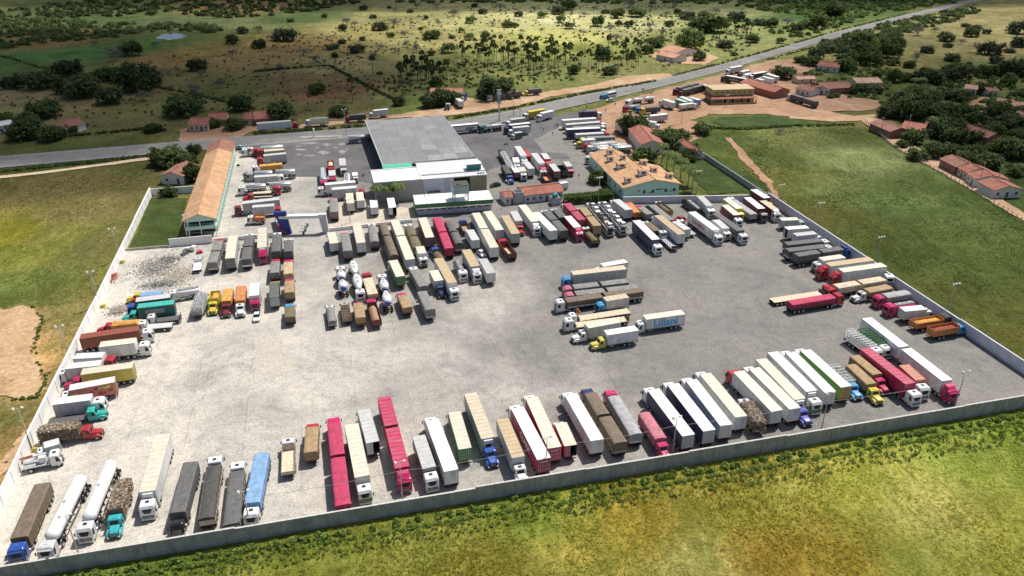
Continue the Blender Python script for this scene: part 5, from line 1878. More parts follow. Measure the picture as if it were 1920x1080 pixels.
ROWS['heap'] = ('from the stone heap in the yard beside it', 'trucks in the yard beside the stone heap', lambda t: t[0] + t[1] * .01, '''
rf|371,489|368,504|s|white|white|white|H=1.6 W=2.1
st|410,451|397,492|c|red|lgrey|mgrey|n2
sb|437,442|431,484|c|white|white|cream|door=dgrey
st|467,441|461,486|c|white|white|dgrey|n2
sb|491,464|492,427|f|mag|white|cream|
st|519,439|517,471|c|white|maroon|dgrey|
rt|540,450|540,471|c|white|maroon|dgrey|H=3.5
rt|516,490|514,511|c|red|maroon|mgrey|
rt|540,491|540,513|c|mag|maroon|ltan|
rb|514,529|514,557|c|yellow|dark|dgrey|H=3.8
rt|542,526|542,548|c|mag|dbrown|tan|H=3.4
rt|543,574|543,594|d|sky|dbrown|olive|H=2.8
cg|376,548|367,576|d|white|lgrey|lgrey|H=3.5 ld=silver
ro|399,561|404,545|h|yellow|yellow|amber|H=3.0 load=heap
rt|423,564|428,541|h|maroon|black|amber|H=3.2
rt|449,563|452,536|h|white|black|orange|H=3.3
rb|476,554|478,531|d|mag|white|white|H=3.8
''')
ROWS['motel'] = ('from the highway beside the long tiled motel', 'trucks parked beside the long motel', lambda t: t[1], '''
sk|487,276|530,271|c|red|silver|silver|H=3.4
st|495,282|532,279|c|red|dark|beige|H=2.6
sf|467,287|516,284|c|white|brown|tan|
sb|494,291|536,287|c|red|silver|lgrey|H=3.9
st|486,310|529,306|c|white|amber|amber|H=3.2
sk|476,322|553,317|c|grey|silver|silver|n2 H=3.5
rb|519,328|477,331|c|white|lgrey|lgrey|H=3.2
sk|460,347|545,340|c|white|silver|silver|n2 H=3.5
sf|511,359|474,361|c|red|dark|beige|
ro|475,368|511,366|h|red|dark|beige|H=1.7
sb|454,380|523,372|c|maroon|lgrey|lgrey|
rb|514,384|473,387|d|red|lgrey|lgrey|H=3.7
ro|475,406|496,405|d|white|orange|orange|H=2.5 load=heap
rb|526,415|521,397|h|mag|white|white|H=3.2
bt|468,276|480,278|d|white|||
bt|463,323|472,327|c|grey|||
''')
ROWS['gate'] = ('from the blue gate pylon behind the gate', 'trucks standing behind the entrance gate', lambda t: t[0], '''
sk|606,335|604,313|c|mag|silver|silver|H=3.4
ro|620,312|619,301|d|red|red|beige|H=2.8 load=heap
rb|623,329|622,319|d|mag|lgrey|lgrey|H=3.3
rb|643,310|641,297|d|lgrey|lgrey|lgrey|H=3.7
rk|650,335|650,323|d|white|white|white|H=3.0
rb|666,329|665,323|s|white|white|white|H=2.6 W=2.0
sb|609,345|666,340|c|white|white|white|
sb|668,350|622,354|c|red|lgrey|white|
st|625,372|626,397|c|mag|red|mgrey|H=3.6
rb|655,362|657,381|c|white|white|cream|H=3.9
rb|674,360|676,376|c|white|white|cream|H=3.8
rb|700,375|702,389|d|white|white|white|H=3.5
rb|732,371|736,389|d|white|white|white|H=3.7 open=-1
''')
ROWS['block'] = ('from the gate in the block facing the shop', 'trucks packed in the middle block of the yard', lambda t: t[0] + t[1] * .01, '''
rb|621,435|626,456|d|white|white|cream|H=3.7
st|646,438|652,470|c|mag|maroon|mgrey|H=3.7
sb|668,418|677,455|c|white|white|cream|
st|697,420|702,450|c|white|maroon|mgrey|m=heap H=3.7
st|717,418|739,477|c|mag|lgrey|brown|n2 m=round H=4.0 split=.4
sb|740,413|769,486|c|white|white|cream|n2 split=.42
st|766,421|783,461|c|white|lgrey|olive|n2 m=heap H=3.7
sb|792,408|806,445|c|white|rust|cream|
rb|792,475|787,462|d|white|white|cream|H=3.7
ro|817,470|828,483|h|blue|dgrey|olive|H=2.0 load=heap
st|820,409|842,465|c|mag|crim|crim|n2 H=3.7 bd=.3
st|842,415|861,455|c|red|lgrey|dgrey|n2 m=round H=3.8
ro|869,419|876,432|d|blue|dgrey|wood|H=2.0
rb|881,431|892,450|c|white|white|lgrey|H=3.8
sb|892,399|927,464|c|white|white|cream|n2
sb|914,396|937,431|c|white|lgrey|cream|
sb|947,404|967,438|c|white|lgrey|ltan|
so|945,456|961,475|c|red|maroon|ltan|H=2.6
silo|638,501|643,535|c|white|white|blue|n2 split=.5
silo|673,535|660,484|c|white|white|white|n2 split=.52
st|689,521|699,551|c|red|ltan|beige|H=2.5 bd=.9
silo|717,516|727,563|c|white|white|blue|n2 split=.5
rb|737,488|751,518|c|white|green|cream|H=3.9
st|777,505|795,536|c|white|lgrey|mgrey|H=3.3
sb|848,530|822,484|c|white|white|ltan|
rb|823,526|813,507|h|navy|white|cream|H=3.7
rk|866,506|856,486|c|white|dgrey|dgrey|H=2.9
sb|891,499|874,468|f|white|lgrey|ltan|
rb|905,485|921,512|c|white|white|lgrey|H=3.9
rt|618,575|622,601|s|white|grey|mgrey|m=round H=2.4 W=2.0
cg|646,569|650,593|s|white|tan|wood|H=2.6 W=2.1
rt|671,568|676,595|d|mag|maroon|tan|H=3.3
ro|697,569|706,600|c|mag|maroon|wood|H=2.7 load=heap
rt|754,553|764,576|d|mag|rust|tan|H=2.9
rt|791,546|807,580|x|white|lgrey|mgrey|H=3.6
''')
ROWS['rear'] = ('from the green-banded shop along the rear wall', 'trucks along the rear wall of the yard', lambda t: t[0], '''
rb|973,414|963,396|h|red|lgrey|lgrey|H=3.9
sb|1003,415|979,384|f|white|white|cream|
sb|1004,398|1038,432|c|white|white|white|
st|1024,395|1058,432|c|white|dark|dgrey|n2 H=3.8
st|1043,392|1056,407|c|white|dark|dgrey|H=3.8
sb|1063,381|1091,412|c|white|red|crim|n2 H=4.0 door=red
rb|1083,426|1064,405|f|mag|red|white|H=4.0
sb|1092,389|1120,423|c|white|tan|tan|n2 H=4.0 door=tan
so|1101,432|1118,450|d|white|olive|olive|H=2.3 load=heap
cc|1109,386|1146,430|c|white|white|white|
cc|1131,384|1171,428|c|white|white|white|
sb|1155,374|1179,393|c|white|lgrey|lgrey|H=4.1
rt|1179,380|1196,398|d|red|orange|orange|H=3.0
st|1202,388|1219,401|c|crim|dark|mgrey|H=3.4
st|1223,384|1258,412|h|navy|lgrey|mgrey|H=3.3
ro|1237,380|1256,395|d|white|tan|brown|H=2.8 load=heap
sb|1230,449|1193,413|c|white|navy|white|
rt|1213,417|1233,432|d|white|dbrown|brown|H=2.9
sb|1234,404|1278,439|f|white|white|ltan|
rf|1245,445|1266,464|c|white|white|grey|H=1.5 stk
rb|1266,415|1289,430|d|white|white|lgrey|H=3.7
rf|1278,415|1300,432|d|white|dark|grey|H=2.6
rk|1290,374|1311,391|d|dark|dark|grey|H=2.8
rb|1331,386|1313,368|c|white|white|lgrey|H=3.8
sb|1343,431|1297,397|c|white|white|white|txt=LUNARDI tc=red ts=1.75 tx=1.1 to=.55 tz=.5
rb|1361,428|1342,412|d|white|white|lgrey|H=3.6
st|1389,432|1342,399|c|white|white|dgrey|H=3.7
rb|1382,403|1359,384|c|white|maroon|cream|H=3.9
rb|1386,391|1362,372|d|lemon|lemon|cream|H=3.8
st|1374,374|1414,401|c|white|lgrey|grey|H=3.0
sb|1428,391|1401,370|c|dark|maroon|white|H=4.0
rb|1453,392|1430,376|f|white|maroon|beige|H=3.8
sb|1438,371|1413,355|d|yellow|maroon|white|H=4.0
''')
ROWS['shadewall'] = ('from the rear corner along the shaded wall', 'trucks along the shaded side wall', lambda t: t[1], '''
rb|1496,410|1464,411|d|white|lgrey|cream|H=3.4
rb|1514,425|1474,428|d|dark|lgrey|white|H=4.0 open=-1
rb|1529,436|1491,440|d|white|white|lgrey|H=3.8
st|1539,449|1473,456|c|white|white|dgrey|H=3.5
st|1546,460|1476,468|c|white|white|dgrey|H=3.5
st|1577,464|1492,477|f|blue|dark|dgrey|n2 H=3.6
rb|1540,486|1581,480|d|white|white|cream|H=3.7
sb|1553,496|1634,485|f|red|white|ltan|
sb|1577,507|1658,496|f|red|white|cream|
st|1567,536|1656,521|c|red|dark|beige|n2 H=3.4
bt|1668,517|1656,518|c|white|||
st|1625,544|1668,536|h|white|dbrown|tan|H=2.9
st|1659,553|1703,546|c|mag|maroon|grey|m=bulge H=3.2
rk|1677,571|1714,565|c|mag|mag|mag|H=2.9
rb|1733,576|1692,580|d|white|white|white|H=3.5
ro|1764,595|1713,603|c|dark|orange|amber|H=2.6 load=heap
ro|1793,608|1746,616|h|sky|orange|rust|H=2.9 load=heap
''')
ROWS['open'] = ('from the rear wall on the open paving', 'trucks standing on the open paving', lambda t: t[1] - t[0] * .01, '''
rb|1129,497|1174,489|d|white|white|white|H=3.7
sb|1073,512|1172,501|c|sky|lgrey|beige|
st|1075,537|1176,525|c|pink|dark|mgrey|n2 H=3.1
st|1079,549|1195,536|c|pink|dark|mgrey|n2 H=3.1
st|1061,562|1203,542|c|white|lgrey|brown|n2 H=3.1
rb|1134,561|1176,554|d|sky|lgrey|beige|H=3.7
sf|1083,597|1179,582|d|white|lgrey|beige|
sf|1077,609|1176,597|c|white|lgrey|beige|stk
rb|1100,611|1160,600|h|white|lgrey|cream|H=3.9
rb|1136,624|1194,615|h|lemon|white|white|H=3.9
rb|1209,595|1281,585|d|white|white|cream|H=3.9 txt=Liliani tc=logo ts=2.9 tx=1.0 to=.5 tz=.47
st|1562,554|1481,567|c|red|maroon|crim|H=2.9
sf|1541,549|1447,563|c|red|dark|beige|
''')
ROWS['fore'] = ('from the canopy on the forecourt', 'trucks on the fuel station forecourt', lambda t: t[0], '''
sk|942,282|959,312|c|dark|white|white|n2 H=3.2
rt|955,325|945,309|h|blue|navy|dark|H=3.2
rb|969,304|966,295|d|white|white|white|H=3.5
sb|982,292|970,274|c|white|lgrey|lgrey|
rt|984,281|991,293|d|dark|red|red|H=3.0
sb|1016,306|1001,287|c|mag|white|lgrey|
rb|1027,298|1019,287|c|red|red|lgrey|H=3.7
rb|965,315|970,323|c|white|maroon|white|H=3.3
rb|981,321|977,313|d|white|white|cream|H=3.4
rb|985,303|997,316|c|white|white|lgrey|H=3.9
rb|1034,307|1045,321|c|mag|maroon|lgrey|H=3.8
ro|1050,311|1060,320|d|dark|dark|dbrown|H=3.0
rb|1068,312|1061,303|d|red|white|lgrey|H=3.6
ro|1020,327|1029,338|c|white|dark|salmon|H=2.0
rb|1050,343|1063,341|s|white|white|white|H=2.7 W=2.0
rb|957,224|984,220|d|white|beige|lgrey|H=3.5
sk|909,234|941,230|c|dteal|lgrey|lgrey|H=3.4
sb|840,236|896,231|c|white|black|white|H=3.9 plate=.04,.96,1.5,3.4 pc=white txt=ster tc=navy ts=2.3 to=.7 tz=.46
sb|991,209|1021,204|c|white|yellow|yellow|H=3.9
rb|1015,212|1036,207|c|white|white|white|H=3.8
rb|955,234|993,230|c|navy|navy|white|H=4.0
rb|962,239|992,236|d|white|lgrey|lgrey|H=3.7
rb|965,249|978,247|s|white|green|lgrey|H=2.8 W=2.1
sk|700,251|652,255|c|white|silver|silver|H=3.3
''')
ROWS['hotel'] = ('from the highway behind the mint hotel', 'trucks parked behind the mint hotel', lambda t: t[1] + t[0] * .01, '''
rb|1119,208|1086,209|c|white|navy|navy|H=3.8
sb|1117,221|1054,225|c|red|white|white|
sb|1125,228|1061,233|c|white|lgrey|lgrey|H=3.9
st|1125,235|1074,238|c|white|dark|mgrey|H=3.4
sb|1125,239|1062,242|c|white|navy|white|
st|1131,248|1079,251|c|red|dark|lgrey|H=3.4
st|1100,257|1152,255|c|lemon|dark|mgrey|H=3.4
rb|1091,262|1115,260|d|yellow|white|white|H=3.5
sk|1107,268|1152,263|c|red|white|white|H=3.3
sk|1114,272|1173,267|c|white|white|white|n2 H=3.3
sk|1119,277|1184,272|c|dgrey|silver|silver|n2 H=3.4
rk|1115,285|1151,282|d|white|sky|sky|H=3.0
bt|1104,294|1112,297|c|white|||
rb|1161,231|1170,238|d|white|white|white|H=3.8
rb|1167,221|1176,228|d|white|lgrey|lgrey|H=3.8
rb|1195,222|1210,231|d|white|white|cream|H=3.8
rb|1217,217|1250,213|d|white|lgrey|white|H=3.8
rb|1230,229|1211,226|d|white|white|white|H=3.6
''')
ROWS['verge'] = ('from the roadside houses along the highway verge', 'trucks parked on the highway verge', lambda t: t[0], '''
sb|545,226|481,231|c|red|white|lgrey|H=4.0
cg|582,222|615,220|c|white|white|white|H=3.7
rt|655,215|685,213|d|red|dark|dgrey|H=3.5
rb|700,207|727,204|d|white|white|white|H=3.8
bt|840,193|838,203|d|white|||
rb|858,184|865,190|d|white|white|white|H=3.8
rb|866,178|872,174|d|white|blue|navy|H=3.4
st|924,176|976,170|c|white|dark|dgrey|n2 H=3.6
rt|990,167|1014,165|h|yellow|dark|dgrey|H=3.4
''')
ROWS['dirt'] = ('from the highway mouth on the red dirt', 'trucks on the red dirt lot', lambda t: t[0] + t[1] * .01, '''
sk|1186,184|1226,179|c|white|white|lgrey|n2 H=3.6
bt|1177,189|1186,191|c|white|||
rk|1176,198|1200,195|d|red|grey|grey|H=3.0
bt|1197,201|1203,204|d|sky|||
rt|1210,201|1237,199|c|yellow|dark|dgrey|H=3.4
st|1271,164|1307,155|c|maroon|dark|dgrey|n2 H=3.7
st|1280,168|1315,159|c|maroon|dark|dgrey|n2 H=3.7
rb|1245,186|1264,192|c|white|white|white|H=3.9
rb|1269,185|1287,191|d|white|green|mint|H=3.6
rb|1277,181|1297,189|d|white|lgrey|white|H=3.8
rb|1294,182|1312,187|d|sky|ltblue|white|H=3.8
rb|1300,193|1275,196|d|white|white|white|H=3.1
sb|1334,166|1321,158|c|dark|dark|lgrey|H=3.8
sb|1362,141|1401,148|c|dark|black|white|H=3.9 txt=artskom tc=lgrey ts=1.8 to=.45 tz=.5
sb|1369,127|1390,123|c|white|lgrey|white|H=3.9
rb|1390,134|1405,131|d|maroon|white|white|H=3.7
rb|1397,140|1409,137|d|white|white|white|H=3.6
sb|1412,138|1436,134|c|white|dark|white|H=3.8
rb|1420,147|1431,150|d|white|white|white|H=3.4
rb|1430,143|1450,148|d|white|white|white|H=3.5
rb|1438,138|1459,144|d|white|lgrey|white|H=3.5
st|1486,176|1532,190|c|white|dark|dgrey|n2 H=3.6
''')
CABW = {'x': None}
for rk, (ref, group, key, txt) in ROWS.items():
    ent = []
    for ln in txt.strip().splitlines():
        p = ln.split('|')
        f = tuple(float(v) for v in p[1].split(','))
        r = tuple(float(v) for v in p[2].split(','))
        ent.append((p[0], f, r, p[3], p[4], p[5], p[6], p[7] if len(p) > 7 else ''))
    order = sorted(ent, key=lambda e: key(e[1]))
    for i, e in enumerate(order):
        kind = e[0]
        kn = KNAME[kind][1]
        if kind == 'bt':
            desc = f'{CW[e[4]]} {kn} without trailer'
        elif kind in ('st', 'rt'):
            desc = f'{CW[e[6]]} {kn}' + (f' with {CW[e[4]]} cab' if e[3] != 'x' else '')
        elif kind in ('sf', 'rf', 'wd', 'cc'):
            desc = f'{kn} with {CW[e[4]]} cab'
        else:
            desc = f'{CW[e[5]]} {kn} with {CW[e[4]]} cab'
        if desc.startswith(('truck loaded', 'flatbed', 'car carrier')):
            pass
        lab = f'{desc}, {ordw(i + 1)} {ref}'
        if len(lab.replace('-', ' ').split()) > 15:
            for a_, b_ in ((' in the yard beside it', ''), (' beside the front wall', ' at the front'), (' in the block facing the shop', ' in the middle block'), (' along the rear wall', ' at the rear wall'), ('the green-banded shop', 'the shop'), (' beside the long tiled motel', ' beside the motel'), ('the roadside houses along the', 'the houses on the')):
                lab = lab.replace(a_, b_)
        if len(lab.replace(',', ' ').split()) > 16:
            lab = lab.replace('box trailer', 'trailer').replace('tarped trailer', 'trailer').replace('light grey', 'grey').replace('bright red', 'red').replace('light blue', 'blue').replace('slatted cage', 'cage')
        truck(*e, lab, group)
# ------------------------------------------------------------------ vegetation
def leafmat(dark, lite, name='leaves', trans=.25):
    m, nt, b = _nt(name)
    at = nt.nodes.new('ShaderNodeAttribute')
    at.attribute_name = 'tint'
    info = nt.nodes.new('ShaderNodeObjectInfo')
    c = ramp(nt, at.outputs['Fac'], [(0, dark), (1, lite)])
    hs = nt.nodes.new('ShaderNodeHueSaturation')
    mr = nt.nodes.new('ShaderNodeMapRange')
    mr.inputs['To Min'].default_value = .7
    mr.inputs['To Max'].default_value = 1.25
    nt.links.new(info.outputs['Random'], mr.inputs[0])
    nt.links.new(mr.outputs[0], hs.inputs['Value'])
    nt.links.new(c, hs.inputs['Color'])
    nt.links.new(hs.outputs[0], b.inputs['Base Color'])
    b.inputs['Roughness'].default_value = .7
    b.inputs['Specular IOR Level'].default_value = .25
    tr = nt.nodes.new('ShaderNodeBsdfTranslucent')
    nt.links.new(hs.outputs[0], tr.inputs['Color'])
    mx = nt.nodes.new('ShaderNodeMixShader')
    mx.inputs[0].default_value = trans
    nt.links.new(b.outputs[0], mx.inputs[1])
    nt.links.new(tr.outputs[0], mx.inputs[2])
    nt.links.new(mx.outputs[0], nt.nodes['Material Output'].inputs['Surface'])
    return m


LM = {'d': leafmat((.036, .064, .02), (.15, .195, .06), 'dark_leaves', .45), 'g': leafmat((.05, .09, .024), (.19, .25, .07), 'green_leaves', .45),
      'l': leafmat((.08, .12, .035), (.21, .27, .09), 'light_leaves', .35), 'b': leafmat((.13, .125, .105), (.27, .26, .21), 'dry_twigs', .3),
      'p': leafmat((.045, .075, .025), (.13, .18, .06), 'palm_leaves', .35), 'w': leafmat((.12, .19, .035), (.28, .38, .08), 'weed_leaves', .45),
      's': leafmat((.05, .068, .032), (.14, .165, .08), 'scrub_leaves', .35)}
BARK = plain((.13, .105, .08), .95, name='bark')
GBARK = plain((.24, .22, .2), .95, name='grey_bark')


def quads_np(cent, nrm, size, r, aspect=1.0):
    n = len(cent)
    t = r.normal(size=(n, 3))
    a = np.cross(nrm, t)
    a /= np.linalg.norm(a, axis=1, keepdims=True) + 1e-9
    b = np.cross(nrm, a)
    a = a * size[:, None] * aspect
    b = b * size[:, None]
    v = np.stack([cent - a - b * .4, cent + a - b, cent + a * .6 + b, cent - a * .9 + b * .7], 1).reshape(-1, 3)
    f = np.arange(4 * n).reshape(n, 4)
    return v, f


def crown_np(seed, rx, rz, zc, nclump, nleaf, leaf, hollow=.55, flat=0.0):
    r = np.random.RandomState(seed)
    d = r.normal(size=(nclump, 3))
    d /= np.linalg.norm(d, axis=1, keepdims=True)
    d[:, 2] = np.where(d[:, 2] < -.6, -d[:, 2] * .5, d[:, 2])
    rad = hollow + (1 - hollow) * r.rand(nclump) ** .6
    lump = 1 + .34 * np.sin(d[:, 0] * 3 + seed) * np.cos(d[:, 1] * 4 + seed * 2) + r.uniform(-.12, .12, nclump)
    c = d * (rad * lump)[:, None] * np.array([rx, rx, rz])
    c[:, 2] += zc
    cs_ = r.uniform(.12, .34, nclump) * rx
    idx = np.repeat(np.arange(nclump), nleaf)
    off = r.normal(size=(len(idx), 3)) * .55
    cent = c[idx] + off * cs_[idx][:, None] * np.array([1, 1, .75])
    nrm = off + r.normal(size=off.shape) * .5 + np.array([0, 0, .6])
    nrm /= np.linalg.norm(nrm, axis=1, keepdims=True) + 1e-9
    v, f = quads_np(cent, nrm, r.uniform(.6, 1.2, len(idx)) * leaf, r)
    tint = np.clip(.5 * r.rand(nclump)[idx] + .5 * r.rand(len(idx)), 0, 1)
    return v, f, np.repeat(tint, 4)


def trunk_mesh(seed, h, rad, spread, zc, mat, nb=7, twigs=False):
    rr = random.Random(seed)
    m = MB()
    m.bar((0, 0, -.4), (.1 * rr.uniform(-1, 1), .1 * rr.uniform(-1, 1), h), rad, 0, 7, rad * .72)
    for k in range(nb):
        a = 2 * math.pi * (k + rr.random() * .6) / nb
        l = spread * rr.uniform(.55, .95)
        e = Vector((math.cos(a) * l, math.sin(a) * l, zc + rr.uniform(-.1, .5) * (zc - h + 1)))
        s = Vector((0, 0, h * rr.uniform(.7, 1.0)))
        mid = s.lerp(e, .5) + Vector((0, 0, .25 * l * rr.random()))
        m.bar(s, mid, rad * .5, 0, 5, rad * .32)
        m.bar(mid, e, rad * .32, 0, 5, rad * .1)
        if twigs:
            for _ in range(6):
                e2 = mid.lerp(e, rr.random()) + Vector((rr.uniform(-1, 1), rr.uniform(-1, 1), rr.uniform(.1, 1))) * spread * .38
                m.bar(mid.lerp(e, rr.random() * .8), e2, rad * .14, 0, 4, rad * .04)
    return m.mesh('trunk', [mat])


def tint_mesh(name, v, f, tint, mat):
    me = np_mesh(name, v, f, [mat])
    a = me.attributes.new('tint', 'FLOAT', 'POINT')
    a.data.foreach_set('value', tint.astype(np.float32))
    return me


# unit trees: crown radius 1
TV = {}
for t, cfg in {'d': (6, .62, .6, 130, 26, .075, .4), 'g': (6, .62, .58, 120, 24, .078, .4), 'l': (4, .58, .6, 64, 22, .075, .35), 'b': (4, .56, .66, 38, 18, .045, .3), 's': (5, .5, .4, 76, 18, .085, .4)}.items():
    n, rz, zc, nc, nl, lf, ho = cfg
    for k in range(n):
        v, f, ti = crown_np(100 + 17 * k + ord(t), 1.0, rz, zc, nc, nl, lf, ho)
        TV[t, k] = (tint_mesh('crown', v, f, ti, LM[t]), trunk_mesh(k + ord(t), (.26 if t != 's' else .15), .07 if t != 'b' else .06, .75, zc, GBARK if t == 'b' else BARK, 7, t == 'b'))
TN = {'d': 6, 'g': 6, 'l': 4, 'b': 4, 's': 5}
TNAME = {'d': ('leafy_tree', 'dense dark green tree'), 'g': ('leafy_tree', 'leafy green tree'), 'l': ('light_tree', 'light green thin-crowned tree'), 'b': ('bare_tree', 'grey leafless tree'), 's': ('shrub', 'low grey-green shrub')}


def tree(x, y, wpx, t, label, group, tall=1.0):
    p = G(x, y)
    R_ = max(.7, wpx * .5 * depth(p) / FPX)
    k = rnd.randrange(TN[t])
    o = thing(TNAME[t][0], label, 'tree' if t != 's' else 'shrub', (p.x, p.y, -.1), rnd.uniform(0, 6.28), group)
    o.scale = (R_, R_ * rnd.uniform(.85, 1.1), R_ * rnd.uniform(.75, 1.2) * tall)
    ob('crown', TV[t, k][0], o)
    ob('trunk', TV[t, k][1], o)
    return o


TREES = {
    'in the shadowed field beyond the highway': ('trees in the shadowed field', 0, 0, 4, '''115,655,190,d;340,655,210,d;510,565,215,d;640,715,260,d;520,690,180,d;820,770,210,d;800,600,140,d;930,610,170,g;1030,670,270,d;1075,755,130,b
350,870,240,d;1390,850,290,d;1475,525,165,d;1742,325,85,d;1745,418,95,b;860,455,150,b;990,412,160,g;715,340,75,b;1170,352,65,b;1150,985,115,d;200,1030,250,d;210,930,170,g;400,1045,190,d;530,1005,100,d;25,905,110,g;1800,825,190,d;1760,965,165,d;1590,955,110,d
1640,655,115,b;1460,692,125,b;1060,565,120,g;1210,562,80,b;1510,572,85,b;1820,245,100,s;240,600,120,b;120,1000,120,g;620,640,120,g;1150,640,120,g'''),
    'in the pasture around the ploughed patch': ('trees in the pasture', 480, 0, 4, '''20,245,80,b;230,302,190,s;120,300,90,b;30,355,95,d;360,412,105,b;450,467,85,b;175,518,90,b;575,367,105,s;645,325,65,d;650,227,70,d;760,392,120,s;680,182,80,b;740,202,70,b;930,225,110,s;1035,205,110,b;880,135,65,s
935,372,90,b;880,442,95,b;1040,390,80,b;1130,352,80,b;1200,387,100,b;1115,277,75,b;1015,277,65,g;1165,187,45,b;1235,222,38,d;1320,287,105,g;1315,412,65,d;1440,392,125,l;1370,192,60,b;1490,118,110,b;1275,142,42,d;1160,92,50,s
1610,172,90,l;1600,297,90,l;1720,292,85,l;1540,242,60,l;1470,287,60,s;1700,102,80,s;1770,192,75,b;1830,78,110,b;1890,202,80,g;800,302,42,g;515,132,50,g;260,162,50,s;810,72,65,d;1050,88,60,b;1000,62,40,s;1640,52,60,s;1210,60,70,b;1360,55,80,b
460,695,130,g;1075,788,95,d;620,865,150,d;200,905,220,d;160,830,90,g;930,555,50,s;1300,800,160,d;1400,785,190,d;1490,765,110,d;1350,650,100,g;1790,730,250,d;1700,705,80,d;1880,640,110,g'''),
    'in the sunlit scrub behind the palm grove': ('trees in the sunlit scrub', 960, 0, 4, '''425,72,95,d;350,102,100,s;220,132,75,l;365,168,95,l;430,212,95,l;645,192,105,g;790,132,95,g;935,122,115,g;1040,78,90,b;1160,122,80,b;1240,102,50,g;1325,142,125,s;1430,138,90,g;1530,102,100,b;1680,152,140,s;1860,185,120,s;1490,235,220,g;1390,200,140,s
1180,192,75,g;1030,222,100,b;800,192,65,g;880,197,75,g;740,232,85,b;780,312,115,b;535,262,80,b;75,247,62,b;225,237,52,b;540,122,80,b;165,85,75,b;880,55,110,b;1085,345,150,g;1340,372,200,g;1270,330,110,l;1405,450,90,g;675,435,130,d;465,550,100,g
735,555,110,d;890,435,75,g;1130,262,95,b;1800,315,125,g;1665,412,60,g;1600,352,140,s;50,120,70,s;20,200,60,g;1010,400,90,g;1560,180,100,s;1760,240,80,b;1220,60,60,b;700,100,70,s;620,70,60,b'''),
    'among the village houses': ('trees of the village', 1440, 0, 4, '''490,122,150,d;370,215,130,d;145,192,105,b;300,205,120,g;700,335,160,g;430,355,150,g;110,585,180,d;330,490,150,d;580,530,190,g;760,485,155,g;920,365,155,g;900,430,150,d;690,395,180,g;430,385,135,d;360,435,120,d;560,415,105,g
700,705,135,d;810,695,85,d;950,610,155,g;1050,605,110,d;1190,610,225,d;1400,590,200,d;1130,790,250,d;1000,810,220,d;1300,730,155,g;1440,750,145,d;1060,890,250,d;1300,890,250,d;1480,860,165,d;900,875,180,d;1610,700,115,d;1720,890,180,d
1810,960,200,d;1900,860,125,d;1690,1020,160,d;1330,1020,200,d;1080,1070,160,d;1400,1068,155,d;1560,1065,150,d;1880,1045,125,d;470,735,60,g;510,728,62,g;620,470,120,g;800,400,120,g;240,470,90,d;820,580,80,g;1250,830,140,g;1550,930,130,d'''),
    'in the pasture behind the village': ('trees in the far pasture', 1440, 0, 4, '''1120,265,115,b;1190,392,115,s;1330,305,135,s;1380,455,125,s;1520,272,95,g;1560,222,75,s;1565,392,105,b;1660,405,170,s;1880,250,180,s;1890,350,145,s;1810,392,85,s;1350,352,75,s;1110,455,95,b;1060,505,105,g;930,485,95,g;1630,570,170,g;1830,570,190,g;1640,252,65,s
1720,560,110,g;1700,470,100,s;1480,200,60,s;1800,640,120,g;1900,720,100,g;1250,240,70,b;1450,330,70,b;40,160,80,s;30,200,90,g;220,240,90,g;90,320,80,l'''),
    'beside the dirt street': ('trees beside the dirt street', 1440, 270, 4, '''1110,110,150,d;1240,95,160,d;1640,175,220,d;1500,135,150,d;1800,95,200,d;1900,110,150,g;1360,60,120,d;1560,80,140,d;1700,60,140,d;1860,230,120,g;1000,20,90,d'''),
    'around the hotel and depot': ('trees around the hotel', 0, 0, 1, '''1120,342,34,g;1132,372,26,d;1206,303,46,g;1287,300,36,d;1186,252,58,d;1252,272,62,d;1315,250,36,d;1462,250,24,b;1296,285,24,d;1270,266,40,d;1140,368,20,d'''),
    'around the motel': ('trees around the motel', 0, 0, 1, '''315,309,56,d;365,287,26,d;362,338,34,d;317,366,32,d;360,312,30,d;300,306,30,d;345,300,26,g'''),
}
for ref, (grp, ox, oy, sc, txt) in TREES.items():
    L_ = []
    for t in txt.replace('\n', ';').split(';'):
        a = t.split(',')
        L_.append((ox + float(a[0]) / sc, oy + float(a[1]) / sc, float(a[2]) / sc, a[3]))
    L_.sort()
    cnt = {}
    for (x, y, w_, t) in L_:
        cnt[t] = cnt.get(t, 0) + 1
        tall = 1.0
        if grp == 'trees around the motel' and 355 < x < 364:
            tall = 1.5
        tree(x, y, w_ * rnd.uniform(.86, 1.04), t, f'{TNAME[t][1]} {ref}, {ordw(cnt[t])} from the west', grp, tall)


# ---- palms
def carnauba(seed):
    r = np.random.RandomState(seed)
    H = 8.5 * r.uniform(.85, 1.2)
    n = 170
    d = r.normal(size=(n, 3))
    d /= np.linalg.norm(d, axis=1, keepdims=True)
    d[:, 2] = np.where(d[:, 2] < -.6, -d[:, 2], d[:, 2])
    c = d * (.75 + .55 * r.rand(n))[:, None] * np.array([1.15, 1.15, 1.05]) + np.array([0, 0, H + .6])
    nr = np.cross(d, r.normal(size=(n, 3)))
    nr /= np.linalg.norm(nr, axis=1, keepdims=True) + 1e-9
    v, f = quads_np(c, nr, r.uniform(.22, .42, n), r)
    cr = tint_mesh('crown', v, f, np.repeat(r.rand(n), 4), LM['p'])
    m = MB().bar((0, 0, -.3), (r.uniform(-.2, .2), r.uniform(-.2, .2), H), .17, 0, 6, .11)
    return cr, m.mesh('trunk', [plain((.12, .1, .085), .95, name='palm_trunk')])


PV = [carnauba(40 + k) for k in range(5)]


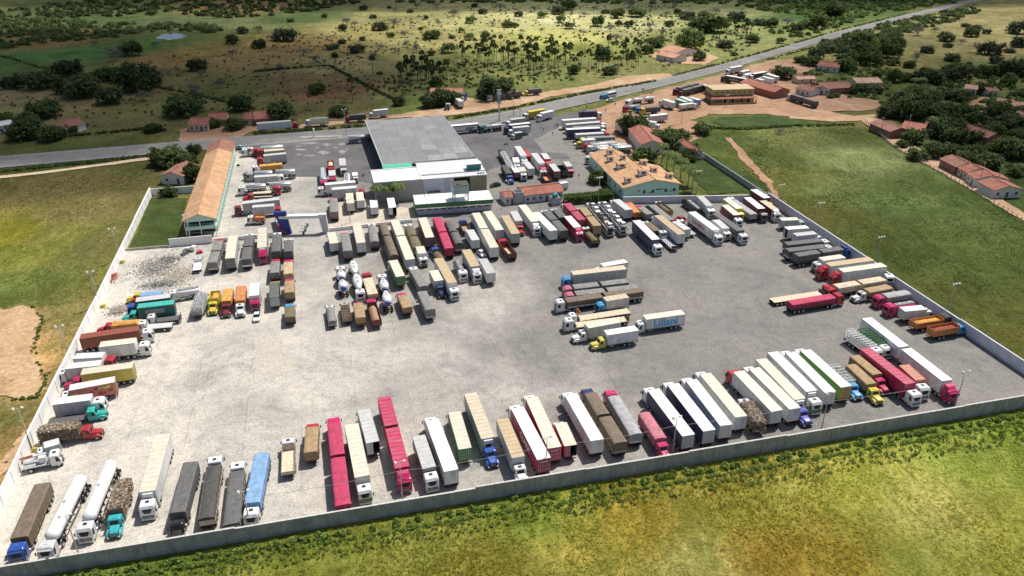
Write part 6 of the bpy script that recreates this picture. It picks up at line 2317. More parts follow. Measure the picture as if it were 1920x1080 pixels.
def coconut(seed):
    rr = random.Random(seed)
    m = MB()
    H = 5.2 + rr.random()
    vs, fs, ts = [], [], []
    for k in range(17):
        a = 2 * math.pi * k / 17 + rr.uniform(-.2, .2)
        up = rr.uniform(.2, 1.0)
        prev = None
        dirv = Vector((math.cos(a), math.sin(a), 0))
        side = Vector((-dirv.y, dirv.x, 0))
        for i in range(7):
            t = i / 6
            p = Vector((0, 0, H)) + dirv * (2.5 * t) + Vector((0, 0, up * 1.5 * t - 2.1 * t * t))
            wdt = .46 * math.sin(math.pi * (.12 + .85 * t)) + .03
            cur = (p + side * wdt - Vector((0, 0, wdt * .5)), p, p - side * wdt - Vector((0, 0, wdt * .5)))
            if prev:
                o = len(vs)
                vs += [tuple(q) for q in (*prev, *cur)]
                fs += [(o, o + 1, o + 4, o + 3), (o + 1, o + 2, o + 5, o + 4)]
                ts += [rr.random() * .8 + .2] * 6
            prev = cur
    cr = tint_mesh('crown', np.array(vs), np.array(fs), np.array(ts), LM['g'])
    m.bar((0, 0, -.2), (.15, .1, H * .5), .17, 0, 7, .13)
    m.bar((.15, .1, H * .5), (0, 0, H), .13, 0, 7, .11)
    return cr, m.mesh('trunk', [plain((.3, .27, .22), .9, name='coconut_trunk')])


CV = [coconut(k) for k in range(3)]


def palm(x, y, k, label, group, name='fan_palm', src=PV, s=1.0):
    p = G(x, y)
    o = thing(name, label, 'palm', (p.x, p.y, -.1), rnd.uniform(0, 6.28), group)
    o.scale = (s, s, s)
    ob('crown', src[k][0], o)
    ob('trunk', src[k][1], o)


def inpoly(x, y, P):
    c = False
    j = len(P) - 1
    for i in range(len(P)):
        if (P[i][1] > y) != (P[j][1] > y) and x < (P[j][0] - P[i][0]) * (y - P[i][1]) / (P[j][1] - P[i][1]) + P[i][0]:
            c = not c
        j = i
    return c


rp = random.Random(21)
for poly, n, lab, grp in (([(738, 160), (742, 150), (760, 138), (800, 135), (835, 138), (842, 150), (835, 162), (760, 168)], 40, 'slim fan palm in the small grove beside the hedged house', 'fan palms of the small grove'),
                          ([(850, 128), (860, 105), (905, 92), (1000, 96), (1060, 100), (1075, 118), (1060, 135), (1000, 142), (930, 136)], 95, 'slim fan palm in the large grove of the sunlit pasture', 'fan palms of the large grove'),
                          ([(1075, 140), (1080, 105), (1130, 95), (1210, 95), (1240, 108), (1200, 135), (1120, 146)], 34, 'slim fan palm standing in the loose grove towards the white house', 'fan palms near the white house'),
                          ([(1330, 75), (1345, 62), (1400, 58), (1420, 66), (1390, 78)], 24, 'slim fan palm in the far clump above the highway', 'fan palms of the far clump')):
    k = 0
    while k < n:
        x, y = rp.uniform(730, 1430), rp.uniform(50, 175)
        if inpoly(x, y, poly):
            palm(x, y, rp.randrange(5), lab, grp, s=rp.uniform(.8, 1.15))
            k += 1
for x, y, lab in ((629, 138, 'taller of two lone palms at the corner of the ploughed patch'), (632, 138, 'shorter of two lone palms at the corner of the ploughed patch'), (700, 143, 'lone slender palm in the pasture beside the ploughed patch'), (661, 188, 'lone slender palm on the edge of the roadside pasture')):
    palm(x, y, 1, lab, None, s=1.2)
for k, (x, y) in enumerate(((711, 386), (730, 383), (747, 382))):
    palm(x, y, k, f'{("slim", "middle", "bushiest")[k]} coconut palm before the brown station facade', 'coconut palms before the station', 'coconut_palm', CV, 1.2)
for k, (x, y) in enumerate(((1240, 306), (1250, 316), (1262, 326), (1276, 336), (1290, 347), (1298, 358))):
    palm(x, y, k % 3, f'coconut palm beside the mint hotel, {ordw(k + 1)} from the depot', 'coconut palms beside the hotel', 'coconut_palm', CV, 1.3)
for k, (x, y) in enumerate(((1712, 172), (1726, 168), (1745, 250), (1755, 255))):
    palm(x, y, k % 3, f'coconut palm among the village trees, {ordw(k + 1)} from the houses', 'coconut palms in the village', 'coconut_palm', CV, 1.2)


# ---- masses nobody could count
def scatter(name, poly, n, size, leaf, nleaf, mat, zr=.7, world=False, seed=1, line=None):
    """one object of many leafy clumps standing on the ground"""
    r = np.random.RandomState(seed)
    pts = []
    if line:
        P = [G(*p) for p in line]
        for _ in range(n):
            k = r.randint(len(P) - 1)
            q = P[k].lerp(P[k + 1], r.rand())
            pts.append((q.x + r.normal() * size * .5, q.y + r.normal() * size * .5))
    else:
        P = [((p[0], p[1]) if world else tuple(G(*p)[:2])) for p in poly]
        lo_ = np.min(P, 0); hi_ = np.max(P, 0)
        while len(pts) < n:
            x, y = r.uniform(lo_[0], hi_[0]), r.uniform(lo_[1], hi_[1])
            if inpoly(x, y, P):
                pts.append((x, y))
    pts = np.array(pts)
    sz = size * r.uniform(.55, 1.35, n)
    idx = np.repeat(np.arange(n), nleaf)
    d = r.normal(size=(len(idx), 3))
    d /= np.linalg.norm(d, axis=1, keepdims=True)
    d[:, 2] = np.abs(d[:, 2])
    c = d * (sz[idx] * r.uniform(.6, 1.05, len(idx)))[:, None] * np.array([1, 1, zr * 1.3])
    c[:, :2] += pts[idx]
    nrm = d + r.normal(size=d.shape) * .45
    nrm /= np.linalg.norm(nrm, axis=1, keepdims=True)
    v, f = quads_np(c, nrm, leaf * r.uniform(.6, 1.3, len(idx)), r)
    tint = np.clip(.55 * r.rand(n)[idx] + .45 * r.rand(len(idx)), 0, 1)
    o = ob(name, tint_mesh(name, v, f, np.repeat(tint, 4), mat))
    o['kind'] = 'stuff'
    return o


scatter('forest', [(-60, 100), (0, 92), (120, 78), (260, 66), (300, 58), (420, 62), (415, 48), (200, 44), (80, 36), (-60, 44)], 360, 3.0, .7, 46, LM['d'], seed=2)
scatter('forest', [(-100, 30), (200, -2), (700, -6), (690, 4), (640, 14), (560, 24), (440, 36), (330, 26), (150, 34), (0, 52), (-100, 60)], 430, 3.0, .9, 40, LM['d'], seed=3)
scatter('forest', [(690, 6), (900, -2), (1300, -4), (1500, 6), (1800, -4), (1790, 6), (1560, 40), (1470, 26), (1350, 8), (1000, 6)], 400, 3.0, .9, 40, LM['g'], seed=4)
scatter('forest', [(1545, 88), (1600, 60), (1700, 36), (1820, 12), (1838, 22), (1780, 42), (1700, 62), (1640, 90), (1600, 108), (1560, 112)], 260, 2.6, .65, 46, LM['d'], seed=5)
scatter('forest', [(1300, 0), (1450, -5), (1830, -6), (1700, 18), (1600, 42), (1520, 68), (1470, 74), (1440, 60), (1560, 30), (1500, 12)], 300, 2.6, .75, 40, LM['g'], seed=6)
scatter('undergrowth', [(1650, 200), (1800, 120), (1930, 130), (1930, 330), (1840, 300), (1720, 240)], 280, 2.0, .48, 44, LM['d'], seed=7)
scatter('undergrowth', [(1480, 150), (1560, 110), (1660, 110), (1680, 200), (1600, 190)], 160, 1.8, .45, 40, LM['g'], seed=8)
scatter('undergrowth', [(1000, 70), (1300, 20), (1440, 40), (1440, 84), (1330, 108), (1230, 130), (1080, 140)], 300, 1.1, .35, 30, LM['s'], seed=9)
scatter('undergrowth', [(520, 70), (900, 10), (1300, 10), (1180, 60), (900, 90), (650, 110)], 420, .9, .3, 26, LM['s'], seed=10)
scatter('undergrowth', [(640, 170), (850, 110), (1080, 130), (1080, 150), (900, 165), (740, 185)], 260, 1.0, .3, 30, LM['g'], seed=12)
scatter('undergrowth', [(0, 250), (0, 150), (350, 100), (700, 60), (720, 180), (560, 225), (300, 235)], 420, .7, .28, 22, LM['s'], .6, seed=32)
scatter('weeds', None, 230, .62, .2, 34, LM['w'], .75, seed=13, line=[(0, 1107), (480, 1028), (960, 944), (1440, 862), (1930, 777)])
scatter('weeds', None, 560, .36, .13, 20, LM['w'], .6, seed=14, line=[(0, 1116), (480, 1040), (960, 956), (1440, 874), (1930, 788)])
scatter('weeds', [(200, 1085), (480, 1040), (960, 955), (1440, 872), (1930, 785), (1930, 830), (1440, 905), (960, 985), (480, 1070)], 900, .3, .11, 14, LM['w'], .6, seed=24)
scatter('weeds', None, 260, 1.1, .3, 30, LM['g'], .6, seed=15, line=[(480, 251), (600, 243), (850, 221), (960, 203), (1100, 175), (1230, 152)])
scatter('weeds', None, 200, 1.0, .3, 30, LM['g'], .6, seed=16, line=[(1260, 143), (1340, 122), (1440, 95), (1560, 60), (1700, 25)])
scatter('weeds', None, 170, .9, .28, 30, LM['g'], .6, seed=17, line=[(0, 322), (100, 311), (280, 292), (300, 300)])
scatter('weeds', None, 140, .9, .28, 30, LM['g'], .6, seed=18, line=[(1440, 112), (1585, 72), (1702, 40), (1830, 8)])
scatter('weeds', None, 60, .4, .16, 22, LM['w'], .5, seed=31, line=[(60, 575), (80, 600), (62, 650), (86, 715), (70, 744), (20, 750)])
scatter('hedgerow', None, 190, .9, .28, 30, LM['d'], .8, seed=19, line=[(480, 134), (520, 130), (618, 123), (650, 140), (700, 168), (738, 186)])
scatter('hedgerow', None, 160, .9, .28, 30, LM['d'], .8, seed=20, line=[(0, 105), (30, 112), (75, 127), (160, 140), (190, 145), (300, 165), (340, 172), (420, 190), (480, 205)])
scatter('hedgerow', None, 120, .8, .25, 30, LM['d'], .8, seed=22, line=[(130, 255), (270, 242), (310, 245)])
scatter('hedgerow', None, 120, .9, .28, 30, LM['g'], .8, seed=23, line=[(1330, 240), (1400, 242), (1480, 236), (1600, 234)])
# clipped hedge
hp = [G(1057, 386), G(1150, 378)]
r = np.random.RandomState(30)
n = 5200
a_, b_ = hp
t = r.rand(n)
w_ = r.uniform(-1, 1, n)
hgt = 2.6
top = r.rand(n) < .5
cx_ = a_.x + (b_.x - a_.x) * t
cy_ = a_.y + (b_.y - a_.y) * t + 2.2
c = np.stack([cx_, cy_ + np.where(top, w_, np.sign(w_)) * 1.9, np.where(top, hgt + r.normal(size=n) * .12, r.rand(n) * hgt)], 1)
nrm = r.normal(size=(n, 3)) + np.array([0, -.4, 1.0])
nrm /= np.linalg.norm(nrm, axis=1, keepdims=True)
v, f = quads_np(c, nrm, r.uniform(.12, .26, n), r)
HR = thing('hedge', 'long clipped green hedge between washroom building and hotel', 'hedge', (a_.x, a_.y, 0))
v = v - np.array([a_.x, a_.y, 0])
ob('foliage', tint_mesh('foliage', v, f, np.repeat(r.rand(n), 4), leafmat((.06, .12, .02), (.2, .3, .06), 'hedge_leaves', .4)), HR)


# ---- grass tufts on the fields near the drone
def tufts(name, poly, n, h, seed):
    r = np.random.RandomState(seed)
    P = [tuple(G(*p)[:2]) for p in poly]
    lo_ = np.min(P, 0); hi_ = np.max(P, 0)
    q = np.empty((0, 2))
    Pa = np.array(P)
    while len(q) < n:
        s = r.uniform(lo_, hi_, size=(n * 2, 2))
        ins = np.zeros(len(s), bool)
        j = len(Pa) - 1
        for i in range(len(Pa)):
            cnd = ((Pa[i, 1] > s[:, 1]) != (Pa[j, 1] > s[:, 1]))
            xx = (Pa[j, 0] - Pa[i, 0]) * (s[:, 1] - Pa[i, 1]) / (Pa[j, 1] - Pa[i, 1] + 1e-12) + Pa[i, 0]
            ins ^= cnd & (s[:, 0] < xx)
            j = i
        keep = s[ins]
        dens = vnoise(keep[:, 0], keep[:, 1], seed, 6) * .6 + vnoise(keep[:, 0], keep[:, 1], seed + 1, 2) * .4
        keep = keep[r.rand(len(keep)) < np.clip((dens - .1) * 1.6, .2, 1)]
        q = np.concatenate([q, keep])
    q = q[:n]
    nb = 5
    idx = np.repeat(np.arange(n), nb)
    lean = vnoise(q[:, 0], q[:, 1], seed + 5, 18) * 6.28 * 1.5
    hh = h * r.uniform(.5, 1.3, len(idx)) * (.6 + .8 * vnoise(q[:, 0], q[:, 1], seed + 2, 8))[idx]
    base = np.stack([q[idx, 0] + r.normal(size=len(idx)) * .14, q[idx, 1] + r.normal(size=len(idx)) * .14, np.full(len(idx), -.25)], 1)
    an = lean[idx] + r.normal(size=len(idx)) * .7
    ln = r.uniform(.4, 1.3, len(idx)) * hh
    tip = base + np.stack([np.cos(an) * ln, np.sin(an) * ln, hh + .2], 1)
    sd = np.stack([-np.sin(an), np.cos(an), np.zeros(len(an))], 1) * .09
    v = np.stack([base - sd, base + sd, tip], 1).reshape(-1, 3)
    f = np.arange(3 * len(idx)).reshape(-1, 3)
    col = cover(q[:, 0], q[:, 1])
    br = (1.9 + 1.4 * r.rand(n) ** 1.5)[:, None] * np.array([1, .98, 1.0])
    col = np.clip(col * br, .01, .6)[idx]
    o = ob(name, np_mesh(name, v, f, [GRASSM2], False, np.repeat(col, 3, 0)))
    o['kind'] = 'stuff'


m_, nt_, b_2 = _nt('grass_blades')
at_ = nt_.nodes.new('ShaderNodeAttribute')
at_.attribute_name = 'cover'
nt_.links.new(at_.outputs['Color'], b_2.inputs['Base Color'])
tr_ = nt_.nodes.new('ShaderNodeBsdfTranslucent')
nt_.links.new(at_.outputs['Color'], tr_.inputs['Color'])
mx_ = nt_.nodes.new('ShaderNodeMixShader')
mx_.inputs[0].default_value = .5
nt_.links.new(b_2.outputs[0], mx_.inputs[1])
nt_.links.new(tr_.outputs[0], mx_.inputs[2])
nt_.links.new(mx_.outputs[0], nt_.nodes['Material Output'].inputs['Surface'])
b_2.inputs['Roughness'].default_value = .8
b_2.inputs['Specular IOR Level'].default_value = .2
GRASSM2 = m_
tufts('grass', [(100, 1100), (480, 1012), (960, 930), (1440, 850), (1940, 768), (1940, 1100)], 14000, .2, 50)
tufts('grass', [(1470, 400), (1400, 330), (1330, 250), (1600, 240), (1700, 300), (1930, 425), (1930, 670), (1800, 590), (1640, 478)], 9000, .2, 51)
tufts('grass', [(-60, 345), (270, 310), (280, 345), (180, 530), (60, 790), (-60, 1000), (-60, 600)], 6000, .2, 52)
tufts('grass', [(240, 468), (250, 450), (283, 372), (345, 372), (334, 440), (330, 461)], 3000, .25, 53)
tufts('grass', [(1300, 296), (1345, 296), (1440, 348), (1438, 357), (1330, 364), (1300, 335)], 3000, .25, 54)
# ------------------------------------------------------------------ cars
def car_meshes(col):
    def mk():
        p = paint(C[col], .25, dirt=.05, name='car_paint')
        m = MB()
        hw = .84
        lower = [(-2.1, .32, .72, .78), (-1.95, .28, .95, .83), (-1.2, .25, .98, .85), (.6, .25, .98, .85), (1.5, .26, .86, .83), (2.05, .3, .66, .74)]
        rings = []
        for x, zb, zt, w in lower:
            rings.append([(x, -w, zb), (x, w, zb), (x, w * 1.01, (zb + zt) / 2), (x, w * .93, zt), (x, -w * .93, zt), (x, -w * 1.01, (zb + zt) / 2)])
        m.loft(rings, 0)
        m.loft([[(x0, -w, z), (x1, -w, z), (x1, w, z), (x0, w, z)] for z, x0, x1, w in ((1.385, -1.2, .2, .62), (1.44, -1.05, .05, .56))], 0)
        body = m.mesh('body', [p])
        g = MB().loft([[(x0, -w, z), (x1, -w, z), (x1, w, z), (x0, w, z)] for z, x0, x1, w in ((.93, -1.75, 1.0, .78), (1.385, -1.22, .22, .625))], 0).mesh('window_glass', [GLASS])
        return body, g
    return cached(('car', col), mk)


def car(label, group, loc, rz, col, name='parked_car'):
    b_, g_ = car_meshes(col)
    R = thing(name, label, 'car', loc, rz, group)
    ob('body', b_, R)
    ob('window_glass', g_, R)
    wm_ = wheel_mesh(.31, .2)
    for x in (-1.3, 1.3):
        for y in (-.74, .74):
            ob('wheel', wm_, R, (x, y, .31))
    lm_ = cached('carlamp', lambda: MB().box(-.04, .04, -.16, .16, -.07, .07, 0).mesh('headlight', [LAMP]))
    rl_ = cached('carrear', lambda: MB().box(-.04, .04, -.14, .14, -.08, .08, 0).mesh('tail_light', [REDL]))
    for s in (-1, 1):
        ob('headlight', lm_, R, (2.02, s * .52, .58))
        ob('tail_light', rl_, R, (-2.09, s * .55, .72))
    return R


CC = [t for t in TRUCKS if t[1] == 'cc']
cols = [['silver', 'white', 'dgrey', 'dgrey', 'white'], ['white', 'white', 'white', 'white', 'white']]
lowc = [['dgrey', 'silver', 'red', 'dgrey'], ['silver', 'dgrey', 'white', 'silver']]
for ci, (root, kd, L, Wd, H, d) in enumerate(CC):
    rz = math.atan2(d.y, d.x)
    base = Vector(root.location)
    which = ('brown-trailer side', 'grey-trailer side')[ci]
    for k in range(5):
        p = base - d * (-.6 + (L - 3.0) * k / 4 + 1.6) + Vector((0, 0, 2.83))
        if k == 0:
            p = base - d * .9 + Vector((0, 0, 2.83))
        car(f'{CW[cols[ci][k]]} car on the upper deck of the {which} carrier, {ordw(k + 1)} from its cab', 'cars on the car carriers', p, rz + (math.pi if k % 2 else 0), cols[ci][k], 'carried_car')
    for k in range(4):
        p = base - d * (3.0 + (L - 5.6) * k / 3) + Vector((0, 0, 1.03))
        car(f'{CW[lowc[ci][k]]} car on the lower deck of the {which} carrier, {ordw(k + 1)} from its cab', 'cars on the car carriers', p, rz, lowc[ci][k], 'carried_car')


def carpx(label, a, b, col, group=None, z=.07):
    p, q = G(*a, .7), G(*b, .7)
    car(label, group, ((p.x + q.x) / 2, (p.y + q.y) / 2, z), math.atan2(p.y - q.y, p.x - q.x), col)


carpx('white hatchback parked on the paving below the white box truck', (480, 600), (483, 587), 'white')
carpx('black saloon parked beside the station building', (921, 348), (936, 345), 'black')
carpx('pale green car parked at the far end of the motel', (459, 278), (446, 275), 'mint')
carpx('white car driving on the highway behind the minibus', (1137, 188), (1150, 187), 'white', z=.12)
carpx('red pickup car standing between the rear wall trucks', (1268, 411), (1280, 410), 'red')
carpx('white car tucked behind a trailer in the middle block', (906, 478), (900, 472), 'white')
carpx('white car half hidden by tank trucks behind the hotel', (1078, 270), (1092, 269), 'cream')

# minibus and small blue truck on the highway
p, q = G(1135, 179, 1.5), G(1157, 174, 1.5)
R = thing('minibus', 'white minibus with dark windows driving on the highway', 'bus', ((p.x + q.x) / 2, (p.y + q.y) / 2, .12), math.atan2(p.y - q.y, p.x - q.x))
ob('body', MB().loft([rrect(-3.4, 3.4, 1.02, z, .2) for z in (.35, 1.0, 1.9)] + [rrect(-3.35, 3.1, .96, 2.5, .2), rrect(-3.2, 2.9, .85, 2.65, .2)], 0).mesh('body', [paint(C['white'], .3, name='bus_paint')]), R)
ob('window_band', MB().box(-3.0, 2.9, -1.03, 1.03, 1.45, 2.1, 0).box(3.1, 3.36, -.85, .85, 1.35, 2.2, 0).mesh('window_band', [GLASS]), R)
for x in (-2.1, 2.1):
    for s in (-1, 1):
        ob('wheel', wheel_mesh(.38, .26), R, (x, s * .86, .38))
truck('rb', (1131, 177), (1139, 176), 's', 'sky', 'sky', 'sky', 'H=2.4 W=2.0', 'small blue truck meeting the minibus on the highway', None)

# ------------------------------------------------------------------ people and motorbikes
def person_mesh(seed, shirt, pants, stride):
    me = bpy.data.meshes.new('person_skin')
    J = {'pel': (0, 0, .95), 'chest': (0, 0, 1.32), 'neck': (0, 0, 1.5), 'head': (.02, 0, 1.6), 'top': (.03, 0, 1.72),
         'hl': (0, .1, .9), 'kl': (stride * .5, .11, .5), 'al': (stride * .35, .11, .09), 'tl': (stride * .35 + .15, .11, .04),
         'hr': (0, -.1, .9), 'kr': (-stride * .2, -.11, .5), 'ar': (-stride * .6, -.11, .1), 'tr': (-stride * .6 + .15, -.11, .04),
         'sl': (0, .2, 1.42), 'el': (-stride * .2, .26, 1.14), 'wl': (stride * .1 + .05, .27, .9), 'fl': (stride * .15 + .07, .27, .8),
         'sr': (0, -.2, 1.42), 'er': (stride * .2, -.26, 1.14), 'wr': (stride * .35 + .05, -.27, .92), 'fr': (stride * .42 + .07, -.27, .82)}
    rad = {'pel': .15, 'chest': .17, 'neck': .06, 'head': .1, 'top': .07, 'hl': .1, 'kl': .065, 'al': .045, 'tl': .035, 'hr': .1, 'kr': .065, 'ar': .045, 'tr': .035,
           'sl': .07, 'el': .05, 'wl': .035, 'fl': .03, 'sr': .07, 'er': .05, 'wr': .035, 'fr': .03}
    ks = list(J)
    E_ = [('pel', 'chest'), ('chest', 'neck'), ('neck', 'head'), ('head', 'top'), ('pel', 'hl'), ('hl', 'kl'), ('kl', 'al'), ('al', 'tl'), ('pel', 'hr'), ('hr', 'kr'), ('kr', 'ar'), ('ar', 'tr'),
          ('chest', 'sl'), ('sl', 'el'), ('el', 'wl'), ('wl', 'fl'), ('chest', 'sr'), ('sr', 'er'), ('er', 'wr'), ('wr', 'fr')]
    me.from_pydata([J[k] for k in ks], [(ks.index(a), ks.index(b)) for a, b in E_], [])
    o = bpy.data.objects.new('person_tmp', me)
    COL.objects.link(o)
    sm = o.modifiers.new('skin', 'SKIN')
    for i, k in enumerate(ks):
        me.skin_vertices[0].data[i].radius = (rad[k] * (.75 if k in ('chest', 'pel') else 1), rad[k])
    me.skin_vertices[0].data[0].use_root = True
    sb = o.modifiers.new('sub', 'SUBSURF')
    sb.levels = sb.render_levels = 1
    dg = bpy.context.evaluated_depsgraph_get()
    out = bpy.data.meshes.new_from_object(o.evaluated_get(dg))
    bpy.data.objects.remove(o)
    bpy.data.meshes.remove(me)
    out.name = 'person'
    out.materials.clear()
    for mt in (plain((.2, .11, .07), .6, name='skin'), plain(C[shirt], .9, name='shirt'), plain(C[pants], .9, name='trousers'), plain((.015, .012, .01), .8, name='hair')):
        out.materials.append(mt)
    for pl in out.polygons:
        c = pl.center
        r_ = abs(c.y)
        if c.z > 1.64 or (c.z > 1.56 and c.x < -.02):
            pl.material_index = 3
        elif c.z > 1.47 and r_ < .13:
            pl.material_index = 0
        elif r_ > .22 and c.z < 1.18:
            pl.material_index = 0
        elif c.z > .95:
            pl.material_index = 1
        elif c.z > .1:
            pl.material_index = 2
        else:
            pl.material_index = 3
        pl.use_smooth = True
    return out


PM = [person_mesh(1, 'white', 'navy', .25), person_mesh(2, 'red', 'dark', .0), person_mesh(3, 'dark', 'mgrey', .35), person_mesh(4, 'sky', 'dark', .1)]
PPL = [(1014, 242, 0, 'person in a pale shirt walking on the forecourt, nearer the canopy'), (1019, 247, 2, 'person in dark clothes walking beside the pale shirt on the forecourt'), (1042, 237, 2, 'person standing at the tail of the long trailers, nearer the canopy'),
       (1045, 238, 1, 'person in red among the pair at the trailer tails'), (1047, 239, 3, 'person standing a step apart from the pair at the trailer tails'), (1036, 254, 2, 'person alone in the middle of the forecourt'),
       (1085, 334, 2, 'person in dark clothes standing by the hedge tree'), (1100, 204, 3, 'person crossing the highway mouth'), (1135, 211, 1, 'person walking on the red dirt by the floodlight'), (1153, 196, 0, 'person beside the highway edge near the cement tankers'),
       (1385, 120, 2, 'person standing at the roadside above the white trailers'), (1389, 119, 3, 'second person at the roadside above the white trailers'), (1221, 178, 2, 'person standing on the silver tanker yard edge'), (1313, 203, 1, 'person beside the pale blue box truck'), (1416, 193, 3, 'person at the veranda of the restaurant'), (1154, 199, 2, 'person waiting near the red cab on the dirt lot')]
for k, (x, y, v_, lab) in enumerate(PPL):
    p = G(x, y)
    o = ob('person', PM[v_], None, (p.x, p.y, .06), (0, 0, k * 1.7))
    tag(o, lab, 'person')


def motorbike(x, y, rz, lab):
    p = G(x, y)
    R = thing('motorcycle', lab, 'motorcycle', (p.x, p.y, .06), rz)
    for xx in (-.65, .65):
        ob('wheel', cached('mbw', lambda: MB().loft([[(.3 * math.cos(2 * math.pi * i / 12) * q, yy, .3 * math.sin(2 * math.pi * i / 12) * q) for i in range(12)] for yy, q in ((-.05, .8), (-.05, 1), (.05, 1), (.05, .8))], 0, True).mesh('wheel', [RUBBER])), R, (xx, 0, .3))
    ob('frame', cached('mbf', lambda: MB().bar((-.65, 0, .3), (-.1, 0, .45), .05).bar((-.1, 0, .4), (.35, 0, .75), .07).bar((.65, 0, .3), (.4, 0, .95), .04).box(-.2, .2, -.12, .12, .25, .5, 0).bar((.38, -.35, 1.0), (.38, .35, 1.0), .025).mesh('frame', [CHASSIS])), R)
    ob('fuel_tank', cached('mbt', lambda: MB().loft([rrect(-.1, .35, .14, z, .06) for z in (.65, .85)], 0).mesh('fuel_tank', [paint(C['red'], name='bike_paint')])), R)
    ob('seat', cached('mbs', lambda: MB().loft([rrect(-.75, -.05, .12, z, .06) for z in (.68, .78)], 0).mesh('seat', [BLACKP])), R)


motorbike(949, 272, .4, 'motorcycle parked alone on the dark forecourt asphalt')
motorbike(681, 331, 1.4, 'motorcycle parked beside the brown station facade')
motorbike(1206, 169, .5, 'motorcycle riding on the highway above the dirt lot')

# ------------------------------------------------------------------ floodlight masts
def mast(base, h, heads, label, group, name='floodlight_mast', col=None):
    p = G(*base)
    R = thing(name, label, 'light pole', (p.x, p.y, 0), ROT, group)
    key = ('mast', round(h, 1), heads)
    ob('pole', cached(key, lambda: MB().bar((0, 0, -.2), (0, 0, h), .13, 0, 8, .07).bar((-.95, 0, h - .05), (.95, 0, h - .05), .05).mesh('pole', [plain((.45, .44, .42), .8, name='concrete_pole')])), R)
    xs_ = {2: (-.75, .75), 3: (-.9, 0, .9), 4: (-.9, -.3, .3, .9)}[heads]
    fm = cached('floodhead', lambda: MB().loft([rrect(-.22, .22, .28, z, .05) for z in (0, .22)] + [rrect(-.12, .12, .16, .34, .04)], 0).mesh('floodlight', [plain((.72, .72, .7), .4, name='lamp_housing')]))
    for x in xs_:
        ob('floodlight', fm, R, (x, -.1, h + .02), (.9 if x < 0 else -.9, 0, 0))
    return R


MG = 'floodlight masts of the truck yard'
for base, h, n, lab in (((224, 487), 9.7, 2, 'floodlight mast on the white wall beside the stone heap'), ((186, 572), 9.5, 2, 'floodlight mast on the white wall beside the teal trailers'), ((132, 680), 9.5, 2, 'floodlight mast on the white wall beside the rust red container'),
                        ((60, 842), 9.5, 2, 'floodlight mast on the white wall beside the firewood truck'), ((150, 1046), 9.0, 2, 'floodlight mast on the front wall before the white gas tankers'), ((470, 990), 8.0, 2, 'floodlight mast on the front wall before the blue tarped truck'),
                        ((755, 938), 8.5, 2, 'floodlight mast on the front wall before the crimson road train'), ((1024, 890), 8.5, 2, 'floodlight mast on the front wall before the red box trailers'), ((1261, 851), 8.5, 2, 'floodlight mast on the front wall beside the red hooded truck'),
                        ((1540, 804), 8.5, 2, 'floodlight mast on the front wall beside the violet cab'), ((1790, 762), 8.5, 2, 'floodlight mast on the front wall beside the white road train'), ((1776, 590), 8.6, 3, 'floodlight mast on the shaded wall above the orange trucks'),
                        ((1641, 493), 8.0, 3, 'floodlight mast on the shaded wall above the red cabs'), ((1532, 423), 7.6, 3, 'floodlight mast on the shaded wall above the dark tarps'), ((1459, 389), 8.0, 3, 'floodlight mast in the rear corner of the shaded wall'),
                        ((1306, 362), 8.0, 3, 'floodlight mast at the hotel lawn corner'), ((1122, 380), 9.0, 4, 'four-lamp mast beside the clipped hedge'), ((657, 417), 8.0, 2, 'thin lamp mast behind the gate among box trucks'), ((802, 404), 7.0, 2, 'thin lamp mast before the low shop'),
                        ((359, 458), 9.5, 2, 'lamp mast before the motel gable'), ((1361, 203), 6.5, 2, 'lamp mast before the restaurant'), ((1277, 232), 8.0, 3, 'lamp mast at the edge of the red dirt lot'), ((649, 252), 11.0, 2, 'tall twin lamp mast beside the canopy and highway'),
                        ((975, 222), 9.0, 2, 'lamp mast beside the yellow trailer at the highway'), ((1185, 249), 8.0, 2, 'lamp mast at the white depot'), ((953, 386), 9.0, 2, 'lamp mast beside the small kiosk')):
    mast(base, h, n, lab, MG)

# utility poles and wires in front of the yard wall
def wire(pts, label, sag=.5, r=.03):
    m = MB()
    P = [Vector(p) for p in pts]
    for a, b in zip(P, P[1:]):
        prev = a
        for k in range(1, 9):
            t = k / 8
            q = a.lerp(b, t) - Vector((0, 0, sag * 4 * t * (1 - t)))
            m.bar(prev, q, r, 0, 4)
            prev = q
    o = ob('overhead_wire', m.mesh('overhead_wire', [plain((.3, .3, .3), .5, name='wire')]))
    tag(o, label, 'wire')


mb = [Vector((G(*b).x, G(*b).y, 6.6)) for b in ((470, 990), (755, 938), (1024, 890), (1261, 851), (1540, 804), (1790, 762))]
wire(mb, 'thin wire strung between the floodlight masts of the front wall')
for k, (x, y) in enumerate(((1098, 222), (963, 216), (700, 204), (1700, 250), (1836, 345), (1868, 350), (1650, 255))):
    p = G(x, y)
    R = thing('utility_pole', ('grey utility pole with crossarm at ' + ('the highway mouth', 'the dirt verge', 'the white box truck on the verge', 'the head of the dirt street', 'the red roofed house of the street', 'the lowest white house', 'the bend of the dirt street')[k]), 'pole', (p.x, p.y, 0), .4 * k, 'utility poles')
    ob('pole', cached('upole', lambda: MB().bar((0, 0, -.2), (0, 0, 8.5), .15, 0, 7, .09).mesh('pole', [plain((.3, .28, .25), .9, name='old_pole')])), R)
    ob('crossarm', cached('uarm', lambda: MB().box(-.9, .9, -.06, .06, 8.0, 8.12, 0).mesh('crossarm', [plain((.3, .28, .25), .9, name='old_pole')])), R)

